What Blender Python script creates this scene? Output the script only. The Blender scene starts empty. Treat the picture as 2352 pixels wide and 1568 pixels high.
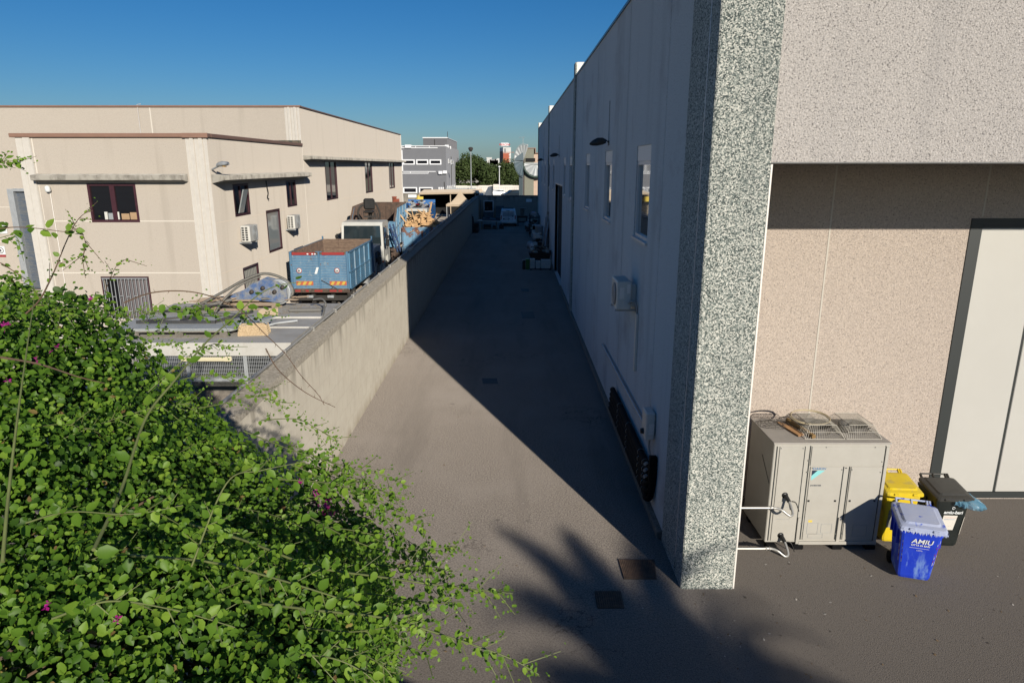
import bpy, math, random
import numpy as np
from mathutils import Vector, Matrix, Euler
random.seed(7); rng = np.random.default_rng(7)
S = bpy.context.scene
# ---------------------------------------------------------------- camera, sky, sun, exposure
H = 6.7; PITCH = math.atan(403/1569.0)
cam_d = bpy.data.cameras.new('camera'); cam = bpy.data.objects.new('camera', cam_d)
S.collection.objects.link(cam); S.camera = cam
cam.location = (0, 0, H); cam.rotation_euler = (math.pi/2 - PITCH, 0, 0)
cam_d.sensor_width = 36; cam_d.lens = 36*1569/2352; cam_d.clip_start = 0.1; cam_d.clip_end = 6000
SUN_EL = math.radians(19.5); SUN_ROT = math.atan2(.38, -.925)
W = bpy.data.worlds.new('World'); S.world = W; W.use_nodes = True
nt = W.node_tree; sky = nt.nodes.new('ShaderNodeTexSky'); sky.sky_type = 'NISHITA'; sky.sun_disc = False
sky.sun_elevation = SUN_EL; sky.sun_rotation = SUN_ROT
sky.altitude = 0; sky.air_density = 1.0; sky.dust_density = 0.5; sky.ozone_density = 6.0
bg = nt.nodes['Background']; bg.inputs['Strength'].default_value = 0.060
hs = nt.nodes.new('ShaderNodeHueSaturation'); hs.inputs['Saturation'].default_value = 1.20
tm = nt.nodes.new('ShaderNodeMix'); tm.data_type = 'RGBA'; tm.blend_type = 'MULTIPLY'; tm.inputs[0].default_value = 1; tm.inputs[7].default_value = (1.0, 1.10, 1.18, 1)   # white balance of the clear sky
nt.links.new(sky.outputs[0], hs.inputs['Color']); nt.links.new(hs.outputs[0], tm.inputs[6]); nt.links.new(tm.outputs[2], bg.inputs[0])
sl = bpy.data.lights.new('sun', 'SUN'); sl.energy = 5.0; sl.angle = math.radians(0.53); sl.color = (1, .92, .80)
so = bpy.data.objects.new('sun', sl); S.collection.objects.link(so)
so.location = (20, -40, 30)
so.rotation_euler = Vector((-.38*math.cos(SUN_EL), .925*math.cos(SUN_EL), -math.sin(SUN_EL))).to_track_quat('-Z', 'Y').to_euler()
S.view_settings.view_transform = 'Standard'; S.view_settings.look = 'None'
S.view_settings.exposure = 0.0; S.view_settings.gamma = 1
S.render.engine = 'CYCLES'
S.cycles.max_bounces = 6; S.cycles.diffuse_bounces = 3; S.cycles.glossy_bounces = 4; S.cycles.transmission_bounces = 4
S.cycles.use_denoising = True

# ---------------------------------------------------------------- survey: photo pixel (2352 wide) -> place
def ray(px, py):
    u = (px-1176)/1569.0; v = (784-py)/1569.0; c, s = math.cos(PITCH), math.sin(PITCH)
    return Vector((u, c+v*s, -s+v*c))
def aT(px, py, t): return Vector((0, 0, H)) + ray(px, py)*t
def aY(px, py, Y): r = ray(px, py); return Vector((0, 0, H)) + r*(Y/r.y)
def aX(px, py, X): r = ray(px, py); return Vector((0, 0, H)) + r*(X/r.x)
def aZ(px, py, Z): r = ray(px, py); return Vector((0, 0, H)) + r*((Z-H)/r.z)

# ---------------------------------------------------------------- mesh builder
def basis(d):
    d = Vector(d).normalized(); a = Vector((0, 0, 1)) if abs(d.z) < .95 else Vector((1, 0, 0))
    x = d.cross(a).normalized(); return x, d.cross(x).normalized(), d
class MB:
    def __init__(s): s.v = []; s.f = []; s.m = []; s.sm = []; s.cur = 0; s.T = None
    def add(s, vs, fs, m=None, smooth=False):
        o = len(s.v); m = s.cur if m is None else m
        for p in vs:
            p = Vector(p); s.v.append(s.T @ p if s.T else p)
        for f in fs: s.f.append([i+o for i in f]); s.m.append(m); s.sm.append(smooth)
        return s
    def box(s, a, b, m=None, bev=0):
        x0, x1 = sorted((a[0], b[0])); y0, y1 = sorted((a[1], b[1])); z0, z1 = sorted((a[2], b[2]))
        return s.hexa([(x0,y0,z0),(x1,y0,z0),(x1,y1,z0),(x0,y1,z0),(x0,y0,z1),(x1,y0,z1),(x1,y1,z1),(x0,y1,z1)], m, bev)
    def hexa(s, p, m=None, bev=0):
        F = [(0,3,2,1),(4,5,6,7),(0,1,5,4),(1,2,6,5),(2,3,7,6),(3,0,4,7)]
        if not bev: return s.add(p, F, m)
        p = [Vector(q) for q in p]; nb = {i: [] for i in range(8)}
        for i in range(4):
            for a, b in ((i,(i+1)%4),(i+4,(i+1)%4+4),(i,i+4)): nb[a].append(b); nb[b].append(a)
        vs = []; idx = {}
        for fi, f in enumerate(F):            # every face keeps its own inset corner
            for i in f:
                ins = [b for b in nb[i] if b in f]
                q = p[i].copy()
                for b in ins:
                    e = p[b]-p[i]; q += e.normalized()*min(bev, e.length*.45)
                idx[(fi, i)] = len(vs); vs.append(q)
        fs = [[idx[(fi, i)] for i in f] for fi, f in enumerate(F)]
        fo = {i: [fi for fi, f in enumerate(F) if i in f] for i in range(8)}
        ctr = sum(p, Vector())/8
        def orient(f):
            c = sum((vs[i] for i in f), Vector())/len(f); n = (vs[f[1]]-vs[f[0]]).cross(vs[f[2]]-vs[f[0]])
            return f if n.dot(c-ctr) > 0 else f[::-1]
        for i in range(8):
            fs.append(orient([idx[(fi, i)] for fi in fo[i]]))
            for b in nb[i]:
                if b > i:
                    fa, fb = [fi for fi in fo[i] if fi in fo[b]]
                    fs.append(orient([idx[(fa, i)], idx[(fa, b)], idx[(fb, b)], idx[(fb, i)]]))
        return s.add(vs, fs, m)
    def quad(s, a, b, c, d, m=None): return s.add([a, b, c, d], [(0, 1, 2, 3)], m)
    def bar(s, a, b, w, h, m=None, up=(0,0,1), bev=0):
        a = Vector(a); b = Vector(b); d = (b-a).normalized(); u = Vector(up)
        if abs(d.dot(u)) > .98: u = Vector((0, 1, 0))
        r = d.cross(u).normalized(); u = r.cross(d).normalized()
        P = []
        for q in (-1, 1):
            for e in (a, b) if q < 0 else (a, b): pass
        P = [a-r*w/2-u*h/2, a+r*w/2-u*h/2, b+r*w/2-u*h/2, b-r*w/2-u*h/2, a-r*w/2+u*h/2, a+r*w/2+u*h/2, b+r*w/2+u*h/2, b-r*w/2+u*h/2]
        return s.hexa(P, m, bev)
    def tube(s, pts, r, n=6, m=None, cap=True):
        pts = [Vector(p) for p in pts]; k = len(pts); rs = r if isinstance(r, (list, tuple)) else [r]*k
        vs = []; x = None
        for i, p in enumerate(pts):
            d = (pts[min(i+1, k-1)]-pts[max(i-1, 0)])
            d = d.normalized() if d.length > 1e-9 else Vector((0,0,1))
            if x is None: x, y, _ = basis(d)
            else:
                x = (x-d*x.dot(d)); x = x.normalized() if x.length > 1e-6 else basis(d)[0]; y = d.cross(x)
            for j in range(n):
                a = 2*math.pi*j/n; vs.append(p+(x*math.cos(a)+y*math.sin(a))*rs[i])
        fs = [(i*n+j, i*n+(j+1)%n, (i+1)*n+(j+1)%n, (i+1)*n+j) for i in range(k-1) for j in range(n)]
        s.add(vs, fs, m, n > 5)
        if cap: s.add(vs[:n], [tuple(range(n))[::-1]], m); s.add(vs[-n:], [tuple(range(n))], m)
        return s
    def lathe(s, prof, o, ax=(0,0,1), n=20, m=None, smooth=True):
        x, y, d = basis(ax); o = Vector(o); k = len(prof)
        vs = [o+d*h+(x*math.cos(2*math.pi*j/n)+y*math.sin(2*math.pi*j/n))*r for r, h in prof for j in range(n)]
        fs = [(i*n+j, i*n+(j+1)%n, (i+1)*n+(j+1)%n, (i+1)*n+j) for i in range(k-1) for j in range(n)]
        return s.add(vs, fs, m, smooth)
    def prism(s, poly, a, axis='y', m=None, b=None):
        """poly: 2-D outline; extruded along axis from a to b"""
        def P(q, t): return {'x': (t, q[0], q[1]), 'y': (q[0], t, q[1]), 'z': (q[0], q[1], t)}[axis]
        n = len(poly); vs = [P(q, a) for q in poly]+[P(q, b) for q in poly]
        fs = [tuple(range(n))[::-1], tuple(range(n, 2*n))]+[(i, (i+1)%n, (i+1)%n+n, i+n) for i in range(n)]
        return s.add(vs, fs, m)
    def build(s, name, mats, parent=None, world=False):
        me = bpy.data.meshes.new(name)
        vs = s.v
        if parent is not None and world:
            I = Mw(parent).inverted(); vs = [I @ p for p in vs]
        me.from_pydata([tuple(p) for p in vs], [], s.f)
        mats = mats if isinstance(mats, (list, tuple)) else [mats]
        for q in mats: me.materials.append(q)
        me.polygons.foreach_set('material_index', s.m); me.polygons.foreach_set('use_smooth', s.sm)
        me.update()
        o = bpy.data.objects.new(name, me); S.collection.objects.link(o)
        if parent is not None: o.parent = parent
        return o
def Mw(o):
    M = Matrix.LocRotScale(o.location, o.rotation_euler, o.scale)
    return Mw(o.parent) @ M if o.parent else M
def tag(o, label=None, cat=None, group=None, kind=None):
    if label: o['label'] = label
    if cat: o['category'] = cat
    if group: o['group'] = group
    if kind: o['kind'] = kind
    return o
def thing(name, label, cat, loc=(0,0,0), rz=0, group=None):
    o = bpy.data.objects.new(name, None); S.collection.objects.link(o)
    o.location = loc; o.rotation_euler = (0, 0, rz); o.empty_display_size = .2
    return tag(o, label, cat, group)
def kids(o): return [c for c in bpy.data.objects if c.parent == o]
def copy_tree(o, label=None, loc=None, rz=None, parent=None):
    c = o.copy(); S.collection.objects.link(c); c.parent = parent
    if label: c['label'] = label
    if loc is not None: c.location = loc
    if rz is not None: c.rotation_euler = (0, 0, rz)
    for ch in kids(o): copy_tree(ch, parent=c)
    return c
def text(string, size, mt, parent, M, name='lettering', ext=.002, sx=1, bold=0, align='LEFT', shear=0):
    cu = bpy.data.curves.new(name, 'FONT'); cu.body = string; cu.size = size; cu.extrude = ext; cu.align_x = align
    cu.offset = bold; cu.shear = shear
    t = bpy.data.objects.new('t', cu); S.collection.objects.link(t)
    bpy.context.view_layer.update()
    me = bpy.data.meshes.new_from_object(t.evaluated_get(bpy.context.evaluated_depsgraph_get()))
    bpy.data.objects.remove(t); me.name = name
    me.transform(M @ Matrix.Diagonal((sx, 1, 1, 1))); me.materials.clear(); me.materials.append(mt)
    o = bpy.data.objects.new(name, me); S.collection.objects.link(o); o.parent = parent
    return o
def facing(origin, right, up):
    """matrix placing text drawn in XY so that +X runs along right and +Y along up"""
    r = Vector(right).normalized(); u = Vector(up).normalized(); n = r.cross(u)
    M = Matrix((r, u, n)).transposed().to_4x4(); M.translation = Vector(origin); return M

# ---------------------------------------------------------------- materials
def mat(name, c, c2=None, scale=4, rough=.8, metal=0, bump=0, bscale=None, stretch=(1,1,1), lo=.35, hi=.65, det=6, spec=.5,
        c3=None, s3=1, lo3=.55, hi3=.75, bdist=.02, st3=(1,1,1), emit=None):
    m = bpy.data.materials.new(name); m.use_nodes = True; t = m.node_tree; N = t.nodes; L = t.links
    p = N['Principled BSDF']; p.inputs['Roughness'].default_value = rough; p.inputs['Metallic'].default_value = metal
    p.inputs['Diffuse Roughness'].default_value = 1.0 if rough > .75 else 0.0
    p.inputs['Specular IOR Level'].default_value = spec; p.inputs['Base Color'].default_value = (*c, 1)
    tc = N.new('ShaderNodeTexCoord')
    def mp(st):
        q = N.new('ShaderNodeMapping'); q.inputs['Scale'].default_value = st; L.new(tc.outputs['Object'], q.inputs[0]); return q.outputs[0]
    def noise(sc, st=(1,1,1), d=det):
        n = N.new('ShaderNodeTexNoise'); n.inputs['Scale'].default_value = sc; n.inputs['Detail'].default_value = d
        n.inputs['Roughness'].default_value = .62; L.new(mp(st), n.inputs['Vector']); return n.outputs['Fac']
    def ramp(f, a, b):
        r = N.new('ShaderNodeMapRange'); r.inputs[1].default_value = a; r.inputs[2].default_value = b; L.new(f, r.inputs[0]); return r.outputs[0]
    def mix(f, a, b):
        x = N.new('ShaderNodeMix'); x.data_type = 'RGBA'; L.new(f, x.inputs[0])
        for k, q in ((6, a), (7, b)):
            if isinstance(q, tuple): x.inputs[k].default_value = (*q, 1)
            else: L.new(q, x.inputs[k])
        return x.outputs[2]
    col = c
    if c2: col = mix(ramp(noise(scale, stretch), lo, hi), c, c2)
    if c3: col = mix(ramp(noise(s3, st3), lo3, hi3), col, c3)
    if c2 or c3: L.new(col, p.inputs['Base Color'])
    if bump:
        b = N.new('ShaderNodeBump'); b.inputs['Strength'].default_value = bump; b.inputs['Distance'].default_value = bdist
        L.new(noise(bscale or scale*4, (1,1,1), 3), b.inputs['Height']); L.new(b.outputs[0], p.inputs['Normal'])
    if emit: p.inputs['Emission Color'].default_value = (*c, 1); p.inputs['Emission Strength'].default_value = emit
    m_tools[m.name] = (t, N, L, p, mp, noise, ramp, mix, col)
    return m
m_tools = {}
def over(m, col, f_fn):
    """lays one more colour over a material's base colour with the factor that f_fn(tools) returns"""
    t, N, L, p, mp, noise, ramp, mix, base = m_tools[m.name]
    out = mix(f_fn(N, L, noise, ramp), base, col); L.new(out, p.inputs['Base Color'])
    m_tools[m.name] = (t, N, L, p, mp, noise, ramp, mix, out); return m
def mul(N, L, a, b):
    q = N.new('ShaderNodeMath'); q.operation = 'MULTIPLY'; L.new(a, q.inputs[0])
    if isinstance(b, float): q.inputs[1].default_value = b
    else: L.new(b, q.inputs[1])
    return q.outputs[0]
def objz(N, L, a, b, ax=2):
    tc = N.new('ShaderNodeTexCoord'); sp = N.new('ShaderNodeSeparateXYZ'); L.new(tc.outputs['Object'], sp.inputs[0])
    r = N.new('ShaderNodeMapRange'); r.inputs[1].default_value = a; r.inputs[2].default_value = b; L.new(sp.outputs[ax], r.inputs[0]); return r.outputs[0]
def leafmat(name, ramp_cols, trans=.35, rough=.45):
    m = bpy.data.materials.new(name); m.use_nodes = True; t = m.node_tree; N = t.nodes; L = t.links; p = N['Principled BSDF']
    a = N.new('ShaderNodeAttribute'); a.attribute_name = 'rnd'
    r = N.new('ShaderNodeValToRGB'); L.new(a.outputs['Fac'], r.inputs[0])
    e = r.color_ramp.elements; e[0].position = 0; e[0].color = (*ramp_cols[0], 1); e[1].position = 1; e[1].color = (*ramp_cols[-1], 1)
    for i, c in enumerate(ramp_cols[1:-1]): q = e.new((i+1)/(len(ramp_cols)-1)); q.color = (*c, 1)
    L.new(r.outputs[0], p.inputs['Base Color']); p.inputs['Roughness'].default_value = rough; p.inputs['Specular IOR Level'].default_value = .22
    tr = N.new('ShaderNodeBsdfTranslucent'); hs = N.new('ShaderNodeHueSaturation'); hs.inputs['Value'].default_value = 1.5
    L.new(r.outputs[0], hs.inputs['Color']); L.new(hs.outputs[0], tr.inputs[0])
    mx = N.new('ShaderNodeMixShader'); mx.inputs[0].default_value = trans
    L.new(p.outputs[0], mx.inputs[1]); L.new(tr.outputs[0], mx.inputs[2]); L.new(mx.outputs[0], N['Material Output'].inputs[0])
    return m
def leaves(name, P, Nn, size, mt, parent=None, rnd=None, tmpl='leaf', dirs=None, world=True):
    """P (n,3) places, Nn (n,3) normals, size (n,)"""
    n = len(P)
    if tmpl == 'leaf':
        T = np.array([(0,0,0),(.3,0,-.05),(.66,0,-.06),(1.08,0,-.02),(.12,.27,.03),(.5,.38,.05),(.84,.2,.02),(.12,-.27,.03),(.5,-.38,.05),(.84,-.2,.02)], float)
        T[:,0] -= .4; F = [(0,1,4),(1,2,5,4),(2,3,6,5),(0,7,1),(1,7,8,2),(2,8,9,3)]
    elif tmpl == 'bract':
        T = np.array([(0,0,0),(.5,.3,.25),(1,0,.3),(.5,-.3,.25),(-.1,.5,.3),(-.6,.7,.3),(-.5,.1,.25),(-.1,-.5,.3),(-.6,-.7,.3),(-.5,-.1,.25)], float)*.6
        F = [(0,3,2,1),(0,4,5,6),(0,9,8,7)]
    else:
        T = np.array([(-.5,-.4,0),(.5,-.3,.1),(.4,.5,0),(-.4,.4,-.1)], float); F = [(0,1,2,3)]
    Nn = Nn/np.linalg.norm(Nn, axis=1, keepdims=True)
    R = rng.normal(size=(n,3)) if dirs is None else dirs
    X = R-Nn*(R*Nn).sum(1, keepdims=True); X /= np.linalg.norm(X, axis=1, keepdims=True); Y = np.cross(Nn, X)
    V = P[:,None,:]+size[:,None,None]*(T[None,:,0:1]*X[:,None,:]+T[None,:,1:2]*Y[:,None,:]+T[None,:,2:3]*Nn[:,None,:])
    if parent is not None and world:
        I = np.array(Mw(parent).inverted()); V = V@I[:3,:3].T+I[:3,3]
    k = len(T); V = V.reshape(-1,3)
    loops = []; starts = []; tot = []; ls = 0
    for f in F: tot.append(len(f))
    fl = np.concatenate([np.array(f) for f in F]); L_ = (np.arange(n)[:,None]*k+fl[None,:]).ravel()
    tots = np.tile(np.array(tot), n); st = np.concatenate([[0], np.cumsum(tots)[:-1]])
    me = bpy.data.meshes.new(name); me.vertices.add(len(V)); me.vertices.foreach_set('co', V.ravel())
    me.loops.add(len(L_)); me.loops.foreach_set('vertex_index', L_.astype(np.int32))
    me.polygons.add(len(tots)); me.polygons.foreach_set('loop_start', st.astype(np.int32)); me.polygons.foreach_set('loop_total', tots.astype(np.int32))
    me.polygons.foreach_set('use_smooth', np.ones(len(tots), bool))
    me.update(calc_edges=True)
    at = me.attributes.new('rnd', 'FLOAT', 'FACE'); r = rng.random(n) if rnd is None else rnd
    at.data.foreach_set('value', np.repeat(r, len(F)).astype(np.float32))
    me.materials.append(mt); o = bpy.data.objects.new(name, me); S.collection.objects.link(o)
    if parent is not None: o.parent = parent
    return o
def wallholes(mb, O, U, n, w, h, holes, depth, m=0, mr=None, cap=None):
    """flat wall from corner O along U (unit) and up, outward normal n, with recessed holes (u0,u1,z0,z1); returns nothing"""
    O = Vector(O); U = Vector(U); n = Vector(n); us = sorted({0, w, *[q for x in holes for q in x[:2]]}); zs = sorted({0, h, *[q for x in holes for q in x[2:4]]})
    mr = m if mr is None else mr
    flip = U.cross(Vector((0,0,1))).dot(n) < 0
    def P(u, z, d=0): return O+U*u+Vector((0,0,z))-n*d
    def Q(a, b, c, d, mm): mb.quad(*( (a,b,c,d) if not flip else (d,c,b,a) ), m=mm)
    for i in range(len(us)-1):
        for j in range(len(zs)-1):
            cu = (us[i]+us[i+1])/2; cz = (zs[j]+zs[j+1])/2
            if any(a < cu < b and c < cz < d for a, b, c, d in [x[:4] for x in holes]): continue
            Q(P(us[i], zs[j]), P(us[i+1], zs[j]), P(us[i+1], zs[j+1]), P(us[i], zs[j+1]), m)
    for a, b, c, d in [x[:4] for x in holes]:
        Q(P(a,c), P(a,d), P(a,d,depth), P(a,c,depth), mr); Q(P(b,d), P(b,c), P(b,c,depth), P(b,d,depth), mr)
        Q(P(b,c), P(a,c), P(a,c,depth), P(b,c,depth), mr); Q(P(a,d), P(b,d), P(b,d,depth), P(a,d,depth), mr)
def spline(pts, k=8):
    pts = [Vector(p) for p in pts]; out = []
    for i in range(len(pts)-1):
        p0 = pts[max(i-1,0)]; p1 = pts[i]; p2 = pts[i+1]; p3 = pts[min(i+2, len(pts)-1)]
        for j in range(k):
            t = j/k; out.append(.5*((2*p1)+(p2-p0)*t+(2*p0-5*p1+4*p2-p3)*t*t+(3*p1-p0-3*p2+p3)*t**3))
    return out+[pts[-1]]
# ================================================================ palette
M = {}
def mk(k, *a, **b): M[k] = mat(k, *a, **b)
mk('asphalt', (.33,.29,.25), (.17,.148,.128), 34, .95, bump=.6, bscale=60, lo=.42, hi=.58, c3=(.29,.257,.225), s3=.35, lo3=.45, hi3=.75, spec=.2, det=4)
over(M['asphalt'], (.13,.115,.10), lambda N,L,n,r: r(n(1.3, (1,1,1), 3), .70, .74))       # oil spots
over(M['asphalt'], (.38,.345,.305), lambda N,L,n,r: r(n(60, (1,1,1), 1), .66, .72))        # pale chippings
over(M['asphalt'], (.185,.162,.14), lambda N,L,n,r: mul(N, L, r(n(.9, (1,.12,1), 4), .50, .68), .6))  # tyre wear along the alley
def fore_falloff(N, L, n, r):     # darker forecourt, with the near-edge vignette and view-angle falloff painted in
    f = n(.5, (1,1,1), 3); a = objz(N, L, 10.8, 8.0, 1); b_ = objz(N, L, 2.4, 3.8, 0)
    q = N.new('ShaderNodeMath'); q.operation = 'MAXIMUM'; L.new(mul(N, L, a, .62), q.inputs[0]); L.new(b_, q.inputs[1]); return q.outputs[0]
over(M['asphalt'], (.170,.150,.130), fore_falloff)
over(M['asphalt'], (.085,.076,.066), lambda N,L,n,r: r(n(42, (1,1,1), 2), .58, .68))
mk('asphalt_dark', (.185,.160,.138), (.145,.125,.108), 60, .95, bump=.6, bscale=80, c3=(.22,.19,.165), s3=.5, spec=.2, det=4)
over(M['asphalt_dark'], (.30,.27,.23), lambda N,L,n,r: r(n(110, (1,1,1), 1), .66, .72))
over(M['asphalt_dark'], (.33,.31,.29), lambda N,L,n,r: r(n(.9, (1,1,1), 6), .72, .80))
mk('yard', (.30,.27,.23), (.24,.21,.18), 2, .95, bump=.3, bscale=30)
mk('far_ground', (.30,.28,.24), (.22,.21,.17), .05, .95)
mk('road_grey', (.26,.26,.25), (.22,.22,.21), .5, .9)
mk('conc_wall', (.35,.325,.275), (.31,.285,.24), 1.5, .92, bump=.15, bscale=40)
mk('conc_cap', (.25,.23,.195), (.15,.135,.11), 14, .95, bump=.6, bscale=30, c3=(.36,.33,.28), s3=30)
mk('cream', (.49,.445,.385), (.45,.405,.35), 25, .9, bump=.4, bscale=45, c3=(.455,.41,.355), s3=.4, bdist=.01)
over(M['cream'], (.34,.30,.255), lambda N,L,n,r: r(n(30, (1,1,1), 1), .66, .72))
over(M['cream'], (.36,.32,.27), lambda N,L,n,r: mul(N, L, r(n(1.6, (1,1,.08), 3), .56, .78), .6))
mk('cream_trim', (.58,.555,.51), (.54,.515,.47), 6, .85)
mk('joint', (.64,.605,.54), rough=.9)
mk('ledge', (.38,.36,.315), (.20,.185,.16), 3.5, .95, bump=.3, bscale=20, stretch=(1,1,.6), lo=.46, hi=.64)
mk('brown_cap', (.27,.155,.11), (.24,.14,.10), 4, .5)
mk('maroon', (.060,.018,.026), (.045,.014,.02), 8, .45)
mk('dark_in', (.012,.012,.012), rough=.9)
mk('pale_in', (.35,.34,.30), rough=.9)
mk('wall_r', (.72,.68,.635), (.42,.39,.36), 36, .92, bump=1.0, bscale=38, c3=(.52,.49,.465), s3=70, lo3=.45, hi3=.6, bdist=.02)
over(M['wall_r'], (.20,.185,.175), lambda N,L,n,r: r(n(44, (1,1,1.3), 2), .56, .66))      # pits of the stipple, their shade painted as dark dots
over(M['wall_r'], (.36,.345,.335), lambda N,L,n,r: mul(N, L, r(n(1.1, (1,1,.06), 3), .60, .75), .25))   # rain streaks
mk('wall_smooth', (.66,.67,.655), (.60,.61,.60), 28, .92, bump=.6, bscale=40, c3=(.43,.41,.40), s3=.5, bdist=.01)
over(M['wall_smooth'], (.50,.51,.50), lambda N,L,n,r: mul(N, L, r(n(1.3, (1,1,.05), 3), .52, .70), .6))
over(M['wall_smooth'], (.30,.28,.27), lambda N,L,n,r: r(n(40, (1,1,1), 1), .64, .70))
mk('wall_recess', (.64,.56,.485), (.46,.395,.34), 36, .92, bump=.9, bscale=40, bdist=.015)
over(M['wall_recess'], (.30,.255,.225), lambda N,L,n,r: r(n(30, (1,1,1), 2), .585, .67))
mk('grit', (.56,.56,.50), (.09,.11,.10), 30, .85, bump=.7, bscale=40, lo=.44, hi=.58, det=3, c3=(.62,.62,.57), s3=52, lo3=.56, hi3=.62, bdist=.015)
mk('white_trim', (.80,.76,.70), rough=.6)
mk('roof_cap', (.10,.11,.12), rough=.4, metal=.5)
mk('roof_grey', (.30,.30,.29), (.24,.24,.23), 2, .9)
mk('alu', (.62,.60,.58), rough=.45)
mk('door_white', (.50,.49,.455), (.48,.47,.435), .8, .5, spec=.4)
mk('door_dark', (.025,.03,.03), rough=.5)
mk('steel', (.55,.54,.50), (.48,.47,.44), 9, .4, .6)
mk('galv', (.45,.47,.48), (.38,.40,.41), 7, .5, .3)
mk('black_rubber', (.006,.006,.007), (.010,.010,.010), 8, .8, spec=.15)
mk('black_plastic', (.018,.018,.018), (.026,.025,.024), 5, .42)
mk('white_plastic', (.66,.65,.60), (.60,.59,.54), 6, .5)
mk('grey_plastic', (.30,.32,.33), rough=.5)
def glassy(name, c, rough=.03, ior=1.55):
    m = bpy.data.materials.new(name); m.use_nodes = True; p = m.node_tree.nodes['Principled BSDF']
    p.inputs['Base Color'].default_value = (*c, 1); p.inputs['Roughness'].default_value = rough; p.inputs['IOR'].default_value = ior
    p.inputs['Specular IOR Level'].default_value = .8
    M[name] = m
glassy('glass', (.50,.52,.53), ior=1.6); M['glass'].node_tree.nodes['Principled BSDF'].inputs['Metallic'].default_value = .85; glassy('glass_dark', (.008,.008,.010)); glassy('windscreen', (.02,.03,.035), .05)
glassy('glass_pale', (.30,.33,.33), .1)

def aggregate(name):
    m = mat(name, (.4,.4,.36), rough=.9, bump=.8, bscale=45, bdist=.015); t, N, L, p, mp, noise, ramp, mix, col = m_tools[name]
    v = N.new('ShaderNodeTexVoronoi'); v.inputs['Scale'].default_value = 62; v.inputs['Randomness'].default_value = 1; L.new(mp((1,1,1)), v.inputs['Vector'])
    s_ = N.new('ShaderNodeSeparateColor'); L.new(v.outputs['Color'], s_.inputs[0])
    r = N.new('ShaderNodeValToRGB'); r.color_ramp.interpolation = 'CONSTANT'; e = r.color_ramp.elements
    e[0].position = 0; e[0].color = (.07,.09,.085,1); e[1].position = .24; e[1].color = (.20,.235,.215,1)
    for q, c in ((.42,(.34,.37,.335,1)), (.60,(.50,.51,.46,1)), (.80,(.70,.695,.63,1))): k = e.new(q); k.color = c
    L.new(s_.outputs[0], r.inputs[0]); out = mix(mul(N, L, ramp(noise(1.1, (1,1,.3), 4), .45, .72), .30), r.outputs[0], (.20,.22,.205)); L.new(out, p.inputs['Base Color'])
    m_tools[name] = (t, N, L, p, mp, noise, ramp, mix, out); M[name] = m
aggregate('grit_stone')
def hair(N, L, n, r):      # fine cracks: a thin band of a slow noise
    f = n(.55, (1,1,1), 5); return mul(N, L, r(f, .494, .499), r(f, .506, .501))
over(M['asphalt'], (.07,.062,.055), lambda N,L,n,r: mul(N, L, mul(N, L, hair(N, L, n, r), .75), r(n(.16, (1,1,1), 2), .55, .62)))
over(M['conc_wall'], (.15,.135,.11), lambda N,L,n,r: mul(N, L, mul(N, L, hair(N, L, n, r), .5), r(n(.3, (1,1,1), 2), .56, .62)))

# ================================================================ ground and paving
def sheet(name, x0, y0, x1, y1, z, mt, label=None, n=1):
    mb = MB(); mb.quad((x0,y0,z), (x1,y0,z), (x1,y1,z), (x0,y1,z)); o = mb.build(name, mt); return tag(o, label, kind='structure')
sheet('ground', -3000, -200, 3000, 5000, -.02, M['far_ground'])
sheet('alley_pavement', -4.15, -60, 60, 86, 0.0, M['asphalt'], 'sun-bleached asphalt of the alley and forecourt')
mb = MB(); mb.box((-60, 12.0, -.015), (-4.56, 96, .60)); tag(mb.build('yard_ground', M['yard']), 'pale dusty concrete floor of the scrap yard', kind='structure')
sheet('road', -400, 86.4, 400, 176, .01, M['road_grey'])
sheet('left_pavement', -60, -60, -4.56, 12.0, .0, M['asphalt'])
q = MB(); rr = random.Random(91)
for k in range(420):     # grit, dry leaves and scraps blown over the paving
    x = rr.uniform(-4.0, 9.5); y = rr.uniform(7.5, 30) if x < 2.4 else rr.uniform(7.5, 9.7 if x < 4.2 else 12.8)
    if rr.random() < .35: x = rr.choice([-4.05, 2.5])+rr.uniform(-.12,.12); y = rr.uniform(10, 60)
    s_ = rr.uniform(.008, .028); a = rr.uniform(0, 6.28); c, d = math.cos(a)*s_, math.sin(a)*s_; e = rr.uniform(.4,1)
    q.add([(x-c,y-d,.002), (x+d*e,y-c*e,.004), (x+c,y+d,.006+s_*.3), (x-d*e,y+c*e,.004)], [(0,1,2,3)], rr.choice([0,0,1,2]))
tag(q.build('ground_litter', [mat('dry_leaf', (.16,.11,.06), rough=.9), mat('grit_dark', (.07,.06,.05), rough=.9), mat('grit_pale', (.42,.39,.35), rough=.9)]), 'dry leaves and grit scattered over the paving', 'litter', kind='stuff')
# ================================================================ warehouse on the right
XR = 2.78; YF = 9.82; ZR = 10.43; YE = 74.0; YRC = 12.95
wh = thing('warehouse', 'large grey stippled warehouse with granite-chip pillars filling the right side', 'warehouse', (XR, YF, 0))
def wy(px, py): return aX(px, py, XR).y
WIN = [(14.15, 15.75), (19.6, 21.1), (25.2, 26.6), (32.6, 34.1), (37.9, 39.4-0.0), (46.3, 47.8), (51.6, 53.0), (58.5, 60.0), (64.5, 66.0)]
WIN = [w for w in WIN if not (37.5 < w[0] < 39)] + [(36.6, 37.9)]
WIN.sort()
DOOR_Y = (38.6, 44.6)
holes = [(a-11.3, b-11.3, 5.16, 7.12) for a, b in WIN] + [(DOOR_Y[0]-11.3, DOOR_Y[1]-11.3, .02, 5.6)]
mb = MB(); wallholes(mb, (XR, 11.3, 0), (0,1,0), (-1,0,0), YE-11.3, ZR, holes, .22, 0)
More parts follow.
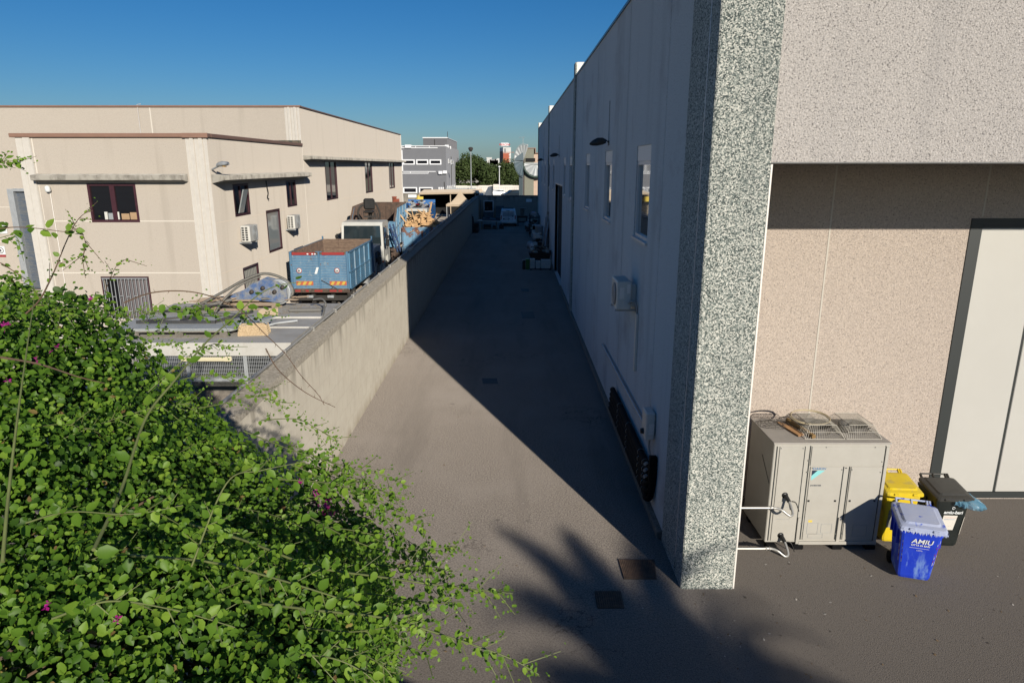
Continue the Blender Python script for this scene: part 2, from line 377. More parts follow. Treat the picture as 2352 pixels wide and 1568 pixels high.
mb.build('wall', [M['wall_smooth']], wh, True)
# vertical panel joints and the thin concrete foot of the long wall
mb = MB()
for y in (12.95, 17.3, 23.4, 28.0, 35.4, 49.5, 57.2, 62.0, 68.0): mb.box((XR-.006, y, .1), (XR+.05, y+.03, ZR-.1))
mb.build('panel_joint', M['wall_smooth'], wh, True)
mb = MB(); mb.box((XR-.10, 11.35, 0), (XR+.1, DOOR_Y[0]-.3, .16), bev=.02); mb.box((XR-.10, DOOR_Y[1]+.3, 0), (XR+.1, YE, .16), bev=.02)
mb.build('footing', M['conc_cap'], wh, True)
# corner pillar: granite chips, chamfered, with the groove on its alley side
mb = MB()
xa, xb, y0, y1 = 2.76, 3.61, YF, 11.3
out = [(xa+.02, y0), (xb-.01, y0), (xb, y0+.02), (xb, y1), (xa, y1), (xa, y0+.50), (xa+.025, y0+.49), (xa+.025, y0+.45), (xa, y0+.44), (xa, y0+.02)]
mb.prism(out, 0, 'z', 0, 12.2)
mb.build('pillar', M['grit_stone'], wh, True)
mb = MB(); mb.box((xa-.003, y0+.452, .3), (xa+.03, y0+.484, 12.2)); mb.build('pillar_joint', M['alu'], wh, True)
mb = MB(); mb.box((xb+.002, y0+.012, .0), (xb+.026, y0+.045, 6.72)); mb.build('corner_trim', M['white_trim'], wh, True)
# pilasters between the bays, standing above the roof edge with pale boxes
for y in (31.2, 53.0, 73.6):
    mb = MB(); mb.box((XR-.06, y, 0), (XR+.3, y+.75, ZR+.02), bev=.01); mb.box((XR-.06, y, ZR+.02), (XR-.01, y+.75, ZR+.55)); mb.build('pilaster', M['grit_stone'], wh, True)
    mb = MB(); mb.box((XR-.01, y+.02, ZR+.07), (XR+.46, y+.7, ZR+.56), bev=.02); mb.build('pilaster_cap', M['white_trim'], wh, True)
mb = MB(); mb.box((XR-.035, 11.32, ZR), (XR+.30, YE, ZR+.07)); mb.build('roof_edge', M['roof_cap'], wh, True)
# body behind: roof, far gable, back side
mb = MB(); mb.box((XR+.31, 11.32, ZR-.35), (30, YE, ZR-.2)); mb.box((XR+.25, YE-.25, 0), (30, YE, ZR-.35)); mb.box((29.8, 10.3, 0), (30, YE-.25, ZR-.35))
mb.build('roof', M['roof_grey'], wh, True)
# overhanging front panel, soffit, recess
mb = MB(); mb.box((xb+.004, YF+.03, 6.75), (30, YF+.30, 12.2)); mb.build('front_panel', M['wall_r'], wh, True)
mb = MB(); mb.box((xb+.004, YF+.025, 6.732), (30, YF+.31, 6.748)); mb.build('drip_edge', M['roof_grey'], wh, True)
mb = MB(); mb.box((xb+.01, YF+.32, 6.74), (30, YRC+.2, 6.9)); mb.build('soffit', M['wall_smooth'], wh, True)
DX0, DX1, DZ = 8.60, 13.6, 5.75
mb = MB(); wallholes(mb, (xb-.3, YRC, 0), (1,0,0), (0,-1,0), 30-xb+.3, 6.74, [(DX0-xb+.3, DX1-xb+.3, .01, DZ)], .18, 0)
mb.build('recessed_wall', M['wall_recess'], wh, True)
mb = MB()
for x in (5.96, 8.30-2.35+2.9-.08): mb.box((x, YRC-.008, .02), (x+.028, YRC+.03, 6.7))
mb = MB(); mb.box((5.955, YRC-.008, .02), (5.985, YRC+.03, 6.72)); mb.box((8.78, YRC-.008, DZ+.03), (8.81, YRC+.03, 6.72))
mb.build('panel_joint', M['joint'], wh, True)
# big folding door
f = MB(); f.box((DX0, YRC-.02, .0), (DX0+.22, YRC+.12, DZ)); f.box((DX0+.22, YRC-.02, DZ-.17), (DX1, YRC+.12, DZ)); f.box((DX0+.22, YRC+.02, .0), (DX1, YRC+.16, .14))
dr = f.build('door', M['door_dark'], wh, True)
for i, (a, b) in enumerate(((DX0+.225, 9.99), (10.04, 11.4), (11.45, 12.8))):
    p = MB(); p.box((a, YRC+.03, .145), (b, YRC+.10, DZ-.18), bev=.01); p.build('door_leaf', M['door_white'], dr, True)
p = MB(); p.box((9.99, YRC+.05, .145), (10.04, YRC+.09, DZ-.18)); p.box((11.40, YRC+.05, .145), (11.45, YRC+.09, DZ-.18)); p.build('door_seal', M['door_dark'], dr, True)
# windows of the long wall
for a, b in WIN:
    z0, z1 = 5.16, 7.12; x = XR+.06
    pn = MB(); pn.box((x+.02, a+.05, z0+.05), (x+.05, b-.05, z1-.28)); w = pn.build('window', M['glass'], wh, True)
    fr = MB(); fr.box((x-.03, a, z0), (x+.06, a+.075, z1-.32)); fr.box((x-.03, b-.075, z0), (x+.06, b, z1-.32)); fr.box((x-.03, a+.075, z0), (x+.06, b-.075, z0+.075)); fr.box((x-.03, a+.075, z1-.40), (x+.06, b-.075, z1-.325))
    fr.build('frame', M['alu'], w, True)
    fr = MB(); fr.box((x-.04, a+.002, z1-.32), (x+.06, b-.002, z1-.003)); fr.build('shutter_box', M['white_trim'], w, True)
    fr = MB(); fr.box((XR-.05, a-.06, z0-.05), (XR+.02, b+.06, z0-.002)); fr.build('sill', M['alu'], w, True)
# dark doorway, pushed-back sliding leaf, pale far jamb
d = MB(); d.box((XR+.2, DOOR_Y[0], .0), (XR+.25, DOOR_Y[1], 5.6)); dw = d.build('doorway', M['dark_in'], wh, True)
d = MB(); d.box((XR-.02, DOOR_Y[1], 0), (XR+.15, DOOR_Y[1]+.12, 5.68)); d.box((XR-.02, DOOR_Y[0]-.1, 5.6), (XR+.15, DOOR_Y[1], 5.68)); d.build('door_frame', M['alu'], dw, True)

# ---------------- things fixed to the warehouse wall
def wall_lamp(y, z, label, first=None):
    if first: return copy_tree(first, label, (XR, y, z))
    t = thing('wall_lamp', label, 'lamp', (XR, y, z), 0, 'lamps on the long warehouse wall')
    a = MB(); a.tube(spline([(-.01,0,-.02), (-.08,0,.05), (-.16,0,.08), (-.24,0,.05)], 4), .018, 8); a.box((-.03,-.05,-.09), (0,.05,.05)); a.build('bracket', M['door_dark'], t)
    h = MB()
    pr = [(-.10,.06,.06,.10), (-.22,.11,.14,.15), (-.38,.14,.16,.16), (-.52,.13,.11,.12), (-.62,.06,.03,.04)]
    vs = []
    for x, w, up, dn in pr:
        for k in range(10):
            an = 2*math.pi*k/10; zz = math.sin(an); vs.append((x, math.cos(an)*w, zz*(up if zz > 0 else dn*.6)+(.03+(x+.10)*.16)))
    h.add(vs, [(i*10+j, i*10+(j+1)%10, (i+1)*10+(j+1)%10, (i+1)*10+j) for i in range(4) for j in range(10)]+[tuple(range(10)), tuple(range(40,50))[::-1]], smooth=True)
    h.build('lamp_head', M['door_dark'], t)
    c = MB(); c.tube([(-.02,0,.05), (-.02,0,1.25)], .012, 6); c.build('conduit', M['grey_plastic'], t)
    return t
L1 = wall_lamp(20.35, 7.35, 'near dark wall lamp on a bracket above the second window of the warehouse'); L1.scale = (.9, .85, .9)
wall_lamp(41.6, 7.3, 'middle dark wall lamp of the warehouse, above the tall dark doorway', L1)
wall_lamp(62.0, 7.2, 'farthest dark wall lamp, near the end of the warehouse wall', L1)

ac = thing('air_conditioner', 'grey-white outdoor unit bracketed high on the shaded alley wall above a cable duct', 'air conditioner', (XR, 15.3, 3.55))
b = MB(); b.box((-.46,-.42,.05), (-.14,.42,.68), bev=.015)
for i in range(9): b.box((-.44+i*.033,-.41,.685), (-.43+i*.033,.41,.692))
b.build('body', M['white_plastic'], ac)
g = MB(); g.lathe([(.02,0),(.24,0),(.25,.02)], (-.462,-.08,.36), (-1,0,0), 24)
for k in range(7): g.lathe([(.04+k*.03,.02),(.048+k*.03,.028),(.056+k*.03,.02)], (-.465,-.08,.36), (-1,0,0), 20)
g.build('fan_grille', M['grey_plastic'], ac)
g = MB(); g.box((-.40,-.425,.30), (-.30,-.421,.55)); g.box((-.24,-.425,.42), (-.17,-.421,.62)); g.build('rating_label', M['white_trim'], ac)
g = MB(); g.box((-.34,-.44,.06), (-.16,-.42,.26), bev=.008); g.box((-.14,-.3,.1), (-.02,-.2,.6)); g.build('valve_cover', M['white_plastic'], ac)
for s in (-.3, .3):
    g = MB(); g.box((-.48,s-.02,.0), (0,s+.02,.045)); g.box((-.03,s-.02,-.02), (0,s+.02,.45)); g.build('bracket', M['galv'], ac)
g = MB(); g.tube(spline([(-.2,-.45,.2), (-.14,-.52,.27), (-.05,-.55,.2), (-.03,-.55,.0)], 5), .022, 8); g.build('hose', M['grey_plastic'], ac)
tag(MB().box((XR-.06, 14.62, 2.25), (XR, 14.74, 3.55), bev=.008).build('cable_duct', M['white_plastic']), 'white plastic cable duct running down below the outdoor unit', 'cable duct')
tag(MB().tube([(XR-.06, 12.75, 1.56), (XR-.06, 19.9, 1.50)], .035, 8).build('conduit_pipe', M['galv']), 'long galvanised conduit running level along the alley wall from the meter box', 'pipe')
mt = thing('meter_box', 'pale meter box on the alley wall at the near end of the conduit', 'meter box', (XR, 12.55, 1.55))
MB().box((-.20,-.20,.0), (-.02,.20,.55), bev=.02).build('casing', M['white_plastic'], mt)
MB().box((-.14,-.215,.12), (-.04,-.202,.34)).build('rating_label', M['white_trim'], mt)
MB().lathe([(0,.05),(.05,.05),(.06,0),(.06,-.02)], (-.21,.0,.12), (-1,0,0), 14).build('knob', M['black_plastic'], mt)
MB().tube(spline([(-.08,-.05,0), (-.08,-.02,-.2), (-.06,-.12,-.4)], 5), .022, 8).build('hose', M['grey_plastic'], mt)
pb = thing('insulated_pipes', 'thick black insulated pipes racked in rows low on the alley wall', 'pipes', (XR, 15, 0))
for i in range(5):
    z = .40+i*.145; e = 17.35-.05*i
    q = MB(); q.tube([(XR-.12, 12.35, z), (XR-.12, e, z)], .072, 10); q.lathe([(0,.0),(.05,.0),(.072,.03),(.075,-.06)], (XR-.12, e, z), (0,1,0), 10); q.build('pipe', M['black_rubber'], pb, True)
for y in (12.6, 13.1, 14.6, 15.9):
    q = MB()
    for i in range(5): z = .40+i*.145; q.tube([(XR-.12+.074*math.cos(a*.7), y, z+.074*math.sin(a*.7)) for a in range(10)], .004, 4)
    q.build('strap', M['steel'], pb, True)
q = MB()
for i in range(5): q.tube(spline([(XR-.12, 12.4, .40+i*.145), (XR-.16, 12.22, .41+i*.145), (XR-.10, 12.1, .48+i*.16), (XR-.06, 12.05, .95+i*.08)], 5), [.06]*16, 8)
q.box((XR-.16, 12.0, .85), (XR-.02, 12.12, 1.35), bev=.01); q.build('manifold', M['black_rubber'], pb, True)
q = MB()
for i in range(3): q.tube([(XR-.2, 12.06, .95+i*.13), (XR-.26, 12.0, .95+i*.13)], .03, 8)
q.build('valve', M['grey_plastic'], pb, True)

# ================================================================ big outdoor unit in front of the recessed wall
UX0, UX1, UY0, UY1, UZ0, UZ1 = 4.56, 6.58, 11.04, 12.20, .12, 2.02
mk('unit', (.46,.44,.39), (.43,.41,.36), 3, .5, spec=.35); mk('unit_top', (.42,.39,.35), (.38,.355,.32), 5, .6)
mk('screw', (.18,.18,.17), rough=.4)
u = thing('chiller_unit', 'tall beige heat pump cabinet on rubber feet beside the wheelie bins', 'heat pump', (UX0, UY0, 0))
MB().box((UX0, UY0+.012, UZ0), (UX1, UY1, UZ1), bev=.012).build('cabinet', M['unit'], u, True)
MB().box((UX0-.015, UY0-.005, UZ1+.001), (UX1+.015, UY1+.01, UZ1+.03), bev=.006).build('top_plate', M['unit_top'], u, True)
def panel(x0, x1, z0, z1): MB().box((x0, UY0-.004, z0), (x1, UY0+.011, z1), bev=.004).build('panel', M['unit'], u, True)
panel(UX0+.10, UX0+.53, .16, 1.98); panel(UX0+.66, UX1-.09, 1.62, 1.98); panel(UX0+.67, UX0+1.24, .18, 1.60); panel(UX0+1.385, UX1-.09, .18, 1.60)
q = MB()
for x, z0, z1 in ((UX0+.055, .16, 1.98), (UX0+.54, .16, 1.98), (UX0+.635, .18, 1.99), (UX0+1.255, .18, 1.60), (UX0+1.36, .18, 1.60), (UX1-.078, .16, 1.99)): q.box((x-.009, UY0+.006, z0), (x+.009, UY0+.0135, z1))
q.build('seam', M['door_dark'], u, True)
q = MB(); q.box((UX0+.60, UY0-.02, UZ0-.03), (UX1-.02, UY0+.01, UZ0+.03), bev=.004)
for x in (UX0+.585, UX0+1.31, UX1-.04): q.box((x-.035, UY0-.015, UZ0-.02), (x+.02, UY0+.01, .62 if x < UX1-.1 else 1.98), bev=.004)
q.build('base_rail', M['unit'], u, True)
q = MB()
for x, z in ((.62,1.72),(.62,1.5),(.70,1.58),(1.3,1.58),(1.22,1.55),(1.40,1.55),(1.9,1.7),(1.9,1.5),(.62,.5),(1.25,.3),(1.38,.3),(.9,1.97),(1.75,1.97),(.6,.25),(.12,1.95),(.5,1.95)): q.lathe([(0,.008),(.009,.008),(.011,0)], (UX0+x, UY0-.005, z), (0,-1,0), 8)
q.build('screw', M['screw'], u, True)
for x, z in ((.70,.95),(1.17,.95),(1.43,.95),(1.87,.95)): MB().box((UX0+x-.018, UY0-.012, z-.018), (UX0+x+.018, UY0-.0045, z+.018), bev=.003).build('latch', M['black_plastic'], u, True)
q = MB()
for x0, x1, z0, z1 in ((.73,.92,.30,.52), (.98,1.17,.32,.50), (.76,1.02,.22,.30), (1.55,1.8,.26,.48)):
    for a, b_ in (((x0,z0),(x1,z0)),((x1,z0),(x1,z1)),((x1,z1),(x0,z1)),((x0,z1),(x0,z0))): q.bar((UX0+a[0], UY0-.0055, a[1]), (UX0+b_[0], UY0-.0055, b_[1]), .005, .003)
for z in (.92,.68):
    q.bar((UX0+.16, UY0-.0055, z), (UX0+.36, UY0-.0055, z), .004, .003); q.bar((UX0+.16, UY0-.0055, z-.09), (UX0+.36, UY0-.0055, z-.09), .004, .003)
    q.tube([(UX0+.36+.045*math.sin(k*math.pi/6), UY0-.0055, z-.045+.045*math.cos(k*math.pi/6)) for k in range(7)], .002, 4)
q.build('knockout', M['grey_plastic'], u, True)
for x in (UX0+.12, UX0+.60, UX0+1.3, UX1-.12):
    for y in (UY0+.03, UY1-.15): MB().box((x-.09, y-.07, 0), (x+.09, y+.07, .085), bev=.01).build('foot', M['black_rubber'], u, True)
MB().tube([(UX0-.004, UY0+.5, 1.62), (UX0-.004, UY0+.06, 1.25)], .004, 4).build('cord', M['door_dark'], u, True)
# logo: sea-green triangle, dark corner, name
mk('logo_cyan', (.25,.62,.62), rough=.5); mk('logo_dark', (.012,.03,.06), rough=.5); mk('logo_blue', (.02,.16,.38), rough=.5); mk('sticker_yellow', (.75,.55,.08), rough=.5)
lx, lz = UX0+.70, 1.535
q = MB(); q.prism([(lx,lz),(lx,lz-.19),(lx+.23,lz)], UY0-.0052, 'y', 0, UY0-.0045); q.build('emblem', M['logo_cyan'], u, True)
q = MB(); q.prism([(lx+.0,lz),(lx+.0,lz-.10),(lx+.10,lz)], UY0-.0062, 'y', 0, UY0-.0053); q.build('emblem', M['logo_dark'], u, True)
I = Matrix.Translation((-UX0, -UY0, 0))
text('DAIKIN', .058, M['logo_blue'], u, I@facing((lx+.005, UY0-.0062, lz+.014), (1,0,0), (0,0,1)), ext=.0005, sx=1.2, bold=.0005, shear=.2)
text('INVERTER', .036, M['logo_dark'], u, I@facing((lx-.005, UY0-.0052, 1.235), (1,0,0), (0,0,1)), ext=.0005, sx=1.2, bold=.001, shear=.2)
MB().box((UX0+.74, UY0-.0052, .53), (UX0+.81, UY0-.0045, .57)).build('warning_sticker', M['sticker_yellow'], u, True)
MB().box((UX0+.255, UY0-.0052, 1.30), (UX0+.40, UY0-.0045, 1.50)).build('faded_sticker', M['unit'], u, True)
for z, sgn in ((1.06, 1), (.27, 1)):
    MB().lathe([(.0,.004),(.055,.004),(.055,-.01)], (UX0+.27, UY0-.006, z), (0,-1,0), 20).build('port', M['black_plastic'], u, True)
    q = MB(); q.tube(spline([(3.9, UY0-.28, z-.10), (4.4, UY0-.28, z-.10), (UX0+.0, UY0-.28, z-.10), (UX0+.14, UY0-.26, z-.16), (UX0+.26, UY0-.30, z-.24), (UX0+.33, UY0-.26, z-.22), (UX0+.32, UY0-.14, z-.10), (UX0+.28, UY0-.02, z)], 6), .022, 10)
    for x in (UX0-.08, UX0-.02): q.lathe([(.022,-.012),(.032,-.01),(.032,.01),(.022,.012)], (x, UY0-.28, z-.10), (1,0,0), 12)
    q.build('water_pipe', M['steel'], u, True)
    q = MB(); q.tube([(UX0+.28, UY0-.03, z), (UX0+.31, UY0-.12, z-.07)], .034, 10); q.tube(spline([(UX0+.34, UY0-.14, z-.05), (UX0+.41, UY0-.16, z-.07), (UX0+.47, UY0-.18, z-.22)], 4), .010, 6); q.build('valve', M['black_plastic'], u, True)
# fan guards: wire hoods
mk('wire', (.50,.47,.40), rough=.5); mk('wire_dark', (.09,.08,.07), rough=.6)
def hood(cx, cy, w, d, hgt, mt):
    z = UZ1+.032; q = MB(); t = .34
    B = [(cx-w/2,cy-d/2,z),(cx+w/2,cy-d/2,z),(cx+w/2,cy+d/2,z),(cx-w/2,cy+d/2,z)]
    T = [(cx-w*t,cy-d*t,z+hgt),(cx+w*t,cy-d*t,z+hgt),(cx+w*t,cy+d*t,z+hgt),(cx-w*t,cy+d*t,z+hgt)]
    lerp = lambda a, b_, k: tuple(a[i]+(b_[i]-a[i])*k for i in range(3))
    for i in range(4):
        q.tube([B[i], B[(i+1)%4]], .006, 4); q.tube([T[i], T[(i+1)%4]], .006, 4); q.tube([B[i], T[i]], .005, 4)
        for k in range(1, 16): q.tube([lerp(B[i], B[(i+1)%4], k/16), lerp(T[i], T[(i+1)%4], k/16)], .0028, 3)
        q.tube([lerp(B[i], T[i], .5), lerp(B[(i+1)%4], T[(i+1)%4], .5)], .004, 4)
    for k in range(1, 14):
        q.tube([lerp(T[0], T[1], k/14), lerp(T[3], T[2], k/14)], .0028, 3); q.tube([lerp(T[0], T[3], k/14), lerp(T[1], T[2], k/14)], .0028, 3)
    q.build('fan_guard', mt, u, True)
    r = min(w, d)*.40
    q = MB(); q.lathe([(r,0),(r,.12),(r-.015,.12),(r-.015,.0)], (cx, cy, z), (0,0,1), 28); q.lathe([(0,.02),(.07,.05),(.09,0)], (cx, cy, z), (0,0,1), 12)
    for k in range(4):
        a = k*math.pi/2+.4; c_, s_ = math.cos(a), math.sin(a); p1 = (cx+c_*.08, cy+s_*.08, z+.02); p2 = (cx+c_*(r-.03), cy+s_*(r-.03), z+.015)
        q.add([p1, p2, (p2[0]-s_*.22, p2[1]+c_*.22, z+.09), (p1[0]-s_*.07, p1[1]+c_*.07, z+.06)], [(0,1,2,3)])
    q.build('fan', M['wire_dark'], u, True)
hood(5.50, 11.64, .70, .88, .21, M['wire']); hood(6.19, 11.64, .62, .88, .21, M['wire'])
q = MB()
for k in range(2):
    q.tube([(5.42+.34*math.cos(a*.3)+.02*k, 11.72+.30*math.sin(a*.3), 2.26+.03*math.sin(a*.3)+.012*k) for a in range(22)], .010, 6)
tag(q.build('hose_loop', mat('old_hose', (.50,.42,.27), rough=.6)), 'loop of pale yellowed hose lying on the first fan guard of the heat pump', 'hose')
q = MB(); c0 = Vector((4.86, 11.86, 2.06))
for r in (.30, .24, .18, .12): q.tube([c0+Vector((r*math.cos(a*.315), r*.75*math.sin(a*.315), .09*(1-r/.34)+.01*math.sin(a))) for a in range(21)], .005, 4)
for k in range(14): a = k*math.pi/7; q.tube([c0+Vector((.31*math.cos(a), .235*math.sin(a), 0)), c0+Vector((.05*math.cos(a), .04*math.sin(a), .10))], .0035, 3)
q.tube(spline([c0+Vector((.1,.1,.1)), c0+Vector((.25,.0,.16)), c0+Vector((.36,-.05,.05))], 5), .010, 5)
tag(q.build('wire_guard', M['wire_dark']), 'rusty loose wire fan guard lying at the wall end of the heat pump top', 'wire guard')
mk('old_wood', (.36,.20,.09), (.26,.14,.065), 9, .8, stretch=(1,6,1)); mk('round_wood', (.30,.19,.07), (.22,.13,.05), 9, .8)
q = MB(); q.hexa([(4.93,11.95,2.055),(5.08,11.99,2.055),(5.20,11.36,2.055),(5.07,11.30,2.055),(4.93,11.95,2.085),(5.08,11.99,2.085),(5.20,11.36,2.085),(5.07,11.30,2.085)], 0, .004)
tag(q.build('wood_board', M['old_wood']), 'flat reddish wood board lying on the heat pump top', 'board')
q = MB(); q.tube([(5.13,11.96,2.125),(5.30,11.20,2.10)], [.042,.040], 12)
tag(q.build('wood_post', M['round_wood']), 'short round wooden post lying beside the board on the heat pump', 'post')

# ================================================================ wheelie bins
def tap(z, zz, a, b_): return a+(b_-a)*(z-zz[0])/(zz[1]-zz[0])
def bin_thing(label, loc, rz, body, lid, hscale=1.0, wheels=M['black_rubber'], name='wheelie_bin'):
    t = thing(name, label, 'wheelie bin', loc, rz, 'wheelie bins beside the heat pump')
    b = MB(); Z = [.055, .10, .86, .90, .975]
    prof = [(.215,-.235,.20), (.235,-.25,.215), (.282,-.325,.30), (.284,-.327,.302), (.288,-.333,.305)]
    ring = []
    def R(w, yf, yb, z, c=.045):
        return [(-w+c,yf,z),(w-c,yf,z),(w-c*.3,yf+c*.3,z),(w,yf+c,z),(w,yb-c,z),(w-c*.3,yb-c*.3,z),(w-c,yb,z),(-w+c,yb,z),(-w+c*.3,yb-c*.3,z),(-w,yb-c,z),(-w,yf+c,z),(-w+c*.3,yf+c*.3,z)]
    vs = []; zs = [.055,.10,.50,.86]; ws = [.215,.232,.258,.280]; yf = [-.235,-.25,-.288,-.322]; yb = [.20,.215,.26,.30]
    zs += [.865,.93,.935,.975,.975,.90]; ws += [.296,.30,.312,.315,.275,.265]; yf += [-.338,-.342,-.355,-.358,-.32,-.31]; yb += [.312,.315,.325,.33,.29,.28]
    for z, w, a, c in zip(zs, ws, yf, yb): vs += R(w, a, c, z*hscale)
    n = 12; k = len(zs)
    b.add(vs, [(i*n+j, i*n+(j+1)%n, (i+1)*n+(j+1)%n, (i+1)*n+j) for i in range(k-1) for j in range(n)]+[tuple(range(n))[::-1], tuple(range((k-1)*n, k*n))])
    for y in (-.2, 0, .2): b.box((-.306, y-.008, .62*hscale), (-.262, y+.008, .87*hscale)); b.box((.262, y-.008, .62*hscale), (.306, y+.008, .87*hscale))
    b.build('body', body, t)
    l = MB(); h = hscale
    # lid: rings going front to back, domed
    def LR(ins, dz): 
        w = .325-ins; yf_ = -.40+ins*1.3; yb_ = .30-ins; c = .05
        pts = R(w, yf_, yb_, 0, c); return [(x, y, (.985+.085*(y+.40)/.70)*h+dz-(.02 if False else 0)) for x, y, _ in pts]
    vs = LR(0,-.035)+LR(0,.0)+LR(.018,.018)+LR(.07,.030)+LR(.09,.052)+LR(.20,.056)
    l.add(vs, [(i*n+j, i*n+(j+1)%n, (i+1)*n+(j+1)%n, (i+1)*n+j) for i in range(5) for j in range(n)]+[tuple(range(60,72))])
    l.build('lid', lid, t)
    hd = MB(); zt = 1.075*h
    hd.tube([(-.24,.39,zt+.03),(.24,.39,zt+.03)], .016, 8)
    for x in (-.24,-.02,.2,.24): hd.bar((x,.28,zt-.04), (x,.39,zt+.03), .022, .05)
    hd.build('handle', lid, t)
    for x in (-.16,.16):
        g = MB(); g.box((x-.045,-.425,.97*h), (x+.045,-.385,1.0*h), bev=.01); g.build('lid_grip', lid, t)
    for sgn in (-1, 1):
        g = MB(); g.lathe([(0,.0),(.06,.0),(.095,.01),(.1,.02),(.1,.05),(.09,.06),(0,.06)], (sgn*.20,.27,.10), (sgn,0,0), 18); g.build('wheel', wheels, t)
    g = MB(); g.tube([(-.24,.27,.10),(.24,.27,.10)], .012, 6); g.build('axle', M['steel'], t)
    return t
mk('bin_blue', (.012,.04,.50), (.02,.06,.55), 3, .42); over(M['bin_blue'], (.16,.27,.62), lambda N,L,n,r: mul(N, L, r(n(9, (1,1,.25), 4), .50, .62), objz(N, L, .62, .30)))
mk('bin_blue_lid', (.36,.42,.62), (.44,.48,.62), 5, .5, lo=.3, hi=.6); over(M['bin_blue_lid'], (.04,.09,.52), lambda N,L,n,r: r(n(6, (1,1,1), 4), .60, .66))
mk('bin_yellow', (.74,.56,.02), (.70,.50,.02), 4, .4); over(M['bin_yellow'], (.45,.36,.12), lambda N,L,n,r: mul(N, L, r(n(5, (1,1,1), 4), .55, .68), .6))
mk('bin_black', (.012,.015,.014), (.02,.024,.022), 4, .42); mk('bin_black_lid', (.035,.034,.030), (.05,.048,.042), 3, .45)
mk('print_white', (.75,.77,.76), rough=.6); mk('sticker', (.72,.68,.60), (.58,.5,.42), 14, .6, lo=.55, hi=.7); mk('red', (.42,.04,.05), rough=.5); mk('refl_white', (.66,.65,.62), rough=.5)
def front_pt(x, z, off=.004, h=1.0):
    zz = z/h; y = -.235-(zz-.055)*.108 if zz < .86 else -.34
    return Vector((x, y-off-.0, z))
UPV = Vector((0,-.108,1))
bb = bin_thing('blue wheelie bin with faded frayed lid and white lettering, standing foremost of the bins', (6.745, 10.27, 0), math.radians(-17), M['bin_blue'], M['bin_blue_lid']); bb.scale = (1.07, 1.07, 1.05)
text('AMIU', .115, M['print_white'], bb, facing(front_pt(-.125,.715,.012), (1,0,0), UPV), ext=.001, sx=1.05, bold=.0015, shear=.15)
text('CITTA DI BARI', .038, M['print_white'], bb, facing(front_pt(-.125,.668,.012), (1,0,0), UPV), ext=.001, sx=1.05, bold=.001)
text('CARTA', .026, M['print_white'], bb, facing(front_pt(-.04,.58,.012), (1,0,0), UPV), ext=.001)
q = MB(); a = front_pt(-.14,.63,.012); c = front_pt(.13,.63,.012); q.bar(a, c, .004, .003); q.build('printed_line', M['print_white'], bb)
for sgn in (-1, 1):
    q = MB(); z0, z1 = .34, .76; n = 7
    for k in range(n):
        za = z0+(z1-z0)*k/n; zb = z0+(z1-z0)*(k+1)/n; m_ = k % 2
        if sgn > 0 and k == 4: continue
        A = lambda z, e: Vector((sgn*(.232+(z-.1)*.063-.04+e*.042), -.25-(z-.1)*.094-.004+e*.045, z))
        q.add([A(za,0), A(za,1), A(zb+.03,1), A(zb-.03 if k else zb,0)], [(0,1,2,3)], m_)
    q.build('reflective_strip', [M['refl_white'], M['red']], bb)
q = MB(); rr = random.Random(3)
for k in range(42):   # frayed plastic under the rim
    x = -.31+.62*k/41; ln = .02+.05*rr.random(); q.add([(x-.012,-.405,.965), (x+.012,-.405,.965), (x+rr.uniform(-.01,.01),-.405-rr.random()*.01,.965-ln)], [(0,1,2)])
for k in range(30):
    y = -.39+.6*k/29; ln = .015+.035*rr.random()
    for s_ in (-1,1): q.add([(s_*.328,y-.012,.97+.08*(y+.4)/.7), (s_*.328,y+.012,.97+.08*(y+.4)/.7), (s_*.33,y,.97+.08*(y+.4)/.7-ln)], [(0,1,2)])
q.build('frayed_edge', M['bin_blue_lid'], bb)
yb = bin_thing('yellow wheelie bin half hidden between the heat pump and the blue bin', (6.995, 11.42, 0), math.radians(-4), M['bin_yellow'], M['bin_yellow'], 1.09)
q = MB(); q.add([front_pt(-.20,.36,.012,1.09), front_pt(.02,.36,.012,1.09), front_pt(.02,.72,.012,1.09), front_pt(-.20,.72,.012,1.09)], [(0,1,2,3)]); q.build('worn_sticker', mat('worn_grey', (.30,.30,.26), (.16,.15,.10), 16, .7), yb)
kb = bin_thing('black wheelie bin with a blue bag hanging out from under its lid', (7.80, 11.28, 0), math.radians(-3), M['bin_black'], M['bin_black_lid'], 1.06)
text('amiu-bari', .085, M['print_white'], kb, facing(front_pt(-.13,.735,.012,1.06), (1,0,0), UPV), ext=.001, bold=.003, shear=.1)
q = MB(); c = front_pt(.015,.845,.012,1.06)
q.tube([c+Vector((.028*math.cos(k*.55)*(1-k*.05), 0, .03*math.sin(k*.55)*(1-k*.05))) for k in range(12)], .006, 5); q.build('emblem', M['print_white'], kb)
q = MB(); q.add([front_pt(-.14,.40,.012,1.06), front_pt(.09,.40,.012,1.06), front_pt(.12,.70,.012,1.06), front_pt(-.12,.70,.012,1.06)], [(0,1,2,3)]); q.build('paper_notice', M['sticker'], kb)
q = MB(); q.bar(front_pt(-.10,.62,.014,1.06), front_pt(.08,.62,.014,1.06), .014, .002, 0); q.bar(front_pt(-.10,.655,.014,1.06), front_pt(.09,.655,.014,1.06), .008, .002, 1); q.build('printed_line', [M['logo_blue'], M['red']], kb)
q = MB(); A = lambda z, e: Vector((.232+(z-.1)*.063-.035+e*.040, -.25-(z-.1)*.094-.012+e*.045, z)); q.add([A(.30,0), A(.30,1), A(.66,1), A(.66,0)], [(0,1,2,3)]); q.build('side_sticker', M['sticker'], kb)
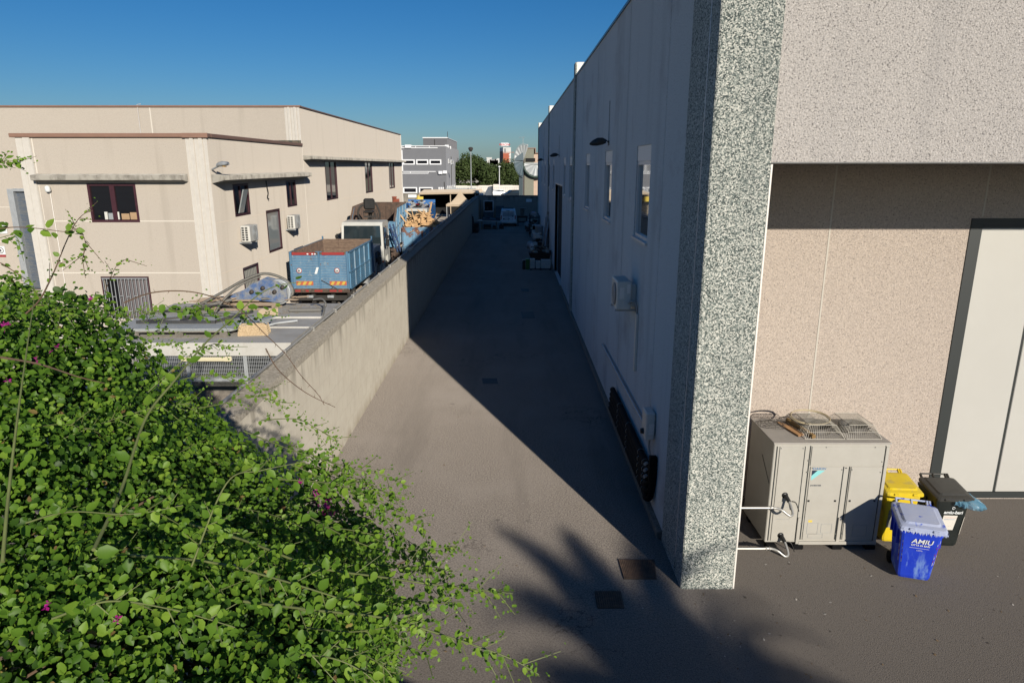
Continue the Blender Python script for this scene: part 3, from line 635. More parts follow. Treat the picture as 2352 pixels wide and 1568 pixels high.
# thin blue bag bulging out under the lid
mk('bag_blue', (.10,.30,.45), (.22,.42,.55), 6, .18); m_tools['bag_blue'][3].inputs['Alpha'].default_value = .62
q = MB(); vs = []
path = [(-.02,-.36),(.10,-.375),(.20,-.38),(.29,-.375),(.335,-.34),(.345,-.25),(.345,-.15),(.34,-.02),(.34,.12),(.335,.20)]
rb_ = random.Random(19); path2 = []
for i in range(len(path)-1):
    for k in range(4): path2.append((path[i][0]+(path[i+1][0]-path[i][0])*k/4, path[i][1]+(path[i+1][1]-path[i][1])*k/4))
n = len(path2)-1
for i, (x, y) in enumerate(path2):
    t_ = i/n; d = Vector((max(.0, x-.1)*1.2, y*.8, 0)); d = d.normalized() if d.length > .01 else Vector((1,0,0)); wd = (.05+.13*math.sin(math.pi*min(1,t_*1.1))**1.0)*rb_.uniform(.7,1.25)
    for j in range(6): k = j/5; o_ = math.sin(k*math.pi*.75)*wd+rb_.uniform(-.012,.012); vs.append((x+d.x*o_, y+d.y*o_, 1.045-k*(.10+.07*math.sin(math.pi*t_))+rb_.uniform(-.01,.01)))
q.add(vs, [(i*6+j, i*6+j+1, (i+1)*6+j+1, (i+1)*6+j) for i in range(n) for j in range(5)], smooth=False)
q = q.build('bag', M['bag_blue']); q.location = (7.80, 11.28, 0); q.rotation_euler = (0,0,math.radians(-3)); q.data.materials[0].blend_method = 'HASHED' if hasattr(q.data.materials[0], 'blend_method') else None
tag(q, 'crumpled translucent blue plastic bag squeezed under the black bin lid', 'bag')

# ================================================================ drains in the pavement
mk('iron', (.055,.047,.042), (.09,.075,.062), 12, .6, .4, bump=.3)
def drain(name, label, cs, holes_=(0,0)):
    P = [aZ(x, y, .0) for x, y in cs]; ctr = sum(P, Vector())/4; t = thing(name, label, 'drain cover', (ctr.x, ctr.y, 0))
    q = MB(); q.hexa([p+Vector((0,0,-.01)) for p in P]+[p+Vector((0,0,.010)) for p in P]); q.build('frame', M['iron'], t, True)
    def L(a, b_, k): return a+(b_-a)*k
    q = MB(); n, m = holes_
    for i in range(n):
        a = L(P[0], P[1], (i+.5)/n); b_ = L(P[3], P[2], (i+.5)/n); q.bar(a+Vector((0,0,.018)), b_+Vector((0,0,.018)), .014, .012)
    for i in range(m):
        a = L(P[0], P[3], (i+.5)/m); b_ = L(P[1], P[2], (i+.5)/m); q.bar(a+Vector((0,0,.016)), b_+Vector((0,0,.016)), .012, .01)
    if n: q.build('grate', mat('rusty_iron', (.17,.11,.075), (.09,.065,.05), 10, .8), t, True)
    return t
drain('grated_drain', 'large rusty grated drain near the foot of the granite-chip pillar', [(1433,1330),(1508,1330),(1503,1286),(1420,1286)], (20, 14))
drain('manhole_cover', 'square dark iron cover in the forecourt left of the grated drain', [(1372,1397),(1434,1397),(1426,1358),(1366,1358)], (12, 12))
drain('small_drain_cover', 'small dark drain cover in the middle of the alley at the shadow edge', [(1109,881),(1144,881),(1141,869),(1107,869)])
drain('small_drain_cover', 'small dark drain cover halfway along the shaded alley', [(1200,731),(1228,731),(1225,716),(1197,716)])
drain('small_drain_cover', 'farthest small drain cover along the shaded alley', [(1198,670),(1216,670),(1214,663),(1196,663)])
# ================================================================ boundary wall along the alley
cw = M['conc_wall']
over(cw, (.10,.09,.072), lambda N,L,n,r: mul(N, L, r(n(2.6, (1,1,.16), 5), .47, .66), objz(N, L, 2.25, 3.1)))      # runs of grime from the coping
over(cw, (.37,.34,.27), lambda N,L,n,r: mul(N, L, r(n(3, (1,1,.14), 4), .60, .72), .35))
over(cw, (.21,.18,.135), lambda N,L,n,r: mul(N, L, r(n(2, (1,1,.3), 4), .35, .6), objz(N, L, .35, .0)))
def ywall(yy): return 3.10-.0*yy
bw = thing('boundary_wall', 'long stained block wall with a crumbling grey coping dividing the alley from the scrap yard', 'wall', (-4.15, 4, 0))
q = MB(); rr = random.Random(5); Y = 4.0; XB = -4.52
prev = 0
ys = [4+i*2.0 for i in range(42)]
q = MB(); q.box((XB, 4, 0), (-4.15, 86.4, 2.93)); q.build('masonry', cw, bw, True)
q = MB()
for i in range(41):
    a, b_ = ys[i], min(ys[i+1], 86.38); dz = rr.uniform(-.012, .012); z = 3.08+dz
    q.hexa([(XB-.03,a,2.931),(-4.12,a,2.931),(-4.12,b_-.006,2.931),(XB-.03,b_-.006,2.931),(XB-.03,a,z),(-4.12,a,z),(-4.12,b_-.006,z),(XB-.03,b_-.006,z)], 0, .02)
q.build('coping', M['conc_cap'], bw, True)
q = MB(); rr = random.Random(8)
for i in range(130):    # mortar joints of the big blocks
    pass
for z in (.42, .84, 1.26, 1.68, 2.10, 2.52): q.box((-4.1495, 4, z), (-4.1485, 86, z+.007))
for r_ in range(7):
    for i in range(160):
        y = 4.3+i*.5+(.25 if r_ % 2 else 0)
        if y < 40: q.box((-4.1495, y, r_*.42+.014), (-4.1485, y+.006, min(r_*.42+.418, 2.92)))
q.build('mortar_joint', mat('mortar', (.29,.27,.225), (.26,.24,.20), 3), bw, True)
cp = MB(); pts = [(-4.50+rr.uniform(-.006,.006), 4+i*2.0, 3.145+rr.uniform(-.004,.004)) for i in range(40)]
cp.tube(pts, .030, 8)
for i in range(0, 39): y = 5+i*2.0; cp.box((-4.54, y, 3.09), (-4.46, y+.03, 3.183))
cp.box((-4.60, 29.7, 3.10), (-4.36, 30.0, 3.26), bev=.01)
tag(cp.build('cable_conduit', mat('old_conduit', (.40,.39,.36), (.33,.32,.29), 5, .6)), 'pale plastic conduit clipped along the yard edge of the boundary wall coping', 'pipe')
# far wall closing the alley
fw = thing('end_wall', 'low stained concrete wall closing the far end of the alley behind the white van', 'wall', (0, 86.5, 0))
MB().box((-4.15, 86.42, 0), (26, 86.72, 3.0)).build('masonry', cw, fw, True)
q = MB(); q.box((-4.6, 86.38, 3.001), (26, 86.78, 3.16), bev=.02); q.build('coping', M['conc_cap'], fw, True)
q = MB(); q.box((1.75, 86.36, 2.35), (2.45, 86.41, 2.72), bev=.01); tag(q.build('notice_sign', M['print_white']), 'small blank white plate fixed high on the far end wall', 'sign')

# ================================================================ cream building on the left
XA = -10.2; YA = 23.8; YB = 34.5; YBE = 65.2; G = .6
cb = thing('industrial_building', 'cream two-level industrial building with brown roof edging and concrete ledges', 'building', (XA, YA, 0))
ya = lambda px, py: aX(px, py, XA).y
def win_unit(face, a, b_, z0, z1, kind='tall', label=None):
    """face 'f' (front, along x at YA) or 's' (side, along y at XA) or 'b' (front of the rear block)"""
    def P(u, d, z): return {'f': (u, YA+d, z), 'b': (u, YB+d, z), 's': (XA-d, u, z)}[face]
    def bx(mb, u0, u1, d0, d1, za, zb, m=None): return mb.box(P(u0,d0,za), P(u1,d1,zb), m)
    p = MB()
    if kind == 'louver':
        bx(p, a, b_, .08, .12, z0, z1); w = p.build('louvre_window', M['roof_grey'], cb, True)
        q = MB(); n = 10
        for k in range(n): u = a+(b_-a)*(k+.5)/n; bx(q, u-.03, u+.03, .05, .09, z0+.03, z1-.03)
        q.build('slats', M['louvre'], w, True)
    else:
        bx(p, a, b_, .05, .08, z0, z1); w = p.build('window', M['glass_dark'] if kind != 'pale' else M['glass_pale'], cb, True)
    q = MB(); t = .08
    bx(q, a, a+t, -.012, .06, z0, z1); bx(q, b_-t, b_, -.012, .06, z0, z1); bx(q, a+t, b_-t, -.012, .06, z0, z0+t); bx(q, a+t, b_-t, -.012, .06, z1-t, z1)
    if kind == 'double': m_ = (a+b_)/2; bx(q, m_-.08, m_+.08, .0, .049, z0+t, z1-t)
    if kind == 'tall': m_ = a+(b_-a)*.5; bx(q, m_-.035, m_+.035, .01, .049, z0+t, z1-t)
    q.build('frame', M['maroon'], w, True)
    return w
mk('louvre', (.20,.20,.18), rough=.6)
WF = [(-14.45,-12.80,4.82,6.12,'double'), (-14.40,-12.80,1.40,2.86,'bars')]
WS = [(25.55,27.05,4.88,6.05,'tall'), (31.6,33.0,4.88,6.05,'tall'), (28.75,30.45,3.15,4.90,'pale'), (25.75,27.35,1.75,2.95,'louver'), (32.0,33.4,1.75,2.94,'louver')]
WBs = [(38.4,40.9,4.85,6.98,'tall'), (48.8,51.3,4.85,6.98,'tall'), (58.3,61.0,4.85,6.98,'tall')]
ZA = 7.62; ZB = 9.42
q = MB(); wallholes(q, (-16.6, YA, 0), (1,0,0), (0,-1,0), 16.6+XA, ZA, [(a+16.6, b_+16.6, z0, z1) for a, b_, z0, z1, k in WF], .2)
wallholes(q, (XA, YA, 0), (0,1,0), (1,0,0), YB-YA, ZA, [(a-YA, b_-YA, z0, z1) for a, b_, z0, z1, k in WS], .2)
q.box((-16.6, YA+.25, 0), (-16.45, YB, ZA)); q.build('wall', M['cream'], cb, True)
q = MB(); wallholes(q, (-60, YB, 0), (1,0,0), (0,-1,0), 60+XA, ZB, [(60-24.8, 60-21.6, .6, 5.55)], .22)
wallholes(q, (XA, YB, 0), (0,1,0), (1,0,0), YBE-YB, ZB, [(a-YB, b_-YB, z0, z1) for a, b_, z0, z1, k in WBs], .2)
q.quad((XA, YBE, 0), (-60, YBE, 0), (-60, YBE, ZB), (XA, YBE, ZB)); q.build('wall', M['cream'], cb, True)
for a, b_, z0, z1, k in WF[:1]: win_unit('f', a, b_, z0, z1, k)
for a, b_, z0, z1, k in WS+WBs: win_unit('s', a, b_, z0, z1, k)
# the open casement leaning out in the first side window
q = MB(); q.hexa([(XA-.02,25.9,4.99),(XA+.02,25.9,4.99),(XA+.02,26.35,4.99),(XA-.02,26.35,4.99),(XA+.22,25.9,5.85),(XA+.26,25.9,5.85),(XA+.26,26.35,5.85),(XA+.22,26.35,5.85)]); q.build('casement', M['glass_pale'], cb, True)
# barred ground-floor window
a, b_, z0, z1 = WF[1][:4]
p = MB(); p.box((a, YA+.14, z0), (b_, YA+.18, z1)); p.box((a+.5, YA+.10, z0), (b_, YA+.135, z1), 1)
for k in range(8): p.box((a+.55+k*.135, YA+.085, z0), (a+.56+k*.135, YA+.10, z1), 0)
w = p.build('window', [M['glass_dark'], mat('curtain', (.16,.14,.145), rough=.9)], cb, True)
q = MB()
for k in range(13): u_ = a+.04+k*(b_-a-.08)/12; q.box((u_-.010, YA-.045, z0), (u_+.010, YA-.025, z1+.02))
for z in (z0+.3, z0+.82): 
    for k in range(0, 12, 2): u_ = a+.04+k*(b_-a-.08)/12; q.box((u_+.01, YA-.04, z+(.0 if k % 4 else .02)), (u_+.122, YA-.028, z+.02+(.0 if k % 4 else .02)))
q.box((a, YA-.05, z1+.0), (b_, YA-.02, z1+.03)); q.build('window_bars', M['galv'], w, True)
q = MB(); q.box((a-.04, YA-.02, z1+.035), (b_+.04, YA+.05, z1+.08)); q.box((b_, YA-.02, z0), (b_+.04, YA+.06, z1+.03)); q.box((a-.04, YA-.02, z0), (a, YA+.06, z1+.03)); q.build('frame', M['maroon'], w, True)
# boxes on the sill inside the upper window
inr = thing('box_row', 'row of cardboard and white boxes on the sill inside the maroon double window', 'boxes', (-13.5, YA+.1, 4.9))
for i, (x, w_, h_, m_) in enumerate(((-14.0,.10,.26,'white_plastic'), (-13.87,.18,.22,'grey_plastic'), (-13.42,.26,.20,'card'), (-13.12,.22,.24,'card'), (-13.62,.12,.26,'white_plastic'))):
    if 'card' not in M: mk('card', (.42,.29,.17), (.38,.26,.15), 6)
    MB().box((x, YA+.012, 4.91), (x+w_, YA+.048, 4.91+h_), bev=.004).build('box', M[m_], inr, True)
# shutter of the rear block
q = MB()
for k in range(62): z = .6+k*.08; q.hexa([(-24.6,YB+.20,z),(-21.6,YB+.20,z),(-21.6,YB+.24,z),(-24.6,YB+.24,z),(-24.6,YB+.15,z+.075),(-21.6,YB+.15,z+.075),(-21.6,YB+.24,z+.075),(-24.6,YB+.24,z+.075)])
sh = q.build('roller_shutter', mat('shutter_blue', (.17,.22,.30), (.30,.31,.31), 3, .5, .3, stretch=(1,1,4)), cb, True)
q = MB(); q.box((-24.9,YB-.05,.6), (-24.6,YB+.2,5.6)); q.box((-24.6,YB-.05,5.48), (-21.5,YB+.2,5.62)); q.build('frame', M['galv'], sh, True)
# fluted corner columns and roof edging
def flute(x0, x1, y, z1, n=5):
    q = MB(); w_ = (x1-x0)/n
    for k in range(n): d = .03+.045*(k % 2); q.box((x0+k*w_+.012, y-d, 0), (x0+(k+1)*w_-.012, y+.05, z1), bev=.02)
    return q
flute(XA-.74, XA, YA, ZA).build('fluted_column', M['cream_trim'], cb, True)
flute(-16.62, -16.1, YA, ZA, 2).build('fluted_column', M['cream_trim'], cb, True)
flute(XA-.74, XA, YB, ZB).build('fluted_column', M['cream_trim'], cb, True)
q = MB(); q.box((XA-.02, YBE-.35, 0), (XA+.04, YBE+.02, ZB), bev=.01); q.build('corner_column', M['cream_trim'], cb, True)
q = MB(); q.box((-16.75,YA-.10,ZA), (XA+.06,YA+.22,ZA+.13), bev=.015); q.box((XA-.20,YA+.22,ZA), (XA+.06,YB-.07,ZA+.13), bev=.015); q.box((XA-.78,YA-.13,ZA-.01),(XA+.08,YA-.101,ZA+.135)); q.build('roof_edging', M['brown_cap'], cb, True)
q = MB(); q.box((-60,YB-.08,ZB), (XA+.06,YB+.22,ZB+.08), bev=.015); q.box((XA-.20,YB+.22,ZB), (XA+.06,YBE,ZB+.07), bev=.015); q.build('roof_edging', M['brown_cap'], cb, True)
q = MB(); q.box((-60,YB+.24,ZB-.4), (XA-.3,YBE-.1,ZB-.3)); q.box((-16.4,YA+.24,ZA-.45), (XA-.25,YB-.05,ZA-.35)); q.build('roof', M['roof_grey'], cb, True)
q = MB(); q.box((XA-3.8, YB-.10, ZA+.02), (XA-.02, YB-.045, ZA+.27)); q.build('flashing', mat('felt', (.05,.06,.045), (.14,.11,.08), 6, .9, lo=.45, hi=.55), cb, True)
q = MB(); q.hexa([(-16.05,YA-.42,6.24),(XA-.78,YA-.42,6.24),(XA-.78,YA,6.16),(-16.05,YA,6.16),(-16.05,YA-.42,6.40),(XA-.78,YA-.42,6.40),(XA-.78,YA,6.44),(-16.05,YA,6.44)], 0, .01); q.build('ledge', M['ledge'], cb, True)
q = MB(); q.hexa([(XA,YA+.02,6.12),(XA+.42,YA+.02,6.22),(XA+.42,YB-.1,6.22),(XA,YB-.1,6.12),(XA,YA+.02,6.42),(XA+.42,YA+.02,6.38),(XA+.42,YB-.1,6.38),(XA,YB-.1,6.42)], 0, .01); q.build('ledge', M['ledge'], cb, True)
q = MB(); q.hexa([(XA,YB+.02,6.98),(XA+.42,YB+.02,7.02),(XA+.42,YBE+.02,7.02),(XA,YBE+.02,6.98),(XA,YB+.02,7.20),(XA+.42,YB+.02,7.16),(XA+.42,YBE+.02,7.16),(XA,YBE+.02,7.20)], 0, .01); q.build('ledge', M['ledge'], cb, True)
# panel joints: level strips and upright ones
q = MB()
for z in (4.84, 3.05, 1.25):
    for a, b_ in ((-16.1,-14.45),(-12.80,XA-.74)) if z != 3.05 else ((-16.1,XA-.74),): q.box((a, YA-.006, z), (b_, YA+.02, z+.035))
q.box((-16.1+.02,YA-.006,0), (-16.06,YA+.02,6.15)); q.box((-16.08,YA-.006,6.45), (-16.04,YA+.02,ZA))
q.box((-12.2-5.2,YB-.006,ZA+.1), (-17.35,YB+.02,ZB-.02)); q.box((-60,YB-.006,4.7),(-24.9,YB+.01,4.73)); q.box((-60,YB-.006,3.0),(-24.9,YB+.01,3.03))
q.box((XA+.006,YB-.03,0), (XA-.02,YB+.006,ZA))
q.build('panel_joint', M['joint'], cb, True)
q = MB()
for z in (4.78, 3.02):
    sp = [(YA+.05, 25.5), (27.1, 28.7), (30.5, 31.5), (33.05, YB)] if z > 4 else [(YA+.05, YB)]
    for a, b_ in sp: q.box((XA-.02, a, z), (XA+.003, b_, z+.02))
    q.box((XA-.02, YB+.05, z), (XA+.003, YBE-.4, z+.02))
for y in (29.9-2.2, 44.6, 54.4): q.box((XA-.02, y, .6), (XA+.003, y+.02, 3.0))
for y in (44.6, 54.4): q.box((XA-.02, y, 3.05), (XA+.004, y+.03, 6.95)); q.box((XA-.02, y, 7.22), (XA+.004, y+.03, ZB))
q.build('panel_seam', mat('seam_dim', (.52,.45,.37)), cb, True)
# things on that building
cbx = MB(); cbx.tube([(-17.93, YB-.04, ZA+.1), (-17.93, YB-.04, ZB+.12), (-17.75, YB-.06, ZB+.14)], .018, 6)
tag(cbx.build('vent_pipe', M['alu']), 'thin white pipe running up the upper cream facade over its brown edge', 'pipe')
sc_ = thing('security_lamp', 'small white wall lamp with a thin pipe below it on the cream front', 'lamp', (-15.72, YA, 5.85))
MB().lathe([(0,.0),(.07,0),(.09,.04),(.08,.16),(.05,.2),(0,.21)], (0,-.10,.0), (0,-.2,1), 14).build('casing', M['print_white'], sc_)
q = MB(); q.tube([(0,-.02,.0),(0,-.02,-5)], .014, 6); q.build('conduit', M['white_trim'], sc_)
def yardac(y, z, label, first=None):
    if first: return copy_tree(first, label, (XA, y, z))
    t = thing('air_conditioner', label, 'air conditioner', (XA, y, z), 0, 'outdoor units on the cream side wall')
    MB().box((.14,-.42,.0), (.48,.42,.60), bev=.02).build('body', M['white_plastic'], t)
    q = MB()
    for i in range(2):
        for j in range(6): q.box((.18+i*.13, -.424, .06+j*.085), (.27+i*.13, -.419, .12+j*.085))
    q.build('side_grille', M['black_plastic'], t)
    q = MB(); q.lathe([(.23,0),(.25,.012),(.26,0)], (.481,.1,.3), (1,0,0), 24)
    for k in range(7): q.lathe([(.03+k*.028,0),(.035+k*.028,.008),(.04+k*.028,0)], (.482,.1,.3), (1,0,0), 20)
    q.build('fan_grille', M['grey_plastic'], t)
    for s_ in (-.28, .28): MB().box((0,s_-.02,-.06), (.46,s_+.02,-.01)).build('bracket', M['galv'], t)
    return t
A1 = yardac(25.95, 3.95, 'outdoor unit nearer the fluted corner, under the open maroon casement window'); yardac(31.35, 3.95, 'outdoor unit farther along the cream wall, right of the pale tall window', A1)
def arm_lamp(loc, rz, label, first=None):
    if first: return copy_tree(first, label, loc, rz)
    t = thing('street_lamp_head', label, 'lamp', loc, rz, 'street-type lamps on the cream building')
    MB().tube(spline([(0,0,-.05),(.15,0,0),(.35,0,.06)], 4), .03, 8).build('arm', M['galv'], t)
    h = MB(); pr = [(.30,.05,.05,.05),(.42,.10,.10,.06),(.62,.13,.12,.05),(.82,.11,.09,.04),(.92,.04,.03,.02)]; vs = []
    for x, w_, up, dn in pr:
        for k in range(10): an = 2*math.pi*k/10; zz = math.sin(an); vs.append((x, math.cos(an)*w_, .08+x*.06+zz*(up if zz > 0 else dn)))
    h.add(vs, [(i*10+j, i*10+(j+1)%10, (i+1)*10+(j+1)%10, (i+1)*10+j) for i in range(4) for j in range(10)]+[tuple(range(10)), tuple(range(40,50))[::-1]], smooth=True); h.build('housing', M['galv'], t)
    l = MB(); l.lathe([(0,-.035),(.06,-.03),(.085,0)], (.68,0,.075), (0,0,1), 14); l.build('lens', mat('amber', (.85,.5,.15), rough=.2), t)
    return t
K1 = arm_lamp((XA+.02, YA+.1, 6.62), math.radians(-32), 'pale street-type lamp leaning out from the fluted corner column'); arm_lamp((-24.2, YB-.05, 6.75), math.radians(-40), 'street-type lamp over the blue shutter at the far left edge', K1)
q = MB(); q.tube(spline([(XA+.03,29.0,6.1),(XA+.05,29.0,5.85),(XA+.06,29.05,5.6),(XA+.05,28.95,5.45),(XA+.08,29.02,5.35)], 5), .022, 6); tag(q.build('cable_coil', M['black_plastic']), 'loose end of dark cable hanging under the side ledge of the cream building', 'cable')
# signs left of the shutter
sg = thing('speed_sign', 'white plate with a ringed number 20 beside the blue shutter frame', 'sign', (-26.1, YB-.03, 3.7))
q = MB(); q.box((-.30,-.01,-.28), (.85,.01,.30)); q.build('plate', M['print_white'], sg)
mk('sign_ring', (.16,.02,.03)); mk('ink', (.02,.02,.025))
q = MB(); q.lathe([(.20,.0),(.20,.004),(.25,.004),(.25,0)], (0,-.011,.02), (0,-1,0), 24); q.build('ring', M['sign_ring'], sg)
text('20', .28, M['ink'], sg, facing((-.15,-.013,-.08), (1,0,0), (0,0,1)), ext=.001, bold=.006)
q = MB()
for k in range(3): q.box((.32,-.014,.12-k*.13), (.80,-.011,.15-k*.13))
q.build('printed_line', M['ink'], sg)
sg = thing('no_entry_sign', 'small white notice with a round pictogram and red lines left of the shutter', 'sign', (-25.75, YB-.03, 2.55))
q = MB(); q.box((-.22,-.01,-.18), (.22,.01,.24)); q.build('plate', M['print_white'], sg)
q = MB(); q.lathe([(.12,0),(.12,.004),(.15,.004),(.15,0)], (0,-.011,.03), (0,-1,0), 20); q.box((-.04,-.014,-.04), (.03,-.011,.08)); q.build('pictogram', M['ink'], sg)
q = MB(); q.box((-.19,-.012,-.25), (.2,.008,-.20)); q.box((-.12,-.012,-.30), (.2,.008,-.265)); q.build('red_line', M['red'], sg)

# ================================================================ roofed cage by the boundary wall
mk('sheet_white', (.56,.545,.50), (.50,.485,.44), 2.5, .6, c3=(.40,.37,.31), s3=2, lo3=.55, hi3=.8)
mk('sheet_grey', (.50,.485,.44), (.44,.425,.385), 2.5, .7, c3=(.38,.35,.30), s3=1.4, lo3=.5, hi3=.75)
SX0, SX1, SY0, SY1, SZ = -9.3, -4.72, 14.1, 18.5, 3.03
sh = thing('roofed_cage', 'low cage of galvanised mesh under a flat grey-white sheet roof with junk on top', 'shed', (SX0, SY0, 0))
q = MB(); q.box((SX0, SY0, SZ-.27), (SX1, SY0+.04, SZ+.02), 0); q.box((SX1-.02, SY0+.04, SZ-.30), (SX1, SY1, SZ+.02), 1)
q.box((SX0, SY0+.04, SZ-.05), (SX1-.02, SY1, SZ), 1); q.box((SX0+.2, 16.6, SZ+.001), (SX1-.02, 16.72, SZ+.045), 0); q.box((-6.1, 15.55, SZ+.001), (SX1-.02, 15.62, SZ+.03), 0)
q.build('roof', [M['sheet_white'], M['sheet_grey']], sh, True)
q = MB()
for x in (SX0+.05, -7.0, -5.75, SX1-.06):
    for y in (SY0+.10, SY1-.1): q.box((x-.045, y-.045, 0), (x+.045, y+.045, SZ-.055))
q.box((SX0, SY0+.08, 2.16), (SX1-.1, SY0+.14, 2.24)); q.build('post', M['galv'], sh, True)
q = MB()
for k in range(116): x = SX0+.04+k*.039; q.box((x, SY0+.045, 2.24), (x+.006, SY0+.075, SZ-.275))
for k in range(30): x = -5.68+k*.031; q.box((x, SY0+.045, 1.2), (x+.006, SY0+.075, 2.16))
for z in [1.25+k*.085 for k in range(18)]: q.box((SX0 if z > 2.24 else -5.7, SY0+.050, z), (SX1-.1, SY0+.070, z+.007))
q.build('mesh_panel', M['galv'], sh, True)
q = MB(); q.box((SX0+.1, SY1-.3, .0), (SX1-.1, SY1-.25, SZ-.3)); q.build('back_panel', mat('dim_panel', (.12,.12,.11)), sh, True)
q = MB(); q.tube([(-7.05, SY0-.06, 2.70), (-6.1, SY0-.06, 2.70)], .045, 10); q.box((-6.14,SY0-.1,2.66), (-6.0,SY0-.02,2.75), bev=.008); q.build('tube_lamp', mat('yellowed', (.60,.55,.38)), sh, True)
q = MB(); q.hexa([(-6.6,SY0-.55,1.45),(-5.5,SY0-.55,1.7),(-5.5,SY0-.05,1.75),(-6.6,SY0-.05,1.55),(-6.6,SY0-.55,1.48),(-5.5,SY0-.55,1.73),(-5.5,SY0-.05,1.78),(-6.6,SY0-.05,1.58)])
for k in range(24): x = -6.58+k*.045; z = 1.48+(x+6.6)*.227; q.box((x, SY0-.55, z+.004), (x+.012, SY0-.05, z+.05))
q.hexa([(-7.4,SY0-.7,1.1),(-5.3,SY0-.7,1.3),(-5.3,SY0-.6,1.3),(-7.4,SY0-.6,1.1),(-7.4,SY0-.7,1.16),(-5.3,SY0-.7,1.36),(-5.3,SY0-.6,1.36),(-7.4,SY0-.6,1.16)])
tag(q.build('grating_sheet', M['galv']), 'sloping ribbed grey grating in front of the roofed cage', 'grating')
# pallets, metal sheets and scrap on the roof
mk('pallet_wood', (.36,.28,.20), (.26,.20,.145), 7, .9, stretch=(1,5,5)); mk('pallet_grey', (.22,.20,.17), (.15,.135,.115), 7, .9)
def pallet(loc, rz, mt, label, L=1.2, Wd=.8):
    t = thing('pallet', label, 'pallet', loc, rz, 'wooden pallets on the cage roof')
    q = MB()
    for i in range(5): y = -Wd/2+.05+i*(Wd-.1)/4; q.box((-L/2,y-.05,.122), (L/2,y+.05,.144), bev=.003)
    q.build('deck_board', mt, t)
    for i in range(3):
        for j in range(3):
            x = -L/2+.07+i*(L-.14)/2; y = -Wd/2+.05+j*(Wd-.1)/2; MB().box((x-.07,y-.05,.022), (x+.07,y+.05,.10), bev=.005).build('block', mt, t)
    q = MB()
    for j in range(3): y = -Wd/2+.05+j*(Wd-.1)/2; q.box((-L/2,y-.05,.0), (L/2,y+.05,.021))
    for i in range(3): x = -L/2+.07+i*(L-.14)/2; q.box((x-.06,-Wd/2,.101), (x+.06,Wd/2,.121))
    q.build('stringer', mt, t); return t
pallet((-7.35, 15.10, SZ), 0, M['pallet_grey'], 'weathered grey pallet under the metal sheets at the front of the cage roof', 2.1, 1.0)
pallet((-7.05, 18.02, SZ), .05, M['pallet_wood'], 'brown pallet carrying planks and the blue pulley block at the back of the cage roof', 1.7, .9)
q = MB()
for k, (dx, dz, r_) in enumerate(((0,0,0),(.06,.013,.02),(-.04,.026,-.015),(.05,.039,.01))):
    a = Vector((-8.75+dx, 14.62, SZ+.146+dz)); c, s_ = math.cos(r_), math.sin(r_)
    W_, D_ = 2.55, .95+.12*k
    P = [a, a+Vector((W_*c,W_*s_,0)), a+Vector((W_*c+.55,D_+W_*s_,0)), a+Vector((-.1,D_,0))]
    q.hexa(P+[p+Vector((0,0,.010)) for p in P])
tag(q.build('metal_sheets', mat('zinc', (.50,.53,.52), (.60,.62,.59), 5, .5, .35)), 'stack of grey-blue metal sheets lying on the weathered pallet', 'metal sheets')
q = MB(); q.box((-8.55,15.15,SZ+.196), (-6.75,15.20,SZ+.26)); q.box((-7.6,15.9,SZ+.16), (-6.3,15.95,SZ+.21)); q.bar((-6.75,15.2,SZ+.24), (-6.2,16.0,SZ+.30), .05, .06); q.bar((-8.5,15.2,SZ+.23),(-7.6,15.9,SZ+.19),.05,.06)
q.tube(spline([(-8.3,15.2,SZ+.26),(-8.3,15.22,SZ+.42),(-8.0,15.3,SZ+.45),(-7.2,15.3,SZ+.40),(-7.1,15.3,SZ+.27)],5), .016, 6); q.tube(spline([(-7.4,15.92,SZ+.2),(-7.38,15.95,SZ+.42),(-7.0,16.0,SZ+.45),(-6.5,16.0,SZ+.40),(-6.45,16,SZ+.22)],5), .016, 6)
q.lathe([(0,0),(.16,.01),(.2,.05),(.1,.08),(0,.08)], (-7.45,15.4,SZ+.20), (0,0,1), 14)
tag(q.build('welded_frames', mat('dark_steel', (.055,.06,.065), (.09,.085,.08), 5, .5, .4)), 'dark steel frames with bent tubes lying on the metal sheets', 'metal frames')
bk = thing('wicker_basket', 'pale wicker basket tipped over on the cage roof beside the metal sheets', 'basket', (-5.80, 14.95, SZ), math.radians(8))
q = MB()
for k in range(9):
    z = .02+k*.024; g_ = .10*k/8; q.tube([( (-.32+g_*.3),-.16+g_*.6,z),((.32-g_*.3),-.16+g_*.6,z+.004*((k%2)*2-1)),((.32-g_*.3),.16-g_*.3,z),((-.32+g_*.3),.16-g_*.3,z),((-.32+g_*.3),-.16+g_*.6,z)], .014, 5)
for k in range(26): x = -.31+k*.025; q.tube([(x,-.165,.0),(x*.92,-.10,.23)], .007, 4)
q.build('weave', mat('wicker', (.60,.47,.30), (.42,.31,.18), 30, .8), bk)
q = MB(); q.tube(spline([(-.3,.0,.22),(-.2,.05,.33),(.1,.05,.32),(.3,.0,.22)], 6), .014, 6); q.build('handle', M['grey_plastic'], bk)
q = MB(); rr = random.Random(11)
for k in range(14):
    x = -8.2+rr.random()*2.2; y = 17.5+rr.random()*.8; z = SZ+.15+.018*k*.5; an = rr.uniform(-.5,.5); ln = rr.uniform(.5,1.1)
    q.bar((x-ln/2*math.cos(an), y-ln/2*math.sin(an), z), (x+ln/2*math.cos(an), y+ln/2*math.sin(an), z+rr.uniform(-.02,.05)), rr.uniform(.08,.2), .02)
q.bar((-8.3,17.9,SZ+.24), (-7.3,17.6,SZ+.30), .28, .025); q.box((-7.6,17.75,SZ+.2), (-6.7,18.15,SZ+.33))
tag(q.build('plank_pile', M['pallet_wood']), 'heap of brown planks and boards piled on the back pallet', 'planks')
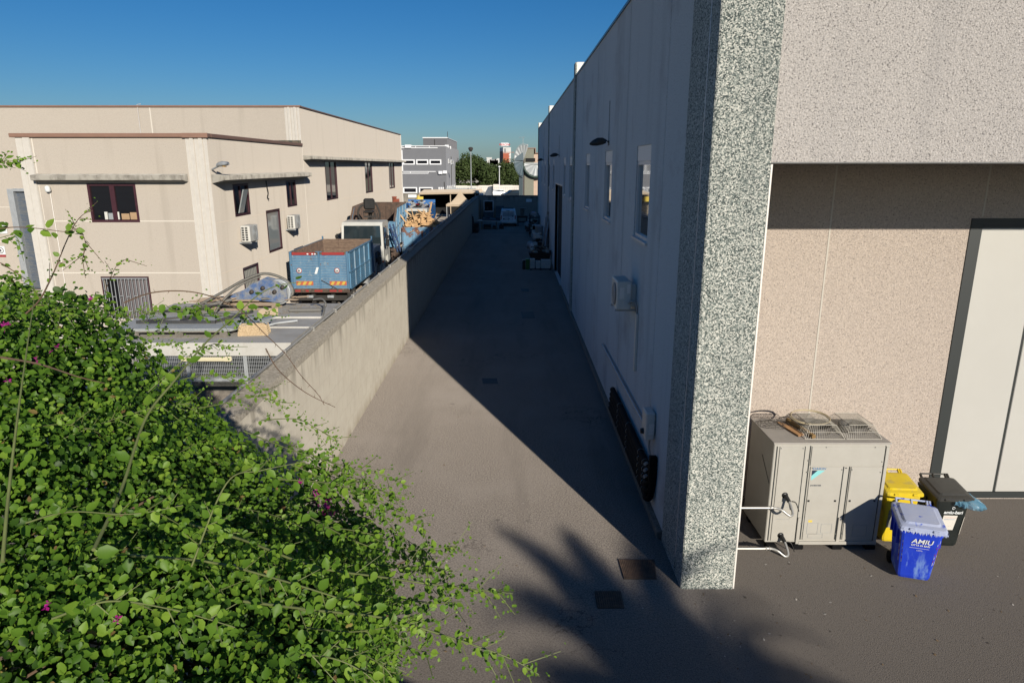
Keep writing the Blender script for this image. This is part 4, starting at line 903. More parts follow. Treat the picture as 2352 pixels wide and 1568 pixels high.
pu = thing('pulley_block', 'worn blue steel pulley block of a lifting hook lying on the plank pile', 'pulley block', (-6.55, 17.9, SZ+.36))
mk('worn_blue', (.06,.12,.27), (.24,.245,.24), 5, .6, lo=.4, hi=.6, c3=(.16,.12,.09), s3=7, lo3=.6, hi3=.68)
q = MB(); out = [(-.85,-.12),(-.35,-.10),(.45,-.20),(.62,-.10),(.62,.18),(.40,.36),(.05,.46),(-.30,.30),(-.55,.12),(-.9,.0)]
for y in (-.16, .10): q.prism(out, y, 'y', 0, y+.05)
q.build('side_plate', M['worn_blue'], pu)
q = MB(); q.lathe([(0,-.09),(.10,-.09),(.30,-.08),(.33,-.09),(.34,-.07),(.27,-.02),(.27,.02),(.34,.07),(.33,.09),(.1,.09),(0,.09)], (.36,.0,.08), (0,1,0), 26); q.build('wheel', M['galv'], pu)
q = MB()
for x, z in ((.3,.10),(.52,.22),(.0,.2),(-.3,.1)): q.lathe([(0,.06),(.05,.06),(.06,.0)], (x,-.16,z), (0,-1,0), 12)
q.build('pin', M['iron'], pu)
q = MB(); q.box((-.35,-.15,-.02), (.2,.09,.12)); q.build('spacer', M['iron'], pu)
q = MB()
q.tube(spline([(-9.1,17.2,SZ+.05),(-8.3,17.3,SZ+.12),(-7.6,17.5,SZ+.45),(-7.0,17.7,SZ+.78),(-6.5,17.9,SZ+.92),(-6.0,18.0,SZ+.72),(-5.85,18.0,SZ+.42),(-6.0,17.9,SZ+.28),(-6.6,17.7,SZ+.28)], 8), .035, 8)
q.tube(spline([(-7.6,17.1,SZ+.02),(-7.45,17.3,SZ+.3),(-7.1,17.6,SZ+.65),(-6.6,17.8,SZ+.86)], 8), .03, 8); q.tube(spline([(-8.4,17.2,SZ+.1),(-7.8,17.3,SZ+.2),(-7.3,17.5,SZ+.3)],6), .05, 8)
tag(q.build('steel_cable', mat('cable', (.12,.115,.10), (.18,.17,.15), 20, .6, .3)), 'thick grey-brown steel cable looping over the blue pulley block', 'cable')
q = MB(); q.tube([(-5.75,17.3,SZ+.06),(-4.95,17.35,SZ+.06)], .05, 8); q.tube(spline([(-4.95,17.35,SZ+.06),(-4.8,17.3,SZ+.2),(-4.95,17.5,SZ+.32),(-5.2,17.6,SZ+.28)],6), .025, 6); q.tube(spline([(-4.85,17.3,SZ+.18),(-4.78,17.0,SZ+.1),(-4.76,16.5,SZ-.1)],6), .03, 6)
tag(q.build('scrap_pipe', mat('cable2', (.17,.165,.15), rough=.6)), 'grey exhaust-like pipe with bent brackets at the wall corner of the cage roof', 'pipe')
q = MB(); rr = random.Random(4)
for k in range(30): x = -6.0+rr.random()*.9; y = 17.1+rr.random()*1.2; s_ = rr.uniform(.015,.05); q.bar((x,y,SZ+.012), (x+rr.uniform(-.1,.1),y+rr.uniform(-.08,.08),SZ+.015), s_, .015)
tag(q.build('debris', M['pallet_grey']), 'scattered splinters and dirt on the back of the cage roof', 'debris', kind='stuff')
q = MB(); q.bar((-5.75,15.9,SZ+.03), (-5.2,16.15,SZ+.05), .07, .04); q.bar((-5.9,15.5,SZ+.03), (-5.55,15.75,SZ+.08), .05, .04)
tag(q.build('scrap_bars', M['galv']), 'short grey bars lying behind the wicker basket', 'bars')
q = MB(); q.box((-6.35,16.75,SZ+.002), (-5.95,17.02,SZ+.16), bev=.005); tag(q.build('board_block', mat('ply', (.50,.40,.28), (.44,.35,.24), 9)), 'pale plywood block on the cage roof edge strip', 'block')
# ================================================================ lorries and skip in the yard
mk('bed_blue', (.095,.215,.335), (.065,.15,.25), 3, .55, stretch=(1,1,.3), c3=(.24,.30,.33), s3=6, lo3=.58, hi3=.70)
over(M['bed_blue'], (.13,.075,.05), lambda N,L,n,r: r(n(7, (1,1,.6), 5), .63, .68))
mk('bed_blue2', (.13,.29,.43), (.09,.21,.34), 3, .55, stretch=(1,1,.3), c3=(.28,.36,.40), s3=6, lo3=.58, hi3=.72)
over(M['bed_blue2'], (.13,.08,.055), lambda N,L,n,r: r(n(6, (1,1,.6), 5), .62, .68))
mk('rust', (.13,.085,.062), (.075,.055,.045), 4, .9, c3=(.22,.145,.10), s3=9, lo3=.55, hi3=.72, bump=.4, bscale=30)
mk('truck_white', (.62,.62,.58), (.55,.55,.50), 2, .4); mk('chassis', (.03,.028,.026), (.05,.045,.04), 6, .8)
mk('tyre', (.02,.02,.02), (.05,.045,.04), 5, .9); mk('hub', (.20,.19,.17), (.30,.28,.25), 5, .6)
mk('lamp_red', (.36,.03,.03), (.28,.05,.045), 12, .4); mk('yellow', (.62,.42,.05), (.5,.36,.09), 9, .6); mk('orange', (.52,.11,.05), (.42,.12,.06), 9, .6)
def wheel(par, x, y, z, r, w):
    """wheel turning about x; x is the outer face, w runs inwards (signed)"""
    s_ = 1 if w < 0 else -1; w = abs(w)
    t = MB(); t.lathe([(r*.55,0),(r*.9,.0),(r*.98,-.03),(r,-.08),(r,-w+.08),(r*.98,-w+.03),(r*.9,-w),(0,-w)], (x,y,z), (s_,0,0), 24); wh_ = t.build('wheel', M['tyre'], par, True)
    t = MB(); t.lathe([(r*.55,-.01),(r*.5,-.10),(r*.28,-.12),(r*.26,.0),(r*.2,.03),(0,.03)], (x,y,z), (s_,0,0), 20)
    for k in range(8): a = k*math.pi/4; t.lathe([(0,.02),(.02,.02),(.022,0)], (x-s_*.11,y+math.cos(a)*r*.38,z+math.sin(a)*r*.38), (s_,0,0), 6)
    t.build('rim', M['hub'], wh_, True)
def cab(par, x0, x1, y, z0, z1, dep=1.9, col='truck_white', ny=-1):
    """forward-control cab, windscreen facing -y at y"""
    c = MB(); zb = z0+(z1-z0)*.0; zs = z0+(z1-z0)*.50; W_ = x1-x0; cx = (x0+x1)/2
    # side profile in (y,z), extruded over x with tapered roof
    prof = [(y+.02,z0+.05),(y,z0+.35),(y,zs),(y+.10,z1-.16),(y+.26,z1-.02),(y+dep-.2,z1),(y+dep,z1-.1),(y+dep,z0+.4),(y+dep-.2,z0+.35),(y+1.25,z0+.30),(y+1.1,z0+.75),(y+.45,z0+.75),(y+.3,z0+.05)]
    n = len(prof); vs = []
    for xx, s_ in ((x0,1),(x1,-1)):
        for (a, b_) in prof: vs.append((xx+s_*(.05 if b_ > zs+.3 else 0), a, b_))
    c.add(vs, [tuple(range(n))[::-1], tuple(range(n,2*n))]+[(i,(i+1)%n,(i+1)%n+n,i+n) for i in range(n)])
    body = c.build('cab', M[col], par, True)
    g = MB(); g.quad((x0+.13,y-.008,zs+.02),(x1-.13,y-.008,zs+.02),(x1-.17,y+.088,z1-.20),(x0+.17,y+.088,z1-.20)); g.build('windscreen', M['windscreen'], body, True)
    for xx, s_ in ((x0,-1),(x1,1)):
        g = MB(); P = [(xx+s_*.008,y+.16,zs+.05),(xx+s_*.008,y+1.15,zs+.05),(xx-s_*.038,y+1.15,z1-.28),(xx-s_*.038,y+.28,z1-.28)]; g.add(P if s_ > 0 else P[::-1], [(0,1,2,3)]); g.build('side_window', M['windscreen'], body, True)
        g = MB(); g.box((xx,y+.10,z0+.74),(xx+s_*.012,y+.125,z1-.3)); g.box((xx,y+1.2,z0+.74),(xx+s_*.012,y+1.22,z1-.3)); g.box((xx,y+1.0,zs-.22),(xx+s_*.03,y+1.15,zs-.18)); g.build('door_trim', M['black_plastic'], body, True)
        g = MB(); g.tube([(xx,y+.1,zs+.65),(xx+s_*.22,y-.04,zs+.68),(xx+s_*.22,y-.04,zs+.0)], .018, 6); g.box((xx+s_*.13,y-.09,zs+.02),(xx+s_*.33,y-.02,zs+.40),bev=.03); g.box((xx+s_*.14,y-.09,zs+.45),(xx+s_*.30,y-.02,zs+.63),bev=.03); g.build('mirror', M['black_plastic'], body, True)
        g = MB(); g.box((xx-s_*.10,y-.02,z0+.18),(xx-s_*.45,y+.01,z0+.38),bev=.02); g.build('headlight', M['glass_pale'], body, True)
        g = MB(); g.box((xx-s_*.02,y-.02,z0+.42),(xx-s_*.12,y+.0,z0+.52),bev=.01); g.build('indicator', M['orange'], body, True)
    g = MB(); g.box((x0+.55,y-.015,z0+.42),(x1-.55,y-.001,zs-.18)); 
    for k in range(4): g.box((x0+.5,y-.03,z0+.48+k*.12),(x1-.5,y-.016,z0+.52+k*.12))
    g.build('grille', M['black_plastic'], body, True)
    g = MB(); g.box((x0,y-.12,z0-.12),(x1,y+.28,z0+.16),bev=.04); g.build('bumper', M['galv'], body, True)
    g = MB(); g.box((cx-.9,y+.05,zs+.0),(cx+.9,y+.25,zs+.05)); g.box((cx-.6,y+.03,zs+.05),(cx-.2,y+.08,zs+.16)); g.build('dashboard', M['grey_plastic'], body, True)
    return body
# ---- first lorry: blue open box seen from behind
TX0, TX1, TY0, TY1, TZ0, TZ1 = -9.40, -6.92, 28.8, 34.0, 1.48, 3.18
t1 = thing('tipper_lorry', 'blue lorry with an open box seen from behind, bearing ringed 80 and 100 discs', 'lorry', (-8.16, 28.8, G), 0)
def door_side(x0, x1, y, z0, z1, name='tailgate'):
    q = MB(); n = 13; dz = (z1-z0)/n
    for k in range(n):
        z = z0+k*dz; q.hexa([(x0,y,z),(x1,y,z),(x1,y+.06,z),(x0,y+.06,z),(x0,y+.018,z+dz),(x1,y+.018,z+dz),(x1,y+.06,z+dz),(x0,y+.06,z+dz)])
        q.box((x0,y-.006,z-.006),(x1,y+.02,z+.012),1)
    q.box((x0,y+.061,z0),(x1,y+.07,z1),2)
    return q.build(name, [M['bed_blue'], M['bed_edge'], M['rust']], t1, True)
mk('bed_edge', (.28,.36,.42), (.14,.24,.33), 8, .6)
xm = (TX0+TX1)/2
door_side(TX0+.10, xm-.04, TY0+.01, TZ0+.16, TZ1-.12); door_side(xm+.04, TX1-.10, TY0+.01, TZ0+.16, TZ1-.12)
q = MB()
q.box((TX0,TY0,TZ0+.1),(TX0+.095,TY0+.09,TZ1+.02),bev=.01); q.box((TX1-.095,TY0,TZ0+.1),(TX1,TY0+.09,TZ1+.02),bev=.01); q.box((xm-.038,TY0-.01,TZ0+.1),(xm+.038,TY0+.08,TZ1),bev=.01)
q.box((xm-.13,TY0-.005,TZ1-.0),(xm+.13,TY0+.08,TZ1+.03)); q.build('corner_post', M['bed_blue'], t1, True)
q = MB()
for a, b_ in ((TX0+.12, xm-.14), (xm+.14, TX1-.16)): q.box((a,TY0-.012,TZ1-.12),(b_,TY0+.07,TZ1-.01),0); 
for a in (TX0+.75, TX0+.95, TX0+1.06): q.box((a,TY0-.016,TZ1-.10),(a+.07,TY0-.011,TZ1-.05),1)
q.build('red_band', [M['lamp_red'], M['print_white']], t1, True)
# long sides: upper plain bays, lower ribbed bays
for sx, xx in ((1, TX1), (-1, TX0)):
    q = MB(); q.box((xx,TY0+.09,TZ0+.12),(xx-sx*.05,TY1,TZ1),0); q.box((xx-sx*.051,TY0+.09,TZ0+.12),(xx-sx*.056,TY1,TZ1),2)
    for k in range(6): y = TY0+.10+k*(TY1-TY0-.2)/5; q.box((xx,y,TZ0+.1),(xx+sx*.045,y+.06,TZ1),1 if k % 2 else 0)
    for z in (TZ0+.10, TZ0+.80, TZ1-.05): q.box((xx,TY0+.1,z),(xx+sx*.05,TY1,z+.05),0)
    for k in range(5):
        for j in range(7): y = TY0+.18+k*(TY1-TY0-.2)/5; z = TZ0+.18+j*.087; q.hexa([(xx,y,z),(xx,y+.94,z),(xx+sx*.001,y+.94,z+.05),(xx+sx*.001,y,z+.05),(xx+sx*.028,y,z+.01),(xx+sx*.028,y+.94,z+.01),(xx+sx*.028,y+.94,z+.04),(xx+sx*.028,y,z+.04)] if sx > 0 else [(xx,y+.94,z),(xx,y,z),(xx-.001,y,z+.05),(xx-.001,y+.94,z+.05),(xx-.028,y+.94,z+.01),(xx-.028,y,z+.01),(xx-.028,y,z+.04),(xx-.028,y+.94,z+.04)],0)
    q.build('side_panel', [M['bed_blue2'] if sx > 0 else M['bed_blue'], M['bed_edge'], M['rust']], t1, True)
q = MB(); q.box((TX0+.06,TY1-.06,TZ0),(TX1-.06,TY1,TZ1+.02))
for k in range(4): x = TX0+.06+k*(TX1-TX0-.12-.05)/3; q.box((x,TY1-.10,TZ0),(x+.05,TY1-.061,TZ1+.02))
for z in (TZ1-.15,TZ1-.4,TZ1-.65): q.box((TX0+.06,TY1-.085,z),(TX1-.06,TY1-.061,z+.03))
q.build('headboard', mat('rust_pale', (.24,.17,.12), (.15,.10,.075), 6, .9, stretch=(1,1,4)), t1, True)
q = MB(); q.box((TX0+.05,TY0+.1,TZ0+.05),(TX1-.05,TY1-.1,TZ0+.12)); q.build('bed_floor', M['rust'], t1, True)
q = MB(); q.box((TX0,TY1-.04,TZ1-.3),(TX0+.06,TY1+.04,TZ1+.16)); q.box((TX1-.06,TY1-.04,TZ1-.3),(TX1,TY1+.04,TZ1+.16)); q.build('stake', M['bed_blue'], t1, True)
q = MB(); q.box((TX0+.05,TY0-.04,TZ0-.02),(TX1-.02,TY0+.08,TZ0+.145),bev=.01); q.build('rear_beam', M['rust'], t1, True)
for a, b_ in ((TX0+.16,.22),(TX0+.60,.14),(TX0+.98,.34),(TX0+1.62,.30),(TX0+2.0,.16)): MB().box((a,TY0-.055,TZ0+.02),(a+b_,TY0-.042,TZ0+.10),bev=.004).build('rear_reflector', M['lamp_red'], t1, True)
for x, s_ in ((TX0+.38, '80'), (TX1-.50, '100')):
    d = MB(); d.lathe([(0,.004),(.115,.004),(.115,0)], (x,TY0-.008,TZ0+.92), (0,-1,0), 26); dd = d.build('speed_disc', M['print_white'], t1, True)
    d = MB(); d.lathe([(.088,.006),(.088,.008),(.115,.008),(.115,.006)], (x,TY0-.008,TZ0+.92), (0,-1,0), 26); d.build('ring', M['lamp_red'], dd, True)
    text(s_, .115 if s_ == '80' else .10, M['ink'], dd, Matrix.Translation((8.16,-28.8,-G))@facing((x,TY0-.018,TZ0+.88), (1,0,0), (0,0,1)), name='numeral', ext=.001, bold=.004, align='CENTER', sx=.85)
MB().prism([(TX0+1.02,TZ0+.78),(TX0+1.12,TZ0+.78),(TX0+1.22,TZ0+1.06),(TX0+1.12,TZ0+1.06)], TY0-.014, 'y', 0, TY0-.008).build('paper_sticker', M['print_white'], t1, True)
for a in (TX0+.22, TX1-.84):
    q = MB(); q.box((a,TY0-.016,TZ0+.30),(a+.72,TY0-.008,TZ0+.47),0)
    for k in range(3): x = a+.03+k*.23; q.prism([(x,TZ0+.31),(x+.12,TZ0+.31),(x+.20,TZ0+.46),(x+.08,TZ0+.46)], TY0-.020, 'y', 1, TY0-.017)
    q.build('hazard_plate', [M['orange'], M['yellow']], t1, True)
q = MB(); q.tube([(xm+.05,TY0-.03,TZ0+.52),(xm+.75,TY0-.04,TZ0+.12)], .015, 6); q.tube([(xm+.3,TY0-.03,TZ0+.05),(xm+.55,TY0-.04,TZ0+.22),(xm+.62,TY0-.04,TZ0+.2)], .013, 6); q.build('door_lever', M['iron'], t1, True)
q = MB(); q.box((xm-.5,TY0+.3,.95),(xm-.35,36.2,1.44)); q.box((xm+.35,TY0+.3,.95),(xm+.5,36.2,1.44)); q.box((TX0+.2,TY0+.1,1.1),(TX1-.2,TY0+.25,1.3)); q.build('chassis', M['chassis'], t1, True)
for x in (TX0+.75, TX1-.85): q = MB(); q.box((x-.14,TY0-.02,1.22),(x+.14,TY0+.1,1.34),bev=.02); q.box((x-.05,TY0-.05,1.25),(x+.05,TY0-.02,1.31)); q.build('coupling', M['galv'], t1, True)
for y in (TY0+1.2, TY0+6.2):
    for xx, s_ in ((TX1-.12,-1),(TX0+.12,1)): wheel(t1, xx, y, G+.48, .48, s_*.34)
cab(t1, -9.26, -6.90, 34.35, G+.45, 2.72, 1.9)
# ---- second lorry: white cab and tall rusty tipper body with a crane grab
t2 = thing('tipper_lorry', 'white-cabbed lorry facing the camera with a tall blue and rust tipper body', 'lorry', (-8.15, 37.2, G), 0)
cab(t2, -9.28, -6.98, 37.3, G+.55, 3.76, 1.85)
q = MB(); q.tube([(-6.98,37.5,3.5),(-6.72,37.4,3.4),(-6.72,37.4,2.9)], .02, 6); q.build('grab_rail', M['steel'], t2, True)
BX0, BX1, BY0, BY1 = -9.35, -6.85, 40.1, 44.6
q = MB()
for xx, s_ in ((BX0,-1),(BX1,1)):
    pr = [(BY0,2.0),(BY1,2.25),(BY1,4.42),(BY0+.9,4.30),(BY0,3.55)]
    q.prism(pr, xx, 'x', 0, xx-s_*.05); q.prism([(a, b_) for a, b_ in pr], xx-s_*.051, 'x', 1, xx-s_*.058)
    for k in range(8):
        y = BY0+.02+k*(BY1-BY0-.1)/7; zt = 4.42-(.12*(BY1-y)/3.6) if y > BY0+.9 else 3.55+(y-BY0)/.9*.75
        q.box((xx,y,2.05+.04*k),(xx+s_*.07,y+.09,zt),2 if k % 2 else 0)
    for f_ in (.33,.66): q.bar((xx+s_*.035,BY0,2.0+f_*1.7),(xx+s_*.035,BY1,2.25+f_*2.1),.05,.07,2)
    q.bar((xx+s_*.02,BY0+.9,4.34),(xx+s_*.02,BY1,4.45),.10,.08,1); q.bar((xx+s_*.02,BY0,3.58),(xx+s_*.02,BY0+.9,4.33),.10,.08,1)
q.box((BX0+.06,BY0,2.0),(BX1-.06,BY0+.06,3.55),0); q.box((BX0+.06,BY0-.02,3.50),(BX1-.06,BY0+.08,3.58),0); q.box((BX0+.06,BY0+.061,2.0),(BX1-.06,BY0+.066,3.5),1)
q.box((BX0+.06,BY1-.06,2.2),(BX1-.06,BY1,4.46),1); q.box((BX0+.05,BY0,1.95),(BX1-.05,BY1,2.1),1)
for k in range(7): x = BX0+.2+k*.35; q.box((x,BY1-.10,2.2),(x+.06,BY1-.061,4.4),1)
q.build('tipper_body', [M['bed_blue2'], M['rust'], M['bed_edge']], t2, True)
for x, y, h_, r_ in ((-7.55,44.75,.62,.14),): 
    q = MB(); q.lathe([(r_,0),(r_,h_*.7),(r_+.02,h_*.72),(r_+.02,h_*.8),(0,h_*.8)], (x,y,4.3), (0,0,1), 12); q.lathe([(.1,0),(.1,.35),(0,.35)], (x+.22,y,4.3), (0,0,1), 10); q.build('exhaust_stack', mat('rust_red', (.33,.08,.04), (.2,.07,.05), 8), t2, True)
q = MB(); q.box((-8.6,37.6,1.2),(-7.6,44.5,1.6)); q.build('chassis', M['chassis'], t2, True)
for y in (38.2, 42.3, 43.6):
    for xx, s_ in ((-7.02,-1),(-9.25,1)): wheel(t2, xx, y, G+.5, .5, s_*.34)
# crane column, seat and grab
q = MB(); q.box((-8.45,39.5,1.6),(-7.85,39.95,3.6)); q.tube([(-8.15,39.7,3.4),(-8.1,39.7,4.2)], .12, 10)
q.tube(spline([(-8.5,39.6,3.5),(-8.75,39.4,4.0),(-8.6,39.4,4.45),(-8.3,39.5,4.6)], 5), .06, 8); q.tube(spline([(-7.7,39.5,3.55),(-7.5,39.4,4.0),(-7.65,39.4,4.5),(-7.8,39.5,4.7)], 5), .05, 8)
for k in range(6): q.tube(spline([(-8.6+.12*k,39.4,3.75),(-8.45+.12*k,39.25,3.55),(-8.2+.1*k,39.3,3.7),(-8.15+.1*k,39.45,4.1)],5), .028, 6)
q.build('crane_column', M['chassis'], t2, True)
q = MB(); q.box((-8.42,39.38,4.28),(-7.78,39.52,4.92),bev=.09); q.box((-8.36,39.1,4.12),(-7.84,39.5,4.26),bev=.05); q.build('crane_seat', M['black_plastic'], t2, True)
q = MB(); q.box((-8.4,39.3,3.86),(-7.75,39.6,3.94)); q.tube([(-8.4,39.3,3.9),(-8.42,39.3,4.3)], .02, 6); q.tube([(-7.78,39.3,3.9),(-7.78,39.3,4.3)], .02, 6); q.build('seat_frame', M['chassis'], t2, True)
q = MB()
for a, b_ in (((-6.95,39.2,3.5),(-6.62,39.6,1.9)),((-6.75,39.2,3.5),(-6.45,39.6,1.9)),((-6.95,39.2,3.4),(-6.6,39.4,2.6))): q.bar(a, b_, .07, .07)
for k in range(6): z = 2.1+k*.24; x = -6.7+.0*k-.045*k; q.bar((x-.0,39.5-.07*k,z),(x+.22,39.5-.07*k,z),.035,.035)
q.build('outrigger_frame', mat('crane_blue', (.03,.09,.25), (.05,.06,.08), 5), t2, True)
q = MB(); rr = random.Random(2)
for k in range(14): a = rr.uniform(0,6.28); z = 1.0+k*.075; q.bar((-6.72,39.7,z),(-6.72+.30*math.cos(a),39.6+.25*math.sin(a),z+rr.uniform(-.2,.2)),.12,.14,bev=.02)
q.build('outrigger_foot', M['rust'], t2, True)
# ---- skip full of wood
SKX0, SKX1, SKY0, SKY1 = -6.66, -4.72, 42.0, 47.0
mk('skip_paint', (.17,.33,.47), (.12,.25,.38), 3, .65, c3=(.17,.075,.045), s3=1.6, lo3=.50, hi3=.56); over(M['skip_paint'], (.13,.07,.05), lambda N,L,n,r: r(n(7, (1,1,1), 5), .60, .64))
sk = thing('skip', 'big flaking blue and rust skip heaped with broken wood beside the boundary wall', 'skip', (-5.7, 42, G))
q = MB()
q.box((SKX0,SKY0,G+.15),(SKX1,SKY0+.06,3.05)); q.box((SKX0,SKY1-.06,G+.15),(SKX1,SKY1,3.05)); q.box((SKX0,SKY0+.06,G+.15),(SKX0+.06,SKY1-.06,3.05)); q.box((SKX1-.06,SKY0+.06,G+.15),(SKX1,SKY1-.06,3.05)); q.box((SKX0,SKY0,G+.1),(SKX1,SKY1,G+.16))
for k in range(5): y = SKY0+.1+k*1.15; q.box((SKX0-.08,y,G+.15),(SKX0,y+.1,2.98))
q.build('body', M['skip_paint'], sk, True)
q = MB(); q.box((SKX0-.06,SKY0-.05,2.98),(SKX1+.02,SKY0,3.09)); q.box((SKX0-.06,SKY0,2.98),(SKX0,SKY1,3.09)); q.box((SKX0-.02,SKY0-.05,1.93),(SKX1,SKY0-.002,2.03)); q.box((SKX0-.02,SKY0-.05,1.35),(SKX1,SKY0-.002,1.42)); q.box((-6.08,SKY0-.04,G+.15),(-6.02,SKY0-.002,1.92)); q.box((-6.08,SKY0-.04,2.04),(-6.02,SKY0-.002,2.97)); q.box((-5.4,SKY0-.04,2.04),(-5.33,SKY0-.002,2.97))
q.build('rib', M['skip_paint'], sk, True)
mk('fresh_wood', (.62,.42,.22), (.50,.32,.16), 5, .8, c3=(.34,.22,.12), s3=2.2); 
q = MB(); rr = random.Random(21)
for k in range(330):
    y = SKY0+.15+rr.random()*4.7; x = SKX0+.15+rr.random()*1.65; top = 2.9+.95*math.exp(-((x+5.75)**2)/.7-((y-43.8)**2)/3.5); z = 2.7+(top-2.7)*rr.random()**.4
    az = rr.uniform(0, 6.28); el = rr.uniform(-.35,.9)*rr.random(); ln = rr.uniform(.3,1.1); d = Vector((math.cos(az)*math.cos(el), math.sin(az)*math.cos(el), math.sin(el)))*ln/2
    c = Vector((x,y,z)); 
    if abs(c.x+d.x+5.69) > 1.05 or abs(c.x-d.x+5.69) > 1.05: d.x *= .4
    q.bar(c-d, c+d, rr.uniform(.04,.2), rr.uniform(.015,.05), 0, up=(rr.uniform(-1,1),rr.uniform(-1,1),.6))
for a, b_ in (((-6.25,42.3,3.0),(-6.95,42.6,3.9)),((-5.7,42.5,3.3),(-6.6,42.8,4.05)),((-5.2,42.6,3.4),(-4.95,42.9,4.55)),((-5.6,42.4,3.2),(-5.4,42.4,4.15)),((-5.9,42.4,3.1),(-6.15,42.4,4.2)),((-5.2,42.3,3.1),(-4.3,43.1,3.75)),((-5.0,42.4,3.0),(-4.6,42.5,3.9))): q.bar(a,b_,.12,.03)
tag(q.build('wood_heap', M['fresh_wood']), 'heap of splintered pale boards and offcuts filling the flaking skip', 'wood scrap', kind='stuff')
# ---- small lorry behind, blue bed with scrap
t3 = thing('small_lorry', 'small white-cabbed lorry with a bright blue loaded bed behind the wood skip', 'lorry', (-8.0, 57.0, G))
cab(t3, -8.75, -6.95, 57.0, G+.35, 3.30, 1.6)
mk('bright_blue', (.03,.16,.44), (.03,.13,.36), 3, .5)
q = MB(); q.box((-9.4,59.0,1.7),(-6.95,59.08,2.9)); q.box((-9.4,63,1.7),(-6.95,63.08,3.75)); q.box((-9.4,59.08,1.7),(-9.33,63,3.5)); q.box((-7.02,59.08,1.7),(-6.95,63,3.5)); q.box((-9.4,59,1.6),(-6.95,63,1.7))
for k in range(6): x = -9.3+k*.43; q.box((x,58.96,1.7),(x+.06,59.0,2.9))
q.build('bed', M['bright_blue'], t3, True)
for y in (57.9, 61.6):
    for xx, s_ in ((-6.8,-1),(-8.85,1)): wheel(t3, xx, y, G+.4, .4, s_*.25)
q = MB(); q.box((-8.3,58,1.1),(-7.3,63,1.5)); q.build('chassis', M['chassis'], t3, True)
q = MB(); rr = random.Random(31)
for k in range(60): c = Vector((-8.0+rr.uniform(-.9,.9), 59.8+rr.random()*2.4, 2.9+rr.random()*.8)); d = Vector((rr.uniform(-.5,.5),rr.uniform(-.5,.5),rr.uniform(-.3,.4))); q.bar(c-d*.5,c+d*.5,rr.uniform(.05,.3),rr.uniform(.03,.2),rr.choice([0,0,1,2]))
tag(q.build('scrap_load', [M['chassis'], M['galv'], M['lamp_red']]), 'dark mixed scrap metal piled in the bright blue lorry bed', 'scrap', kind='stuff')
# rubble and scrap on the yard floor round the lorries
q = MB(); rr = random.Random(41)
for k in range(500):
    x = -9.6+rr.random()*4.9; y = 19+rr.random()*26; s_ = rr.uniform(.03,.16); 
    if TX0 < x < TX1 and TY0-.2 < y < 37 and rr.random() < .7: continue
    q.hexa([(x+rr.uniform(-s_,s_)*.3+(a*s_), y+rr.uniform(-s_,s_)*.3+b_*s_, G+z*s_) for a,b_,z in ((-1,-1,0),(1,-1,0),(1,1,0),(-1,1,0),(-.6,-.6,1),(.6,-.7,.9),(.6,.6,1),(-.7,.6,.8))], rr.choice([0,0,1,2]))
tag(q.build('rubble', [M['conc_cap'], M['rust'], M['pallet_wood']]), 'rubble and bits of scrap littering the yard floor round the lorries', 'rubble', kind='stuff')
# ================================================================ end of the alley, in the shade
mk('van_white', (.78,.79,.80), (.74,.75,.76), 2, .3)
vn = thing('parked_van', 'white van parked nose-in at the far end wall, rear doors toward the camera', 'van', (-.42, 78.4, 0))
def vring(hw, z0, z1, y, tuck=.14): return [(-hw,y,z0),(hw,y,z0),(hw+.03,y,z0+.35),(hw,y,z0+(z1-z0)*.52),(hw-tuck,y,z1-.12),(hw-tuck-.16,y,z1),(-hw+tuck+.16,y,z1),(-hw+tuck,y,z1-.12),(-hw,y,z0+(z1-z0)*.52),(-hw-.03,y,z0+.35)]
secs = [(.88,.35,1.80,.12,.16),(.92,.30,1.95,.0+.22,.13),(.93,.28,1.98,2.0,.13),(.92,.28,1.95,2.8,.15),(.90,.28,1.62,3.3,.22),(.88,.30,1.15,3.6,.12),(.82,.32,1.0,4.15,.1),(.70,.36,.80,4.35,.1)]
secs = [(.86,.42,1.84,.0,.17)]+secs[1:]
vs = []
for hw, z0, z1, y, tk in secs: vs += vring(hw, z0, z1, y, tk)
q = MB(); n = 10; q.add(vs, [(i*n+j, i*n+(j+1)%n, (i+1)*n+(j+1)%n, (i+1)*n+j) for i in range(len(secs)-1) for j in range(n)]+[tuple(range(n))[::-1], tuple(range((len(secs)-1)*n, len(secs)*n))], smooth=False); q.build('body', M['van_white'], vn)
q = MB(); q.quad((-.66,-.012,1.14),(.66,-.012,1.14),(.58,-.012,1.62),(-.58,-.012,1.62)); q.build('rear_panel', mat('van_panel', (.48,.49,.50)), vn)
q = MB(); q.box((-.006,-.016,.5),(.006,-.002,1.78)); q.box((-.75,-.016,1.68),(.7,-.004,1.70)); q.box((-.25,-.03,1.76),(.15,-.002,1.80)); q.build('door_gap', M['door_dark'], vn)
for s_ in (-1,1):
    q = MB(); q.box((s_*.84,-.03,.85),(s_*.74,.10,1.28),bev=.02); q.build('tail_lamp', M['lamp_red'], vn)
    for y in (.75, 3.55): wheel_ = MB(); wheel_.lathe([(0,.0),(.2,.0),(.30,.0),(.32,-.04),(.32,-.2),(0,-.2)], (s_*.93,y,.32), (s_,0,0), 18); wheel_.build('wheel', M['tyre'], vn)
MB().box((-.88,-.10,.40),(.88,.10,.60),bev=.03).build('bumper', M['white_plastic'], vn)
q = MB(); q.box((-.58,-.035,.80),(.12,-.013,.97)); q.build('plate_recess', M['door_dark'], vn)
MB().box((-.44,-.045,.83),(.04,-.036,.93)).build('number_plate', M['print_white'], vn)
